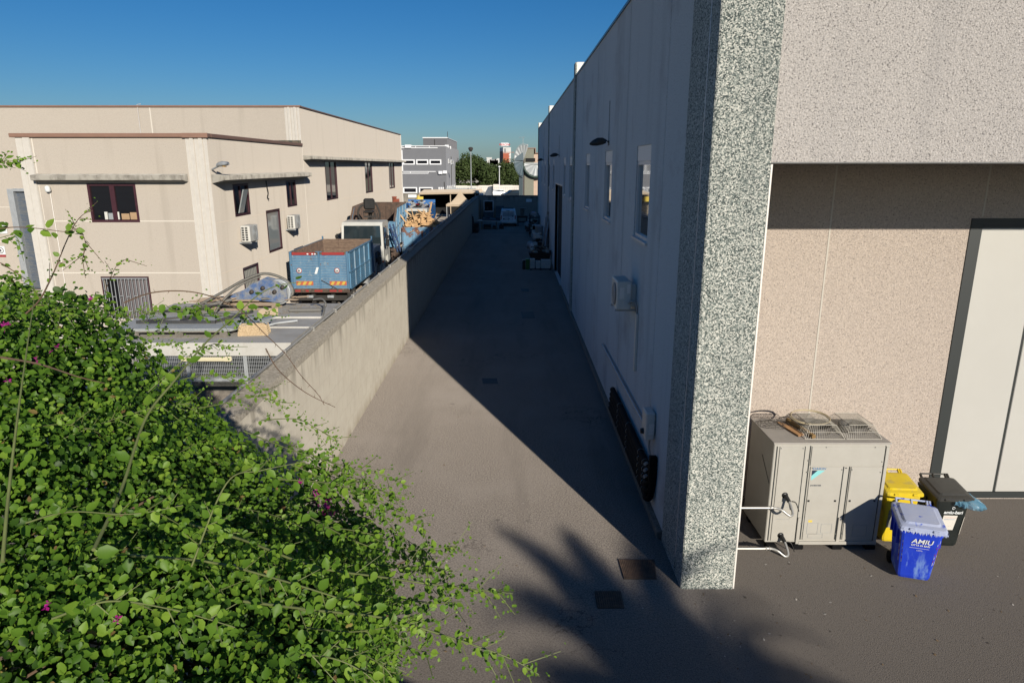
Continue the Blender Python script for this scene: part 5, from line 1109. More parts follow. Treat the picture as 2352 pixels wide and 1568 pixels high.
q = MB(); q.prism([(.45,1.12),(.53,1.10),(.50,1.17),(.56,1.22),(.52,1.27),(.46,1.22)], -.02, 'y', 0, -.012); q.prism([(.40,.78),(.46,.84),(.52,.78),(.46,.81)], -.02, 'y', 0, -.012); q.prism([(.40,.84),(.46,.90),(.52,.84),(.46,.87)], -.02, 'y', 0, -.012); q.build('emblem', M['chassis'], vn)
q = MB()
for x in (-.45,0,.45): q.tube([(x,.4,2.0),(x,2.6,2.02)], .025, 6)
for y in (.6,1.5,2.4): q.box((-.62,y-.02,1.97),(.62,y+.02,2.01))
q.build('roof_rack', M['chassis'], vn)
tb = thing('work_table', 'table with a long pale curved top and thin legs standing left of the van', 'table', (-2.45, 75.6, 0), math.radians(-4))
q = MB(); q.prism([(-1.3,.96),(-1.1,1.0),(-.2,.93),(1.15,.90),(1.2,.82),(-.2,.84),(-1.2,.90)], -.55, 'y', 0, .35); q.build('tabletop', M['truck_white'], tb)
for x in (-.85,.75):
    for y in (-.4,.25): MB().box((x-.025,y-.025,0),(x+.025,y+.025,.9)).build('leg', M['pallet_wood'], tb)
q = MB(); q.box((-.85,-.42,.1),(.8,-.38,.15)); q.box((-.85,.2,.1),(.8,.25,.15)); q.build('stretcher', M['pallet_wood'], tb)
q = MB(); q.hexa([(-3.3,75.2,.98),(-1.3,75.2,.92),(-1.1,75.9,.95),(-3.2,76.0,1.0),(-3.25,75.3,1.20),(-1.9,75.3,1.12),(-1.8,75.8,1.14),(-3.1,75.9,1.24)],0,.03); q.box((-1.75,75.3,.94),(-1.25,75.7,1.3),bev=.05); q.box((-2.9,75.4,1.1),(-2.4,75.8,1.34),bev=.03)
tag(q.build('tarpaulin_bundle', mat('tarp', (.05,.07,.085), (.03,.04,.05), 3, .6)), 'dark grey covered bundle lying on the long pale table', 'bundle')
q = MB(); q.box((-3.1,75.3,.05),(-2.3,75.9,.5)); q.box((-2.1,75.3,.05),(-1.7,75.8,.38),bev=.03); q.box((-1.4,75.5,.0),(-.9,76,.42)); tag(q.build('crates', M['chassis']), 'dark crates stored on the ground under the long table', 'crates')
fr = thing('window_frame', 'pale window frame with glass leaning on the end wall left of the van', 'window', (-2.9, 86.0, 1.2))
q = MB(); q.box((-.62,0,0),(-.52,.08,1.35)); q.box((.52,0,0),(.62,.08,1.35)); q.box((-.52,0,0),(.52,.08,.1)); q.box((-.52,0,1.25),(.52,.08,1.35)); q.build('frame', M['alu'], fr)
MB().box((-.52,.03,.1),(.52,.05,1.25)).build('pane', M['glass_dark'], fr)
q = MB(); q.box((-3.5,85.4,0),(-2.3,86.3,1.19)); q.box((-2.0,85.8,0),(-1.0,86.3,1.9)); q.bar((-3.7,85.6,0),(-3.2,86.3,2.5),.06,.06); q.bar((-3.9,85.9,0),(-3.9,86.2,2.6),.06,.1)
tag(q.build('stored_boards', [mat('board_blue', (.10,.15,.17), (.07,.10,.11), 2)]), 'bluish boards and panels stacked against the end wall left of the van', 'boards')
rl = thing('cable_reel', 'wooden cable reel standing on a low cart right of the white van', 'cable reel', (1.18, 79.5, 0))
q = MB(); q.lathe([(0,0),(.52,0),(.52,.05),(.24,.05),(.24,.82),(.50,.82),(.50,.87),(0,.87)], (0,0,1.15), (0,0,1), 20, smooth=False); q.build('drum', M['pallet_grey'], rl)
q = MB(); q.box((-.6,-.5,.95),(.6,.5,1.14)); q.box((-.55,-.45,0),(-.45,-.35,.95)); q.box((.45,-.45,0),(.55,-.35,.95)); q.box((-.55,.35,0),(-.45,.45,.95)); q.box((.45,.35,0),(.55,.45,.95)); q.box((-.5,-.4,.4),(.5,.4,.5)); q.build('stand', M['chassis'], rl)
# junk along the warehouse wall
ms = thing('metal_shelf', 'cluttered dark metal shelf against the warehouse wall near the alley end', 'shelf', (2.2, 68, 0))
q = MB()
for x in (-.45,.45):
    for y in (-1.2,1.2): q.box((x-.03,y-.03,0),(x+.03,y+.03,2.1))
for z in (.4,1.1,1.8): q.box((-.48,-1.23,z),(.48,1.23,z+.05))
q.build('frame', M['chassis'], ms)
rr = random.Random(51)
junkm = [M['chassis'], M['white_plastic'], M['pallet_grey'], M['galv'], M['iron']]
def junk(nm, label, cat, x0, x1, y0, y1, z0, z1, n, sz=.3, mats_=junkm):
    q = MB()
    for k in range(n):
        s_ = sz*rr.uniform(.3,1); x = rr.uniform(x0+s_/2,x1-s_/2) if x1-x0 > s_ else (x0+x1)/2; y = rr.uniform(y0,y1); z = rr.uniform(z0,max(z0,z1-s_))
        a = rr.uniform(-.6,.6); dx, dy = math.cos(a)*s_/2, math.sin(a)*s_/2
        hh = s_*rr.uniform(.3,1); q.hexa([(x-dx+dy,y-dy-dx,z),(x+dx+dy,y+dy-dx,z),(x+dx-dy,y+dy+dx,z),(x-dx-dy,y-dy+dx,z),(x-dx+dy,y-dy-dx,z+hh),(x+dx+dy,y+dy-dx,z+hh),(x+dx-dy,y+dy+dx,z+hh),(x-dx-dy,y-dy+dx,z+hh)], rr.randrange(len(mats_)), .01)
    return tag(q.build(nm, mats_), label, cat)
for z in (.45,1.15,1.85): junk('shelf_clutter', {.45:'jumble on the lowest board of the dark metal shelf',1.15:'jumble on the middle board of the dark metal shelf',1.85:'jumble on top of the dark metal shelf'}[z], 'clutter', 1.8, 2.6, 66.9, 69.1, z, z+.5, 12)
junk('junk_heap', 'heap of dark scrap boxes beyond the dark metal shelf', 'scrap', 1.4, 2.65, 70, 76, 0, 1.3, 40, .5)
q = MB(); q.box((1.9,64.4,.9),(2.6,65.2,1.35)); q.box((1.92,64.38,.94),(2.58,64.4,1.3),1); q.box((1.95,64.5,0),(2.55,65.1,.9),2); tag(q.build('old_oven', [M['galv'], M['glass_dark'], M['chassis']]), 'small boxy appliance with a dark window standing on a cabinet', 'appliance')
q = MB(); q.bar((2.0,71.2,1.9),(2.45,71.3,1.25),.3,.04); q.box((2.0,71.0,1.9),(2.35,71.3,2.15),1); tag(q.build('pale_panel', [M['white_plastic'], M['bright_blue']]), 'pale panel with a bright blue top sticking out above the scrap heap', 'panel')
q = MB(); q.lathe([(.0,0),(.26,0),(.30,.02),(.36,.75),(.38,.78),(.33,.78),(.28,.1)], (2.3,58.5,1.0), (0,0,1), 16); q.box((2.0,58.2,0),(2.6,58.8,.98),1); tag(q.build('drum', [M['galv'], M['chassis']]), 'pale cylindrical tub on a dark box by the warehouse wall', 'tub')
q = MB(); 
for k, (x, y, r_) in enumerate(((1.5,57.5,.28),(1.75,56.9,.24))): q.lathe([(0,0),(r_,.0),(r_*1.05,.25),(r_*.9,.5),(r_*.5,.58),(0,.58)], (x,y,0), (.1,0,1), 16)
tag(q.build('washing_drum', M['galv']), 'round metal drum parts on the ground beside the scrap heap', 'drum')
junk('junk_heap', 'dark scrap heap with odd machine parts halfway to the alley end', 'scrap', 1.7, 2.65, 56, 62, 0, 1.4, 34, .5)
q = MB()
for k in range(13):
    y0_ = 48.2+k*.22; q.bar((2.15-rr.random()*.35, y0_-rr.random()*1.2, .0), (2.66, y0_+1.5+rr.random(), 2.2+rr.random()*1.3), .045+.05*rr.random(), .04, k % 3)
tag(q.build('leaning_poles', [M['pallet_wood'], M['galv'], M['chassis']]), 'bundle of long poles and boards leaning on the warehouse wall', 'poles')
q = MB(); q.box((2.55,51.5,.1),(2.7,53.2,2.9),bev=.01); tag(q.build('dark_board', M['roof_grey']), 'tall dark grey panel leaning behind the bundle of poles', 'panel')
wb = thing('wheelbarrow_tub', 'open brown timber bin full of scrap beside the tall dark doorway', 'bin', (1.95, 48.0, 0))
q = MB(); q.hexa([(-.62,-.45,.35),(.62,-.45,.35),(.62,.45,.35),(-.62,.45,.35),(-.80,-.55,.85),(.80,-.55,.85),(.80,.55,.85),(-.80,.55,.85)],0,.01); q.build('body', mat('brown_timber', (.09,.05,.035), (.06,.035,.025), 5), wb)
for x in (-.5,.5):
    for y in (-.38,.38): MB().box((x-.05,y-.05,0),(x+.05,y+.05,.36)).build('leg', M['chassis'], wb)
wb['label'] = 'open brown timber bin full of scrap beside the tall dark doorway'; wb.name = 'timber_bin'
junk('bin_contents', 'tangle of scrap heaped in the brown timber bin', 'scrap', 1.3, 2.6, 47.6, 48.5, .8, 1.4, 34, .32)
q = MB(); rr2 = random.Random(9)
for k in range(5): q.lathe([(0,-.14),(.16,-.1),(.20,.0),(.15,.12),(0,.15)], (1.42+rr2.uniform(-.12,.12),48.6+rr2.uniform(-.2,.2),.75+.12*k), (rr2.uniform(-1,1),.2,1), 9)
tag(q.build('white_sack', M['white_plastic']), 'crumpled white sack slumped on the left edge of the brown timber bin', 'sack')
q = MB(); q.bar((2.05,46.9,1.35),(2.68,46.7,1.05),.06,.05,0); q.bar((1.9,47.3,1.3),(2.1,46.9,1.38),.05,.05); q.box((2.55,46.6,.85),(2.68,46.9,1.12),1); tag(q.build('pickaxe', [M['pallet_wood'], M['chassis']]), 'pale wooden shaft with a dark head lying across the poles', 'tool')
stacks = [(1.36, 4, .0), (1.74, 3, .02), (2.08, 3, .0), (2.38, 3, -.02)]
rr = random.Random(77)
for si, (x, n_, dy) in enumerate(stacks):
    for k in range(n_):
        b = MB(); w_ = rr.uniform(.29,.33) if si != 3 else .36; h_ = .155 if si < 2 else .19; z = .06+k*(h_+.004); rz = rr.uniform(-.08,.08)
        b.box((-w_/2,-.2,0),(w_/2,.2,h_),bev=.01); b.box((-w_/2-.004,-.206,h_-.03),(w_/2+.004,.206,h_+.002),bev=.004)
        o = b.build('white_box', M['white_plastic'] if (si+k) % 3 else M['sticker']); o.location = (x, 45.6+dy, z); o.rotation_euler = (0,0,rz)
        so_ = ['leftmost','second','third','rightmost'][si]; ko = ['bottom','next to bottom','third' if n_ > 3 else 'top','top'][k]
        tag(o, f'{ko} white box of the {so_} stack on the pallet beside the dark doorway', 'box', 'white boxes stacked on a pallet')
pallet((1.9, 45.6, -.085), 0, M['chassis'], 'dark flat pallet carrying the stacks of white boxes', 1.4, .9)
q = MB(); q.box((.92,45.3,0),(1.17,45.8,.66),bev=.02); q.box((.90,45.28,.6),(1.19,45.82,.70),bev=.02); q.box((.99,45.285,.65),(1.10,45.30,.69),1)
o = tag(q.build('green_crate', [mat('green_plastic', (.06,.16,.03), rough=.5), M['black_plastic']]), 'upright green plastic box at the left of the white box stacks', 'crate')
q = MB(); q.box((.70,45.35,0),(.89,45.8,.62),bev=.03); q.box((.71,45.33,.5),(.88,45.36,.56)); tag(q.build('black_crate', M['black_plastic']), 'black plastic box left of the green one', 'crate')
tag(MB().box((-4.14, 70.9, .001), (2.68, 71.0, .006)).build('pavement_joint', M['chassis']), 'dark joint across the alley pavement', kind='structure')
q = MB(); q.box((-4.1,72,0),(-3.5,74,.9)); q.bar((-4.0,70,.0),(-4.1,71,1.9),.05,.05); q.bar((-3.9,71,.0),(-4.1,72,1.6),.2,.04); q.lathe([(0,0),(.2,0),(.22,.4),(0,.5)],(-3.7,71.2,0),(0,0,1),10)
tag(q.build('dark_clutter', M['chassis']), 'dark clutter in the shaded corner by the boundary wall', 'clutter')

# ================================================================ beyond the alley
# gazebo and long open shed
mk('canvas', (.56,.46,.34), (.50,.41,.30), 3, .8)
gz = thing('gazebo', 'beige pop-up gazebo with a pointed roof rising behind the boundary wall', 'gazebo', (-6.2, 83.5, .0))
q = MB(); n_ = 8; hw = 1.55
def prof_(r): return 2.30+1.55*(1-r)**1.7
rings = []
for i in range(9):
    r_ = 1-i/8.0; z = prof_(r_) if r_ > 0 else 3.85; rings.append([(hw*r_*cx_, hw*r_*cy_, z) for cx_, cy_ in ((-1,-1),(0,-1),(1,-1),(1,0),(1,1),(0,1),(-1,1),(-1,0))])
vs = [p for rg in rings for p in rg]; q.add(vs, [(i*8+j, i*8+(j+1)%8, (i+1)*8+(j+1)%8, (i+1)*8+j) for i in range(8) for j in range(8)], smooth=False)
q.box((-hw-.01,-hw-.02,2.06),(hw+.01,-hw+.01,2.31)); q.box((-hw-.02,-hw,2.06),(-hw+.01,hw,2.31)); q.box((hw-.01,-hw,2.06),(hw+.02,hw,2.31)); q.box((-hw,hw-.01,2.06),(hw,hw+.02,2.31)); q.build('canopy', M['canvas'], gz)
for x in (-1.5,1.5):
    for y in (-1.5,1.5): MB().box((x-.035,y-.035,.6),(x+.035,y+.035,2.2)).build('leg', M['galv'], gz)
os_ = thing('open_shed', 'long open shed with a beige tarpaulin roof edge and a pitch-dark interior', 'shed', (-8, 92, 0))
q = MB(); q.hexa([(-12.2,90.0,3.1),(-4.4,90.0,3.25),(-4.0,97,3.3),(-12.4,97,3.1),(-12.0,90,3.32),(-4.6,90,3.45),(-4.2,97,3.6),(-12.2,97,3.5)]); q.build('roof', M['canvas'], os_, True)
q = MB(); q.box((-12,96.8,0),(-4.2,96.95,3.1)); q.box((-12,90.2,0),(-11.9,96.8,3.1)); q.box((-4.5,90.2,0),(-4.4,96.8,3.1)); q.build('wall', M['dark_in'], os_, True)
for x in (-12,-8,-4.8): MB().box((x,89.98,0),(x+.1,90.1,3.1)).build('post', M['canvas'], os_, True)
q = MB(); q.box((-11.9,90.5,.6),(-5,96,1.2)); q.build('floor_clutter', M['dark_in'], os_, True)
yw = thing('yard_wall', 'stained beige wall closing the scrap yard below the grey building', 'wall', (-14, 90, 0))
MB().box((-60,89.4,0),(-11.95,89.7,3.15)).build('masonry', cw, yw, True)
q = MB(); q.box((-60,89.36,3.151),(-11.9,89.74,3.3)); q.build('coping', M['conc_cap'], yw, True)
q = MB(); q.box((-13.3,89.2,2.75),(-12.2,89.34,3.15)); tag(q.build('shop_sign', M['print_white']), 'small pale sign plate on the beige yard wall', 'sign')
q = MB(); q.box((-12.0,88.6,2.3),(-11.3,89.0,2.9)); q.bar((-12.3,88.8,2.2),(-11.9,88.8,3.1),.1,.1); tag(q.build('yellow_machine', M['sticker_yellow']), 'yellow machine end showing at the dark shed opening', 'machine')
# grey building with white-framed windows
mk('b_grey', (.205,.21,.225), (.19,.195,.21), .6, .9); mk('b_grey2', (.16,.16,.17), (.15,.15,.16), .6, .9); mk('b_white', (.78,.79,.80), rough=.6)
GX = -15.5; GY = 166.0; gb = thing('office_building', 'grey multi-storey building with white-framed band windows and white roof rails', 'building', (GX, GY, 0))
def gp(px, py): return aY(px, py, GY)
gz_ = lambda py: aY(1000, py, GY).z
ztop = gz_(336)
q = MB(); q.box((-60,GY,0),(GX,GY+40,ztop)); q.build('wall', M['b_grey'], gb, True)
tx0 = aY(971.6,320,GY+6).x; tz = aY(1000,317.5,GY+6).z
q = MB(); q.box((tx0,GY+6,ztop),(GX-.15,GY+36,tz)); q.build('stair_tower', M['b_grey2'], gb, True)
q = MB(); q.box((tx0-.1,GY+5.9,tz),(GX-.05,GY+36.1,tz+.2)); q.build('parapet', M['b_white'], gb, True)
q = MB()
def rail(x0, x1, y, z0, z1, step=3.2):
    q.box((x0,y-.1,z0),(x1,y,z0+.16)); q.box((x0,y-.1,z1-.14),(x1,y,z1))
    x = x0
    while x < x1: q.box((x,y-.1,z0+.16),(x+.12,y,z1-.14)); x += step
zr0, zr1 = gz_(339.5), gz_(335.2)
rail(-45, gp(1005,330).x, GY-.02, gz_(340.5), gz_(334.5)); q.box((gp(1005,330).x,GY-.12,gz_(336)),(GX,GY,gz_(334.5)))
rail(-45, gp(984,400).x, GY-.02, gz_(399), gz_(393.5), 4.2); q.box((gp(984,400).x,GY-.12,gz_(395)),(gp(1001,400).x,GY,gz_(393.5))); q.build('railing', M['b_white'], gb, True)
for x0, x1, y0, y1 in ((925.5,953,366.5,378.5),(956,984,366.5,378.5),(986.5,1014,366.5,378.5),(895,922,366.5,378.5),(865,892,366.5,378.5),(926,958.5,430,444),(962.5,994.5,430,444),(890,922,430,444)):
    a = gp(x0,y0); b_ = gp(x1,y1); p = MB(); p.box((a.x+.2,GY-.06,b_.z+.2),(b_.x-.2,GY-.02,a.z-.2)); w = p.build('window', M['glass_dark'], gb, True)
    p = MB(); p.box((a.x,GY-.2,b_.z),(b_.x,GY-.01,b_.z+.27)); p.box((a.x,GY-.2,a.z-.27),(b_.x,GY-.01,a.z)); p.box((a.x,GY-.2,b_.z+.27),(a.x+.27,GY-.01,a.z-.27)); p.box((b_.x-.27,GY-.2,b_.z+.27),(b_.x,GY-.01,a.z-.27)); p.build('frame', M['b_white'], w, True)
def gx(px, py): return aX(px, py, GX)
for x0, x1, y0, y1 in ((1029,1033,365,376),(1035.5,1040,367,378),(1011,1019,429,447),(1022,1026,428,444),(1027,1031,427,443),(1032.5,1036.5,426.5,441.5),(1038,1042,425.5,440),(1043,1045.5,425,439)):
    if x0 < 1026: continue
    a = gx(x0,y0); b_ = gx(x1,y1)
    if b_.y > GY+39.5: continue
    p = MB(); p.box((GX+.02,a.y+.2,b_.z+.2),(GX+.06,b_.y-.2,a.z-.2)); w = p.build('window', M['glass_dark'], gb, True)
    p = MB(); p.box((GX+.01,a.y,b_.z),(GX+.14,b_.y,b_.z+.22)); p.box((GX+.01,a.y,a.z-.22),(GX+.14,b_.y,a.z)); p.box((GX+.01,a.y,b_.z+.22),(GX+.14,a.y+.35,a.z-.22)); p.box((GX+.01,b_.y-.35,b_.z+.22),(GX+.14,b_.y,a.z-.22)); p.build('frame', M['b_white'], w, True)
for x0, y0 in ((1008,438),(1013,438),(1018,437.5)):
    a = gp(x0-1,430); b_ = gp(x0+3.2,446); p = MB(); p.box((a.x,GY-.06,b_.z),(b_.x,GY-.02,a.z)); w = p.build('window', M['b_white'], gb, True)
    p = MB(); p.box((a.x+.12,GY-.09,b_.z+.2),((a.x+b_.x)/2-.05,GY-.065,a.z-.2)); p.box(((a.x+b_.x)/2+.05,GY-.09,b_.z+.2),(b_.x-.12,GY-.065,a.z-.2)); p.build('pane', M['glass_dark'], w, True)
for px, a_, b2 in ((1035.5,360,445),(1047,412,445)): g0 = gx(px,a_); g1 = gx(px,b2); MB().box((GX,g0.y,max(0,g1.z)),(GX+.12,g0.y+.4,g0.z)).build('downpipe', M['chassis'], gb, True)
g0 = gp(1020,418); MB().box((g0.x,GY-.15,0),(g0.x+.14,GY,g0.z)).build('downpipe', M['chassis'], gb, True)
for px, py in ((1012,397),(1024,396),(1029,337),(1034.5,340)):
    a = gp(px,py) if px < 1027 else gx(px,py); a = Vector((min(a.x,GX-.3),min(a.y,GY-.35) if px < 1027 else a.y,a.z)); q = MB(); q.box((a.x-.45,a.y-.4,a.z-.3),(a.x+.5,a.y+.1,a.z+.4),bev=.05)
    q.build('roof_unit', M['b_white'], gb, True)
a = aY(951,343,GY-.3); q = MB(); q.box((aY(931,343,GY).x,GY-.5,a.z+.3),(aY(945,343,GY).x,GY+.8,a.z+1.0)); q.build('roof_unit', M['b_white'], gb, True)
q = MB(); q.box((gp(922.5,350).x,GY-.12,gz_(395)),(gp(924.5,350).x,GY,gz_(345))); q.build('downpipe', M['b_white'], gb, True)
m1 = aY(1028,316,GY+8); MB().tube([(m1.x,GY+8,ztop),(m1.x,GY+8,tz+1.6)], .07, 5).build('antenna', M['chassis'], gb, True)
MB().tube([(aY(992,325,GY).x,GY+5.9,ztop),(aY(992,325,GY).x,GY+5.9,tz-.3)], .08, 5).build('downpipe', M['chassis'], gb, True)

# white boundary wall, railings, lamp posts, cars on the road
wl = thing('white_wall', 'long low whitewashed wall in front of the dark trees', 'wall', (0, 190, 0))
q = MB(); rr = random.Random(61); x = -14.9; WY = 186
while x < 60:
    w_ = 3.0; h_ = 1.65+rr.uniform(-.08,.08)-.12*math.sin(x*.4); q.box((x,WY,0),(x+w_,WY+.3,h_)); x += w_
q.box((aY(1133,430,WY).x,WY-.6,0),(aY(1146,430,WY).x,WY-.01,1.95)); q.build('masonry', mat('whitewash', (.78,.74,.68), (.62,.56,.50), .5, .9, lo=.5, hi=.75), wl, True)
fn = thing('metal_fence', 'pale grey railing fence along the road beyond the alley', 'fence', (-8, 160, 0))
q = MB()
for x in range(34): q.box((-15+x*.5,160,0),(-14.95+x*.5,160.05,1.9))
for z in (.3,1.85): q.box((-15,160,z),(2,160.06,z+.06))
q.box((-15,160.1,.0),(-8.2,160.2,1.75)); q.build('railing', mat('pale_grey', (.42,.45,.46)), fn, True)
def lamp_post(px, ptop, Y, h0, label, ball=True):
    b_ = aY(px, 400, Y); top = aY(px, ptop, Y).z; t = thing('lamp_post', label, 'lamp post', (b_.x, Y, 0), 0, 'lamp posts by the road')
    MB().tube([(0,0,0),(0,0,top)], [.12,.07], 8).build('pole', M['galv'] if ball else M['b_white'], t)
    if ball: MB().lathe([(0,-.5),(.25,-.45),(.55,.1),(.5,.35),(.2,.5),(0,.5)], (0,0,top+.35), (0,0,1), 12).build('lamp_head', M['chassis'], t)
    else: MB().lathe([(0,0),(.35,.0),(.35,.15),(.1,.3),(0,.3)], (0,0,top), (0,0,1), 10).build('lamp_head', M['b_white'], t)
lamp_post(1082, 347, 158, 0, 'tall lamp post with a dark round head in front of the trees'); lamp_post(1147, 384, 170, 0, 'shorter white post standing left of the black car', False)
def car(loc, rz, mt, label, L=4.6, Wd=1.85, Ht=1.68):
    t = thing('parked_car', label, 'car', loc, rz, 'cars parked on the road')
    # side profile x,z
    pr = [(-L/2,.45),(-L/2+.02,.85),(-L/2+.12,1.0),(-L/2+.45,Ht-.12),(-L/2+.9,Ht),(.55,Ht-.02),(1.35,1.08),(L/2-.25,.95),(L/2,.75),(L/2,.40),(L/2-.5,.28),(-L/2+.4,.28)]
    n = len(pr); vs = []
    for y, s_ in ((-Wd/2,1),(Wd/2,-1)):
        for a, z in pr: vs.append((a, y+s_*(.16 if z > 1.2 else 0), z))
    q = MB(); q.add(vs, [tuple(range(n)), tuple(range(n,2*n))[::-1]]+[((i+1)%n,i,i+n,(i+1)%n+n) for i in range(n)]); q.build('body', mt, t)
    for s_ in (-1,1):
        q = MB(); P = [(-L/2+.5,s_*(Wd/2-.03),1.05),(1.15,s_*(Wd/2-.03),1.10),(.50,s_*(Wd/2-.14),Ht-.14),(-L/2+.62,s_*(Wd/2-.14),Ht-.16)]; q.add([(a,y+s_*.012,z) for a,y,z in P], [(0,1,2,3)]); q.build('side_window', M['windscreen'], t)
        for x in (-L/2+.85, L/2-.9):
            q = MB(); q.lathe([(0,.0),(.2,.0),(.33,0),(.35,-.03),(.35,-.2)], (x,s_*(Wd/2+.01),.35), (0,s_,0), 18); w = q.build('wheel', M['tyre'], t); q = MB(); q.lathe([(0,.012),(.2,.012),(.22,.0)], (x,s_*(Wd/2+.01),.35), (0,s_,0), 14); q.build('rim', M['galv'], w)
    q = MB(); q.add([(.58,-Wd/2+.2,Ht-.06),(.58,Wd/2-.2,Ht-.06),(1.36,Wd/2-.12,1.11),(1.36,-Wd/2+.12,1.11)], [(0,3,2,1)]); q.build('windscreen', M['windscreen'], t)
    q = MB(); q.box((L/2-.08,-Wd/2+.1,.62),(L/2+.01,-Wd/2+.45,.78)); q.box((L/2-.08,Wd/2-.45,.62),(L/2+.01,Wd/2-.1,.78)); q.build('headlight', M['glass_pale'], t)
    return t
mk('car_black', (.012,.016,.018), rough=.2); mk('car_white', (.6,.62,.62), rough=.3)
p = aZ(1175, 452, 0); car((p.x+.3, 150, 0), math.radians(205), M['car_black'], 'black sport utility car parked beside the building with the round canopies')
car((-3.6, 158, 0), math.radians(190), M['car_white'], 'white car mostly hidden behind the dark gate wall', 4.3, 1.75, 1.5)
q = MB(); q.prism([(93,2.95),(93,0),(128,0),(128,3.1),(110,3.5),(96,3.0)], -3.75, 'x', 0, -3.5); tag(q.build('gate_wall', mat('gate_dark', (.10,.12,.14), (.08,.09,.11), .5)), 'dark slanted panel wall running back beyond the end wall', 'wall')
q = MB(); q.box((-4.3,90.5,0),(-3.76,92.9,3.2)); tag(q.build('pale_pillar', mat('pale_grey2', (.55,.58,.58))), 'pale grey pillar at the near end of the dark panel wall', 'pillar')

# trees beyond the road
tree_leaf = leafmat('tree_leaf', [(.035,.055,.018),(.055,.085,.025),(.085,.115,.04)], .15, .7)
bark = mat('bark', (.10,.08,.06), (.06,.05,.04), 5, .9, bump=.4)
def tree(name, label, x, y, h, r, n, seed, lo=.15, group='dark trees beyond the white wall'):
    g = np.random.default_rng(seed); t = thing(name, label, 'tree', (x, y, 0), 0, group)
    q = MB(); q.tube([(0,0,0),(.1,0,h*.2),(-.1,.1,h*.45),(0,0,h*.7)], [.2,.17,.13,.06], 8)
    for k in range(7): a = k*.9; q.tube([(0,0,h*.25+k*.2),(math.cos(a)*r*.4,math.sin(a)*r*.4,h*.5+k*.1),(math.cos(a)*r*.7,math.sin(a)*r*.7,h*.7)], [.14,.09,.03], 5)
    q.build('trunk', bark, t)
    nc = 26; C = g.normal(size=(nc,3)); C /= np.linalg.norm(C, axis=1, keepdims=True); C *= (.35+.5*g.random((nc,1)))
    C = C*np.array([r*.85,r*.85,h*(1-lo)/2*.85])+np.array([0,0,h*(lo+(1-lo)/2)]); R = r*(.28+.22*g.random(nc))
    k = g.integers(0, nc, n); D = g.normal(size=(n,3)); D /= np.linalg.norm(D, axis=1, keepdims=True); P = C[k]+D*(R[k]*(.55+.5*g.random(n)))[:,None]
    P[:,2] = np.maximum(P[:,2], .3); lowk = g.random(n) < .12; P[lowk,2] = .2+1.8*g.random(lowk.sum())
    rnd = np.clip(.5*g.random(n)+.5*g.random(nc)[k], 0, 1)
    leaves('crown', P, D+g.normal(size=(n,3))*.5, .22+.22*g.random(n), tree_leaf, t, rnd, 'quad', None, False)
TR = [(1068,8.2,4.6),(1083,9.4,4.8),(1100,8.8,4.4),(1116,7.0,4.0),(1131,6.6,3.6),(1152,6.7,3.4),(1163,7.2,3.8),(1180,7.6,4.2),(1198,7.0,4.4)]
lb = ['dark tree nearest the grey building','tallest dark tree, behind the tall lamp post','broad dark tree right of the tall lamp post','lower dark tree left of the gap in the trees','small dark tree beside the shorter white post','small dark tree just right of the shorter white post','dark tree below the red and white tower','dark tree right of the red and white tower','dark tree behind the round canopies']
for i, (px, h, r) in enumerate(TR): tree('tree', lb[i], aY(px,420,194+ (i%3)*4).x, 194+(i%3)*4, h*1.12, r, 5200, 100+i)
# distant town
mk('town_white', (.72,.72,.70), (.60,.60,.58), .1, .9); mk('town_grey', (.36,.36,.36), (.28,.28,.29), .1, .9); mk('tower_red', (.50,.15,.08), (.46,.14,.08), .05, .9)
def town(x0, x1, ytop, Y, m, label, wins=0, ybot=None):
    a = aY(x0, ytop, Y); b_ = aY(x1, ytop, Y); t = thing('town_building', label, 'building', (a.x, Y, 0))
    MB().box((a.x,Y,0),(b_.x,Y+12,a.z)).build('wall', M[m], t, True)
    MB().box((a.x-.2,Y-.2,a.z),(b_.x+.2,Y+12.2,a.z+.5)).build('parapet', M['town_white'], t, True)
    w_ = (b_.x-a.x)
    for r_ in range(wins):
        for k in range(max(1,int(w_/4))): x = a.x+1+k*4; MB().box((x,Y-.08,a.z-2.6-r_*3),(x+1.4,Y-.02,a.z-1.2-r_*3)).build('window', M['glass_dark'], t, True)
town(1056,1064,370,420,'town_white','white block just right of the grey building',2); town(1064,1069,366,440,'town_grey','grey block above the left edge of the trees',1)
town(1118,1128,363.5,450,'town_white','white cube-shaped block standing highest in the distant town',1); town(1126,1142,372,430,'town_grey','grey distant block with roof clutter',1)
town(1127,1146,381,400,'town_white','long white distant building above the trees',1); town(1170,1182,375,500,'town_white','pale distant block right of the tower',1); town(1143,1152,377,480,'town_grey','grey distant block at the foot of the tower',1)
q = MB(); rr = random.Random(3)
for k in range(9): c = aY(1125+k*2.4, 371-rr.random()*3, 428); q.box((c.x-.7,428,c.z-3),(c.x+.7,430,c.z+rr.random()*1.5), k % 2)
tag(q.build('roof_clutter', [M['town_white'], M['town_grey']]), 'water tanks and stair huts on the distant grey roof', 'roof tanks')
TYY = 590; a = aY(1147,338.5,TYY); b_ = aY(1173.5,338.5,TYY); zt = a.z
tw = thing('brewery_tower', 'red and white tower block with a big white lettered sign on its roof', 'tower', (a.x, TYY, 0))
xs = aY(1155.5,338,TYY).x
MB().hexa([(a.x,TYY+18,0),(xs,TYY,0),(b_.x,TYY,0),(b_.x,TYY+18,0),(a.x,TYY+18,zt),(xs,TYY,zt),(b_.x,TYY,zt),(b_.x,TYY+18,zt)]).build('wall', M['town_white'], tw, True)
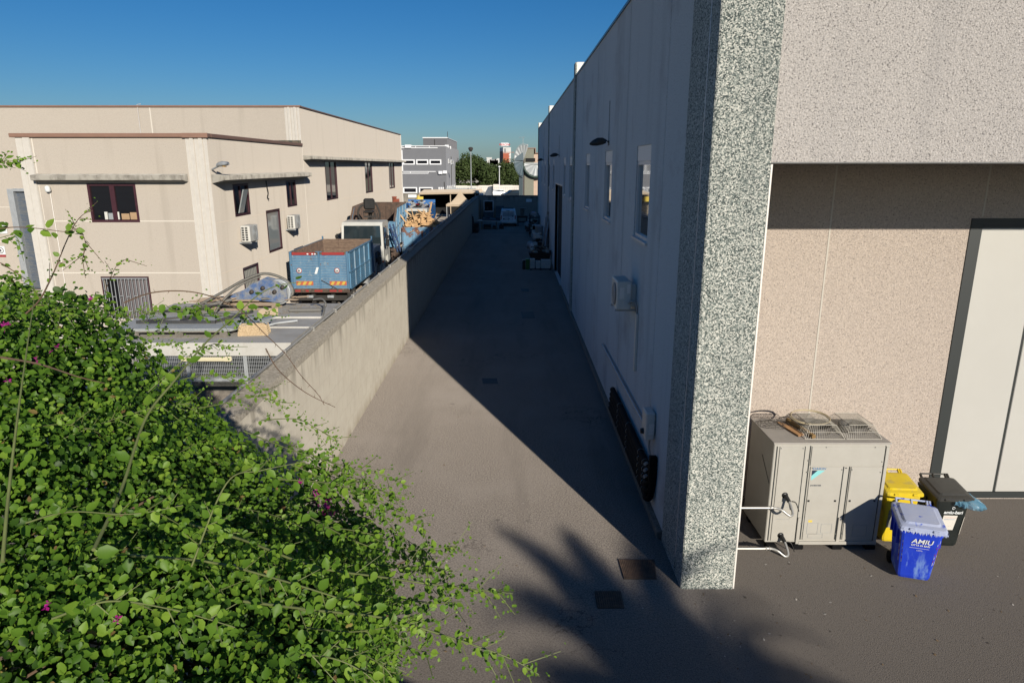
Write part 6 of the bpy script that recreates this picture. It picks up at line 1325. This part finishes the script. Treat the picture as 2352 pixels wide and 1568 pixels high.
MB().hexa([(a.x-.05,TYY+17,0),(xs-.1,TYY+.1,0),(xs-.05,TYY+.2,0),(a.x+.05,TYY+17.2,0),(a.x-.05,TYY+17,zt-3),(xs-.1,TYY+.1,zt-3),(xs-.05,TYY+.2,zt-3),(a.x+.05,TYY+17.2,zt-3)]).build('shaft', mat('tower_shade', (.16,.10,.09)), tw, True)  # dark sheet painting the shade on the tower's turned-away left face
r0 = aY(1158.0,352,TYY); r1 = aY(1170.5,352,TYY); MB().box((xs+.1,TYY-.3,0),(r1.x,TYY-.01,r0.z)).build('facing', M['tower_red'], tw, True)
q = MB()
for k in range(10): z = r0.z-1-k*2.1; q.box((r1.x-.6-.0*k,TYY-.36,z-1),(r1.x+1.0,TYY-.31,z))
for k in range(9): x = xs+.3+k*1.0; q.box((x,TYY-.2,r0.z+.3),(x+.5,TYY-.05,r0.z+1.0),1)
q.build('window_band', [M['town_white'], M['tower_red']], tw, True)
MB().box((xs+.8,TYY-.1,zt-4.5),(xs+2.4,TYY-.01,zt-1.0)).build('crest', M['town_grey'], tw, True)
s0 = aY(1150,328.2,TYY); s1 = aY(1168.5,336.3,TYY); sb = MB().box((s0.x,TYY-.4,s1.z),(s1.x,TYY+.6,s0.z),bev=.4); sgn = sb.build('sign_board', M['b_white'], tw, True)
q = MB()
for k in range(4): x = s0.x+.8+k*1.8; q.box((x,TYY,zt),(x+.2,TYY+.2,s1.z))
q.build('sign_support', M['town_grey'], tw, True)
text('PERONI', (s0.z-s1.z)*.72, M['sign_ring'] if False else mat('sign_red', (.55,.03,.03)), sgn, Matrix.Translation((-a.x,-TYY,0))@facing(((s0.x+s1.x)/2,TYY-.45,s1.z+(s0.z-s1.z)*.24), (1,0,0), (0,0,1)), ext=.02, bold=.04, align='CENTER', sx=1.28)

# building with round metal canopies at the right end
mk('aggregate', (.30,.30,.24), (.25,.25,.20), 8, .9, bump=.4); mk('peach', (.62,.48,.38), (.58,.45,.36), 3, .9); mk('fan_metal', (.36,.38,.38), (.33,.35,.35), 1, .5, .2); mk('fan_dark', (.09,.13,.15), (.075,.11,.13), 1, .6); mk('canopy_green', (.02,.045,.035), rough=.5)
RY = 112.0; rb = thing('round_canopy_building', 'buff and green building with big round fluted metal canopies beside the warehouse end', 'building', (3, RY, 0))
def rz_(py): return aY(1200,py,RY).z
def rx(px): return aY(px,400,RY).x
q = MB(); q.box((rx(1204.5),RY,0),(rx(1226),RY+8,rz_(341.5))); q.build('wall', M['aggregate'], rb, True)
q = MB(); q.box((rx(1200.8),RY+.3,0),(rx(1204.4),RY+8,rz_(341))); q.box((rx(1226.1),RY+.5,0),(rx(1262),RY+8,rz_(352.5))); q.build('wall', M['peach'], rb, True)
q = MB(); q.box((rx(1202.3),RY+.15,0),(rx(1203.6),RY+.29,rz_(341))); q.build('downpipe', mat('copper', (.10,.05,.035)), rb, True)
q = MB(); q.box((rx(1200.5),RY-.1,rz_(341.4)),(rx(1230),RY+8,rz_(339.6))); q.box((rx(1228.5),RY-.1,rz_(352)),(rx(1230),RY+8,rz_(341.4))); q.box((rx(1230.1),RY+.2,rz_(352.4)),(rx(1262),RY+8,rz_(350.8))); q.build('roof_edging', M['brown_cap'], rb, True)
q = MB(); q.box((rx(1207),RY-.08,rz_(372)),(rx(1229),RY-.01,rz_(363.5)),0); q.build('opening', M['dark_in'], rb, True)
def fan(cx, cz, r, y, a0, a1, mt, edge, thick=.35, n=14, sxx=1.0, name='canopy'):
    q = MB(); vs = []; 
    for k in range(n+1): a = a0+(a1-a0)*k/n; d = .10*(k % 2); vs += [(cx,y-.02,cz),(cx+sxx*r*math.cos(a),y-.25-d,cz+r*math.sin(a))]
    q.add(vs, [(2*k,2*k+1,2*k+3,2*k+2) for k in range(n)])
    o = q.build(name, mt, rb, True)
    q = MB(); q.tube([(cx+sxx*(r+.12)*math.cos(a0+(a1-a0)*k/n),y-.2,cz+(r+.12)*math.sin(a0+(a1-a0)*k/n)) for k in range(n+1)], thick, 6); q.build('rim', edge, o, True)
fan(rx(1232), rz_(375), aY(1232,375,RY).z-aY(1232,405,RY).z, RY-.3, math.pi, 2*math.pi, M['fan_metal'], M['canopy_green'], .22, 16)
q = MB(); q.box((rx(1206),RY-.55,rz_(377.5)),(rx(1236),RY-.1,rz_(374)),0); q.build('canopy_rail', M['fan_metal'], rb, True)
# the left round canopy, turned away: a half drum of folded sheet
cx_, cz_ = rx(1202), rz_(369); R_ = (rz_(333.5)-rz_(405))/2
fan(cx_, cz_, R_, RY-.6, math.radians(60), math.radians(180), M['fan_metal'], M['fan_metal'], .05, 12, .60)
fan(cx_, cz_, R_, RY-.6, math.radians(180), math.radians(268), M['fan_dark'], M['fan_dark'], .05, 9, .60)  # lower half: its shade put into a darker sheet colour
q = MB(); q.prism([(cx_-.02,cz_),(cx_-.6*R_,cz_+.02),(cx_-.5*R_,cz_+.5),(cx_-.02,cz_+R_*.55)], RY-.95, 'y', 0, RY-.75); q.build('canopy_fold', M['fan_dark'], rb, True)
q = MB()
for k in range(5): x = rx(1192.5)+k*.115*1.25; q.box((x,RY-.5,0),(x+.09,RY-.3,cz_-R_*.75))
q.box((rx(1192),RY-.25,0),(rx(1200.7),RY+.2,cz_-R_*.7)); q.build('louvre', M['fan_dark'], rb, True)
q = MB(); q.tube([(rx(1201.5),RY+2,rz_(341)),(rx(1201.5),RY+2,rz_(314))], .035, 5); q.tube([(rx(1192),RY+2,rz_(315)),(rx(1206),RY+2,rz_(314))], .03, 5)
for k in range(6): x = rx(1192+k*2.6); q.tube([(x,RY+1.8,rz_(314.5)),(x,RY+2.2,rz_(314.3))], .02, 4)
q.tube([(rx(1211),RY+2,rz_(341)),(rx(1211),RY+2,rz_(330))], .05, 5); q.box((rx(1208.5),RY+1.9,rz_(333.5)),(rx(1213.5),RY+2.1,rz_(331)),bev=.02); q.build('antenna', M['fan_metal'], rb, True)
# ================================================================ bougainvillea in the left foreground
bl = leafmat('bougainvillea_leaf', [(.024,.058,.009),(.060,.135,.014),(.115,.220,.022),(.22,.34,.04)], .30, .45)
br = leafmat('bract', [(.30,.01,.16),(.45,.02,.28)], .3, .6)
bs = mat('green_stem', (.16,.19,.06), (.12,.14,.05), 8, .6); bw_ = mat('brown_stem', (.13,.08,.05), (.09,.06,.04), 9, .8)
pl = thing('bougainvillea', 'dense green bougainvillea hedge with a few magenta bracts filling the left foreground', 'shrub', (-2.5, 3.6, 0))
g = np.random.default_rng(12)
# back and right limit of the crown, and its height
BX = np.array([-9,-7,-4.6,-3.95,-3.3,-2.9,-2.45,-2.0,-1.6,-1.25,-1.02,-.86,-.74,-.70]); BYv = np.array([6.1,6.1,6.0,6.0,5.9,5.8,5.65,5.5,5.35,5.15,4.85,4.35,3.7,2.3])
def yback(x): return np.interp(x, BX, BYv)
def ztop(x, y):
    z = np.interp(x, [-7,-4.5,-3.86,-3.34,-2.95,-2.2,-1.38,-.9,-.4], [5.98,5.93,5.84,5.58,5.20,4.74,4.44,4.32,4.2])
    bump = .13*np.sin(x*2.3+y*1.7)+.10*np.sin(x*4.1-y*3.3+1)+.07*np.sin(x*7.7+y*6.1)+.05*np.sin(x*12+y*14+2)
    edge = np.clip((yback(x)-y)/.9, 0, 1); ez = np.clip((-.60-x)/.6, 0, 1)
    return z+bump*1.0-.12-.25*(1-edge)**2-.35*(1-ez)**2
def crown(n, d0, d1, s0, s1, lo, hi):
    X = -6.8+6.3*g.random(n); Y = 1.0+5.2*g.random(n)
    k = (X > -.9*Y-1.1) & (Y < yback(X)) & (X < -.40+.0*Y) & (X < -.66); X, Y = X[k], Y[k]; m = len(X)
    dep = d0+(d1-d0)*g.random(m)**1.3; Z = ztop(X, Y)-dep
    e = .02; nx = -(ztop(X+e,Y)-ztop(X-e,Y))/(2*e); ny = -(ztop(X,Y+e)-ztop(X,Y-e))/(2*e)
    N_ = np.stack([nx, ny, np.ones(m)], 1); N_ = np.clip(N_, -1.5, 1.5)
    N_ = N_*np.array([.5,.5,1])+np.array([.35,-.45,0])+g.normal(size=(m,3))*.48
    cl = .5+.5*np.sin(X*5.3+Y*4.1)*np.sin(X*3.1-Y*6.3)
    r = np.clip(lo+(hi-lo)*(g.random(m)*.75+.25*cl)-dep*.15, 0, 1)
    return np.stack([X, Y, Z], 1), N_, s0+(s1-s0)*g.random(m)**1.5, r
P1 = crown(78000, -.04, .50, .025, .057, .0, 1.0); P2 = crown(52000, .40, 1.1, .04, .075, .0, .3)  # deeper leaves get darker greens: the hedge's inner shade painted in
# the side of the hedge that runs on to the left, out of the picture
m = 30000; X = -8.6+7.9*g.random(m); Y = -.2+6.4*g.random(m); k = (X <= -.9*Y-1.1) & (Y < yback(X)); X, Y = X[k], Y[k]
P4 = (np.stack([X, Y, ztop(X, Y)-.9*g.random(len(X))**1.5], 1), g.normal(size=(len(X),3))*.5+np.array([.3,-.4,1]), .055+.035*g.random(len(X)), g.random(len(X)))
m = 9000; X = -7.5+6.8*g.random(m); P5 = (np.stack([X, yback(X)-.15*g.random(m), ztop(X, yback(X))-3.2*g.random(m)], 1), g.normal(size=(m,3))*.6+np.array([0,.8,.4]), .05+.03*g.random(m), g.random(m)*.7)
m = 9000; X = -8.5+7.0*g.random(m); YY = .35+.25*g.random(m)+np.clip((-1.0-X)*-.1,-.7,0); P6 = (np.stack([X, YY, ztop(X, YY)-3.2*g.random(m)], 1), g.normal(size=(m,3))*.6+np.array([0,-.8,.4]), .05+.03*g.random(m), g.random(m)*.8)
# right flank and underside
m = 11000; T = g.random(m); yy = 1.2+3.0*T; xx = np.interp(yy, BYv[::-1][0:6], BX[::-1][0:6]) ; zz = 1.2+g.random(m)*3.0
P3 = (np.stack([xx-.06-.25*g.random(m)-np.clip((3.0-zz),0,3)*.10, yy, zz], 1), g.normal(size=(m,3))*.6+np.array([.8,-.3,.5]), .03+.03*g.random(m), g.random(m)*.75)
P_, N2, S2, R2 = (np.concatenate([a[i] for a in (P1,P2,P3,P4,P5,P6)]) for i in range(4))
big = g.random(len(S2)) < .04; S2 = np.where(big, S2*1.35, S2)
kd = g.random(len(S2)) < .012; DP, DN, DS = P_[kd], N2[kd], S2[kd]*.9; P_, N2, S2, R2 = P_[~kd], N2[~kd], S2[~kd], R2[~kd]
leaves('dry_leaves', DP, DN, DS, leafmat('dry_leaf_mat', [(.10,.06,.025),(.22,.15,.05),(.30,.26,.08)], .2, .7), pl)
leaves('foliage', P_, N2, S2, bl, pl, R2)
# shoots: long arching stems with leaves set along them
SP = []; SN = []; SS = []; SR = []; SD = []; stem = MB(); brown = MB()
def shoot(pts, r=.008, step=.055, s0=.065, s1=.028, leafy=1.0, mb=None, start=0, droop=.5, young=.25, side=True):
    r *= .62; s0 *= .82; c = spline(pts, 10); L_ = [0]
    for i in range(1, len(c)): L_.append(L_[-1]+(c[i]-c[i-1]).length)
    tot = L_[-1]; k = len(c); (mb or stem).tube(c, [max(.0022, r*(1-.75*i/(k-1))) for i in range(k)], 6)
    s_ = start; j = 0
    while s_ < tot and leafy > 0:
        i = min(range(len(L_)-1), key=lambda q: abs(L_[q]-s_)); p = c[i]; d = (c[min(i+1,k-1)]-c[max(i-1,0)]).normalized()
        f = s_/tot; a = j*2.4+g.random()*.8; x, y, _ = basis(d); o = (x*math.cos(a)+y*math.sin(a)); o.z -= droop*.5; o = o.normalized()
        if g.random() < leafy:
            sz = s0+(s1-s0)*f**1.2; sz *= .75+.5*g.random(); q = p+o*sz*.55
            SP.append(tuple(q)); SD.append(tuple(o+d*.5)); nn = Vector((.35,-.6,.7))+Vector(g.normal(size=3))*.38; SN.append(tuple(nn)); SS.append(sz); SR.append(min(1, .35+.45*g.random()+young*f))
            if side and f > .10 and g.random() < .60:      # short side sprig
                e = p+(o*.7+d*.6)*(.09+.10*g.random()); (mb or stem).tube([p, e], [.0028,.0015], 4)
                for q_ in range(7):
                    t_ = .25+.13*q_; SP.append(tuple(p+(e-p)*t_+Vector(g.normal(size=3))*.018)); SD.append(tuple(g.normal(size=3))); SN.append(tuple(Vector((.3,-.6,.7))+Vector(g.normal(size=3))*.45)); SS.append(sz*.62*(1.1-t_*.4)); SR.append(min(1, .4+.5*g.random()))
        s_ += step*(1-.45*f)*(.7+.6*g.random()); j += 1
    return c
A = lambda *p: [aT(x, y, t) for x, y, t in p]
shoot(A((560,990,4.6),(690,1040,4.5),(800,1072,4.4),(880,1092,4.35),(940,1118,4.3)), .007, .05, .062, .03)
shoot(A((600,965,5.0),(680,962,4.9),(730,985,4.8),(778,1012,4.75)), .006, .05, .05, .025)
shoot(A((640,1100,4.4),(760,1110,4.3),(850,1140,4.2),(920,1180,4.15),(985,1222,4.1)), .008, .045, .07, .035)
shoot(A((700,1180,4.2),(800,1235,4.0),(880,1262,3.9),(960,1262,3.8),(1050,1254,3.75)), .008, .045, .075, .035)
shoot(A((420,1200,3.9),(560,1240,3.6),(720,1300,3.4),(880,1325,3.3),(1040,1348,3.25),(1110,1355,3.2),(1178,1362,3.2)), .013, .045, .08, .032)
shoot(A((300,1275,3.3),(480,1290,3.2),(640,1330,3.1),(800,1380,3.0),(920,1420,2.95)), .012, .06, .07, .05)
shoot(A((560,1380,3.1),(720,1400,3.0),(880,1418,2.9),(1000,1452,2.85),(1110,1488,2.8),(1180,1515,2.8),(1238,1548,2.8)), .011, .038, .07, .026)
shoot(A((880,1330,3.6),(930,1400,3.5),(960,1440,3.45),(930,1470,3.4)), .006, .035, .05, .03)
shoot(A((760,1300,3.7),(850,1345,3.5),(900,1385,3.4)), .006, .04, .055, .03)
shoot(A((700,1440,3.0),(800,1450,2.9),(890,1440,2.85),(975,1425,2.85)), .007, .04, .06, .035)
shoot(A((660,1500,2.7),(760,1510,2.6),(830,1540,2.6),(870,1575,2.6)), .007, .04, .06, .035)
shoot(A((640,1010,4.7),(720,1045,4.6),(790,1085,4.5),(850,1110,4.5)), .006, .04, .055, .03)
shoot(A((800,1130,4.3),(870,1170,4.2),(900,1210,4.1),(985,1300,4.0)), .006, .04, .05, .03)
shoot(A((690,1060,4.5),(770,1090,4.4),(830,1120,4.3),(890,1130,4.25),(925,1150,4.2)), .006, .04, .055, .03)
shoot(A((760,1210,4.1),(850,1225,4.0),(920,1250,3.9),(970,1290,3.85),(990,1330,3.8)), .006, .04, .055, .03)
shoot(A((820,1290,3.8),(900,1300,3.6),(980,1300,3.5),(1040,1310,3.4)), .006, .04, .055, .03)
shoot(A((820,1360,3.3),(900,1370,3.2),(990,1385,3.1),(1060,1380,3.05)), .006, .04, .055, .03)
shoot(A((800,1440,2.95),(880,1460,2.9),(950,1490,2.85),(1010,1500,2.8)), .006, .04, .055, .03)
shoot(A((760,1480,2.8),(830,1500,2.75),(880,1530,2.7),(905,1560,2.7)), .006, .04, .055, .03)
# skyline shoots
shoot(A((60,720,4.7),(90,690,4.65),(112,650,4.6),(130,610,4.6),(150,560,4.6),(172,515,4.6),(192,492,4.6),(213,484,4.6)), .010, .09, .055, .03, .9, brown)
shoot(A((-30,530,4.2),(30,522,4.2),(90,525,4.2),(150,532,4.2),(178,525,4.2)), .007, .06, .075, .05, 1.0, brown, side=False)
shoot(A((165,520,4.4),(190,540,4.4),(196,565,4.4),(188,600,4.4)), .004, .035, .05, .035, 1.0, brown)
shoot(A((245,660,5.2),(256,632,5.2),(270,608,5.2),(292,594,5.2)), .006, .055, .04, .025, .9, brown)
shoot(A((-10,600,3.4),(4,605,3.4),(12,610,3.4)), .003, .03, .05, .04, 1.0, brown)
shoot(A((-40,560,4.0),(-5,548,4.0),(30,540,4.0),(45,556,4)), .004, .04, .06, .04)
shoot(A((-20,395,6.0),(5,372,6.0),(30,370,6.0),(48,372,6.0)), .006, .03, .06, .05, 1.0, brown)
# bare thorny arching shoots
for pts in (A((285,695,5.2),(350,672,5.2),(430,669,5.2),(500,686,5.3),(560,720,5.3),(610,768,5.3),(655,812,5.3),(690,860,5.3),(730,905,5.3),(745,930,5.3)), A((610,800,5.3),(640,850,5.3),(700,900,5.3),(770,935,5.3))):
    c = spline(pts, 10); brown.tube(c, [.0055*(1-.6*i/len(c)) for i in range(len(c))], 5)
    for i in range(3, len(c)-2, 4): o = Vector((g.normal(),0,g.normal())).normalized(); brown.tube([c[i], c[i]+o*.03], [.003,.0006], 3)
# thick olive stems standing over the hedge
shoot(A((215,1262,2.8),(280,1120,3.2),(335,960,3.6),(400,875,3.8),(470,790,4.1),(530,735,4.3),(590,680,4.5),(640,655,4.6),(695,648,4.7)), .014, .16, .085, .05, .9, side=False)
shoot(A((6,1290,2.6),(20,1130,2.8),(40,960,3.0),(62,800,3.3),(78,690,3.6)), .013, .5, .05, .04, .4, side=False)
shoot(A((0,820,3.4),(90,836,3.5),(180,865,3.6),(240,880,3.7)), .010, .5, .05, .04, .3, brown, side=False)
shoot(A((330,720,5.0),(400,712,5.0),(470,712,5.0),(540,735,5.0),(590,730,5.0),(640,700,5.0)), .006, .06, .065, .04)
shoot(A((380,700,4.9),(400,712,4.9),(440,716,4.9),(470,722,4.9)), .005, .04, .07, .05)
shoot(A((440,1300,3.0),(520,1110,3.0),(600,1080,3.0),(700,1060,3.1)), .008, .07, .07, .04)
shoot(A((120,1420,2.4),(250,1380,2.4),(400,1400,2.4),(540,1440,2.4)), .008, .06, .07, .04)
shoot(A((60,1200,2.9),(160,1175,2.9),(300,1180,2.9),(420,1160,3.0)), .007, .06, .065, .04)
shoot(A((340,900,4.6),(430,820,4.7),(490,790,4.7),(530,800,4.7)), .006, .05, .05, .03)
shoot(A((420,870,4.9),(500,860,4.9),(560,880,4.9),(640,905,4.9)), .006, .05, .05, .03)
shoot(A((440,940,4.8),(520,925,4.8),(580,910,4.8),(655,925,4.8)), .006, .045, .05, .03)
for k in range(60):     # twigs poking out of the top all over
    x = -5.2+4.5*g.random(); y = 1.8+4*g.random()
    if y > yback(x)-.15: continue
    z = float(ztop(np.array(x), np.array(y))); d = Vector((.4+g.normal()*.5, g.normal()*.5, .25+.2*g.random())); p = Vector((x,y,z-.12))
    shoot([p, p+d*.18, p+d*.38-Vector((0,0,.03)), p+d*.55-Vector((0,0,.10))], .005, .045, .055, .03)
stem.build('stem', bs, pl, True); brown.build('woody_stem', bw_, pl, True)
leaves('shoot_leaves', np.array(SP), np.array(SN), np.array(SS), bl, pl, np.array(SR), 'leaf', np.array(SD))
# inner branches
q = MB()
for k in range(70):
    x = -5.5+4.6*g.random(); y = 1.6+3.6*g.random(); z = float(ztop(np.array(x), np.array(min(y, float(yback(x))))))-.5-.5*g.random(); a = g.random()*6.28
    q.tube([(x*.6-1,y*.5+1.6,1.2),(x-.2,y,z-.5),(x,y,z),(x+.5*math.cos(a),y+.5*math.sin(a),z+.3)], [.03,.018,.012,.006], 5)
for x in (-2.2,-3.2,-1.6): q.tube([(x,3.2,0),(x+.1,3.3,1.2),(x-.1,3.4,2.6)], [.07,.06,.04], 8)
q.build('branch', bw_, pl, True)
# bracts
FP = []
for px, py, n, sp in ((735,1148,10,7),(748,1162,10,7),(760,1175,6,6),(728,1142,5,5),(22,750,4,7),(125,800,3,6),(88,828,2,5),(110,1390,2,4),(265,1425,2,4),(210,690,3,5),(10,870,2,5),(755,1150,5,5),(690,1105,3,4)):
    for k in range(n):
        qx, qy = px+g.normal()*sp, py+g.normal()*sp; t_ = 1.5
        while t_ < 7.5:
            p = aT(qx, qy, t_)
            if p.y < yback(p.x) and p.x < -.4 and p.z < float(ztop(np.array(p.x), np.array(p.y)))+.03: FP.append(tuple(p)); break
            t_ += .03
FP = np.array(FP)
leaves('bract_cluster', FP, g.normal(size=(len(FP),3))+np.array([.4,-1,.8]), .030+.018*g.random(len(FP)), br, pl, None, 'bract')

# ================================================================ behind the camera: what throws the foreground shade
gw = MB(); a = Vector((.8,1.54,0)); d = Vector((1.26,-.76,0)).normalized(); n_ = Vector((d.y,-d.x,0))
p0 = a-d*4.4+Vector((0,0,0)); p1 = a+d*9
gw.hexa([p0, p1, p1+n_*.25, p0+n_*.25]+[v+Vector((0,0,2.5)) for v in (p0, p1, p1+n_*.25, p0+n_*.25)]); tag(gw.build('garden_wall', cw), 'plain block wall standing under and behind the viewpoint', 'wall')
pm = thing('palm_tree', 'palm behind the viewpoint that throws the feathered shadow on the forecourt', 'palm', (11.9, -15.6, .8))
q = MB(); q.tube([(0,0,-.8),(.1,0,2.5),(0,.1,5),(0,0,7.2)], [.34,.26,.24,.28], 12); q.build('trunk', bark, pm)
fl = leafmat('palm_leaf', [(.03,.07,.02),(.06,.12,.03)], .15, .5)
rr = random.Random(14)
for k in range(70):
    az = k*2.399; el = 1.35-2.3*(k/70); ln = 2.4+.5*rr.random(); f = MB(); pts = []
    for i in range(11):
        t_ = i/10; e = el-1.15*t_*t_; r_ = ln*t_; pts.append(Vector((math.cos(az)*r_*math.cos((el+e)/2), math.sin(az)*r_*math.cos((el+e)/2), 7.3+r_*math.sin((el+e)/2))))
    f.tube(pts, [.03*(1-.8*i/10) for i in range(11)], 5)
    for i in range(1, 11):
        for h_ in (0,.33,.66):
            if i == 10 and h_: continue
            p = pts[i]+(pts[min(i+1,10)]-pts[i])*h_; d = (pts[min(i+1,10)]-pts[i-1]).normalized(); sd = d.cross(Vector((0,0,1))).normalized(); L2 = (.50*math.sin(math.pi*(.12+.82*i/10))+.12)*(1.1-.05*i)
            for s_ in (-1,1): e = p+(sd*s_+d*.9-Vector((0,0,.25)))*L2*.75; w_ = d*(.085-.004*i); f.add([p-w_, p+w_, e+w_*.3, e-w_*.3], [(0,1,2,3)])
    f.build('frond', fl, pm)
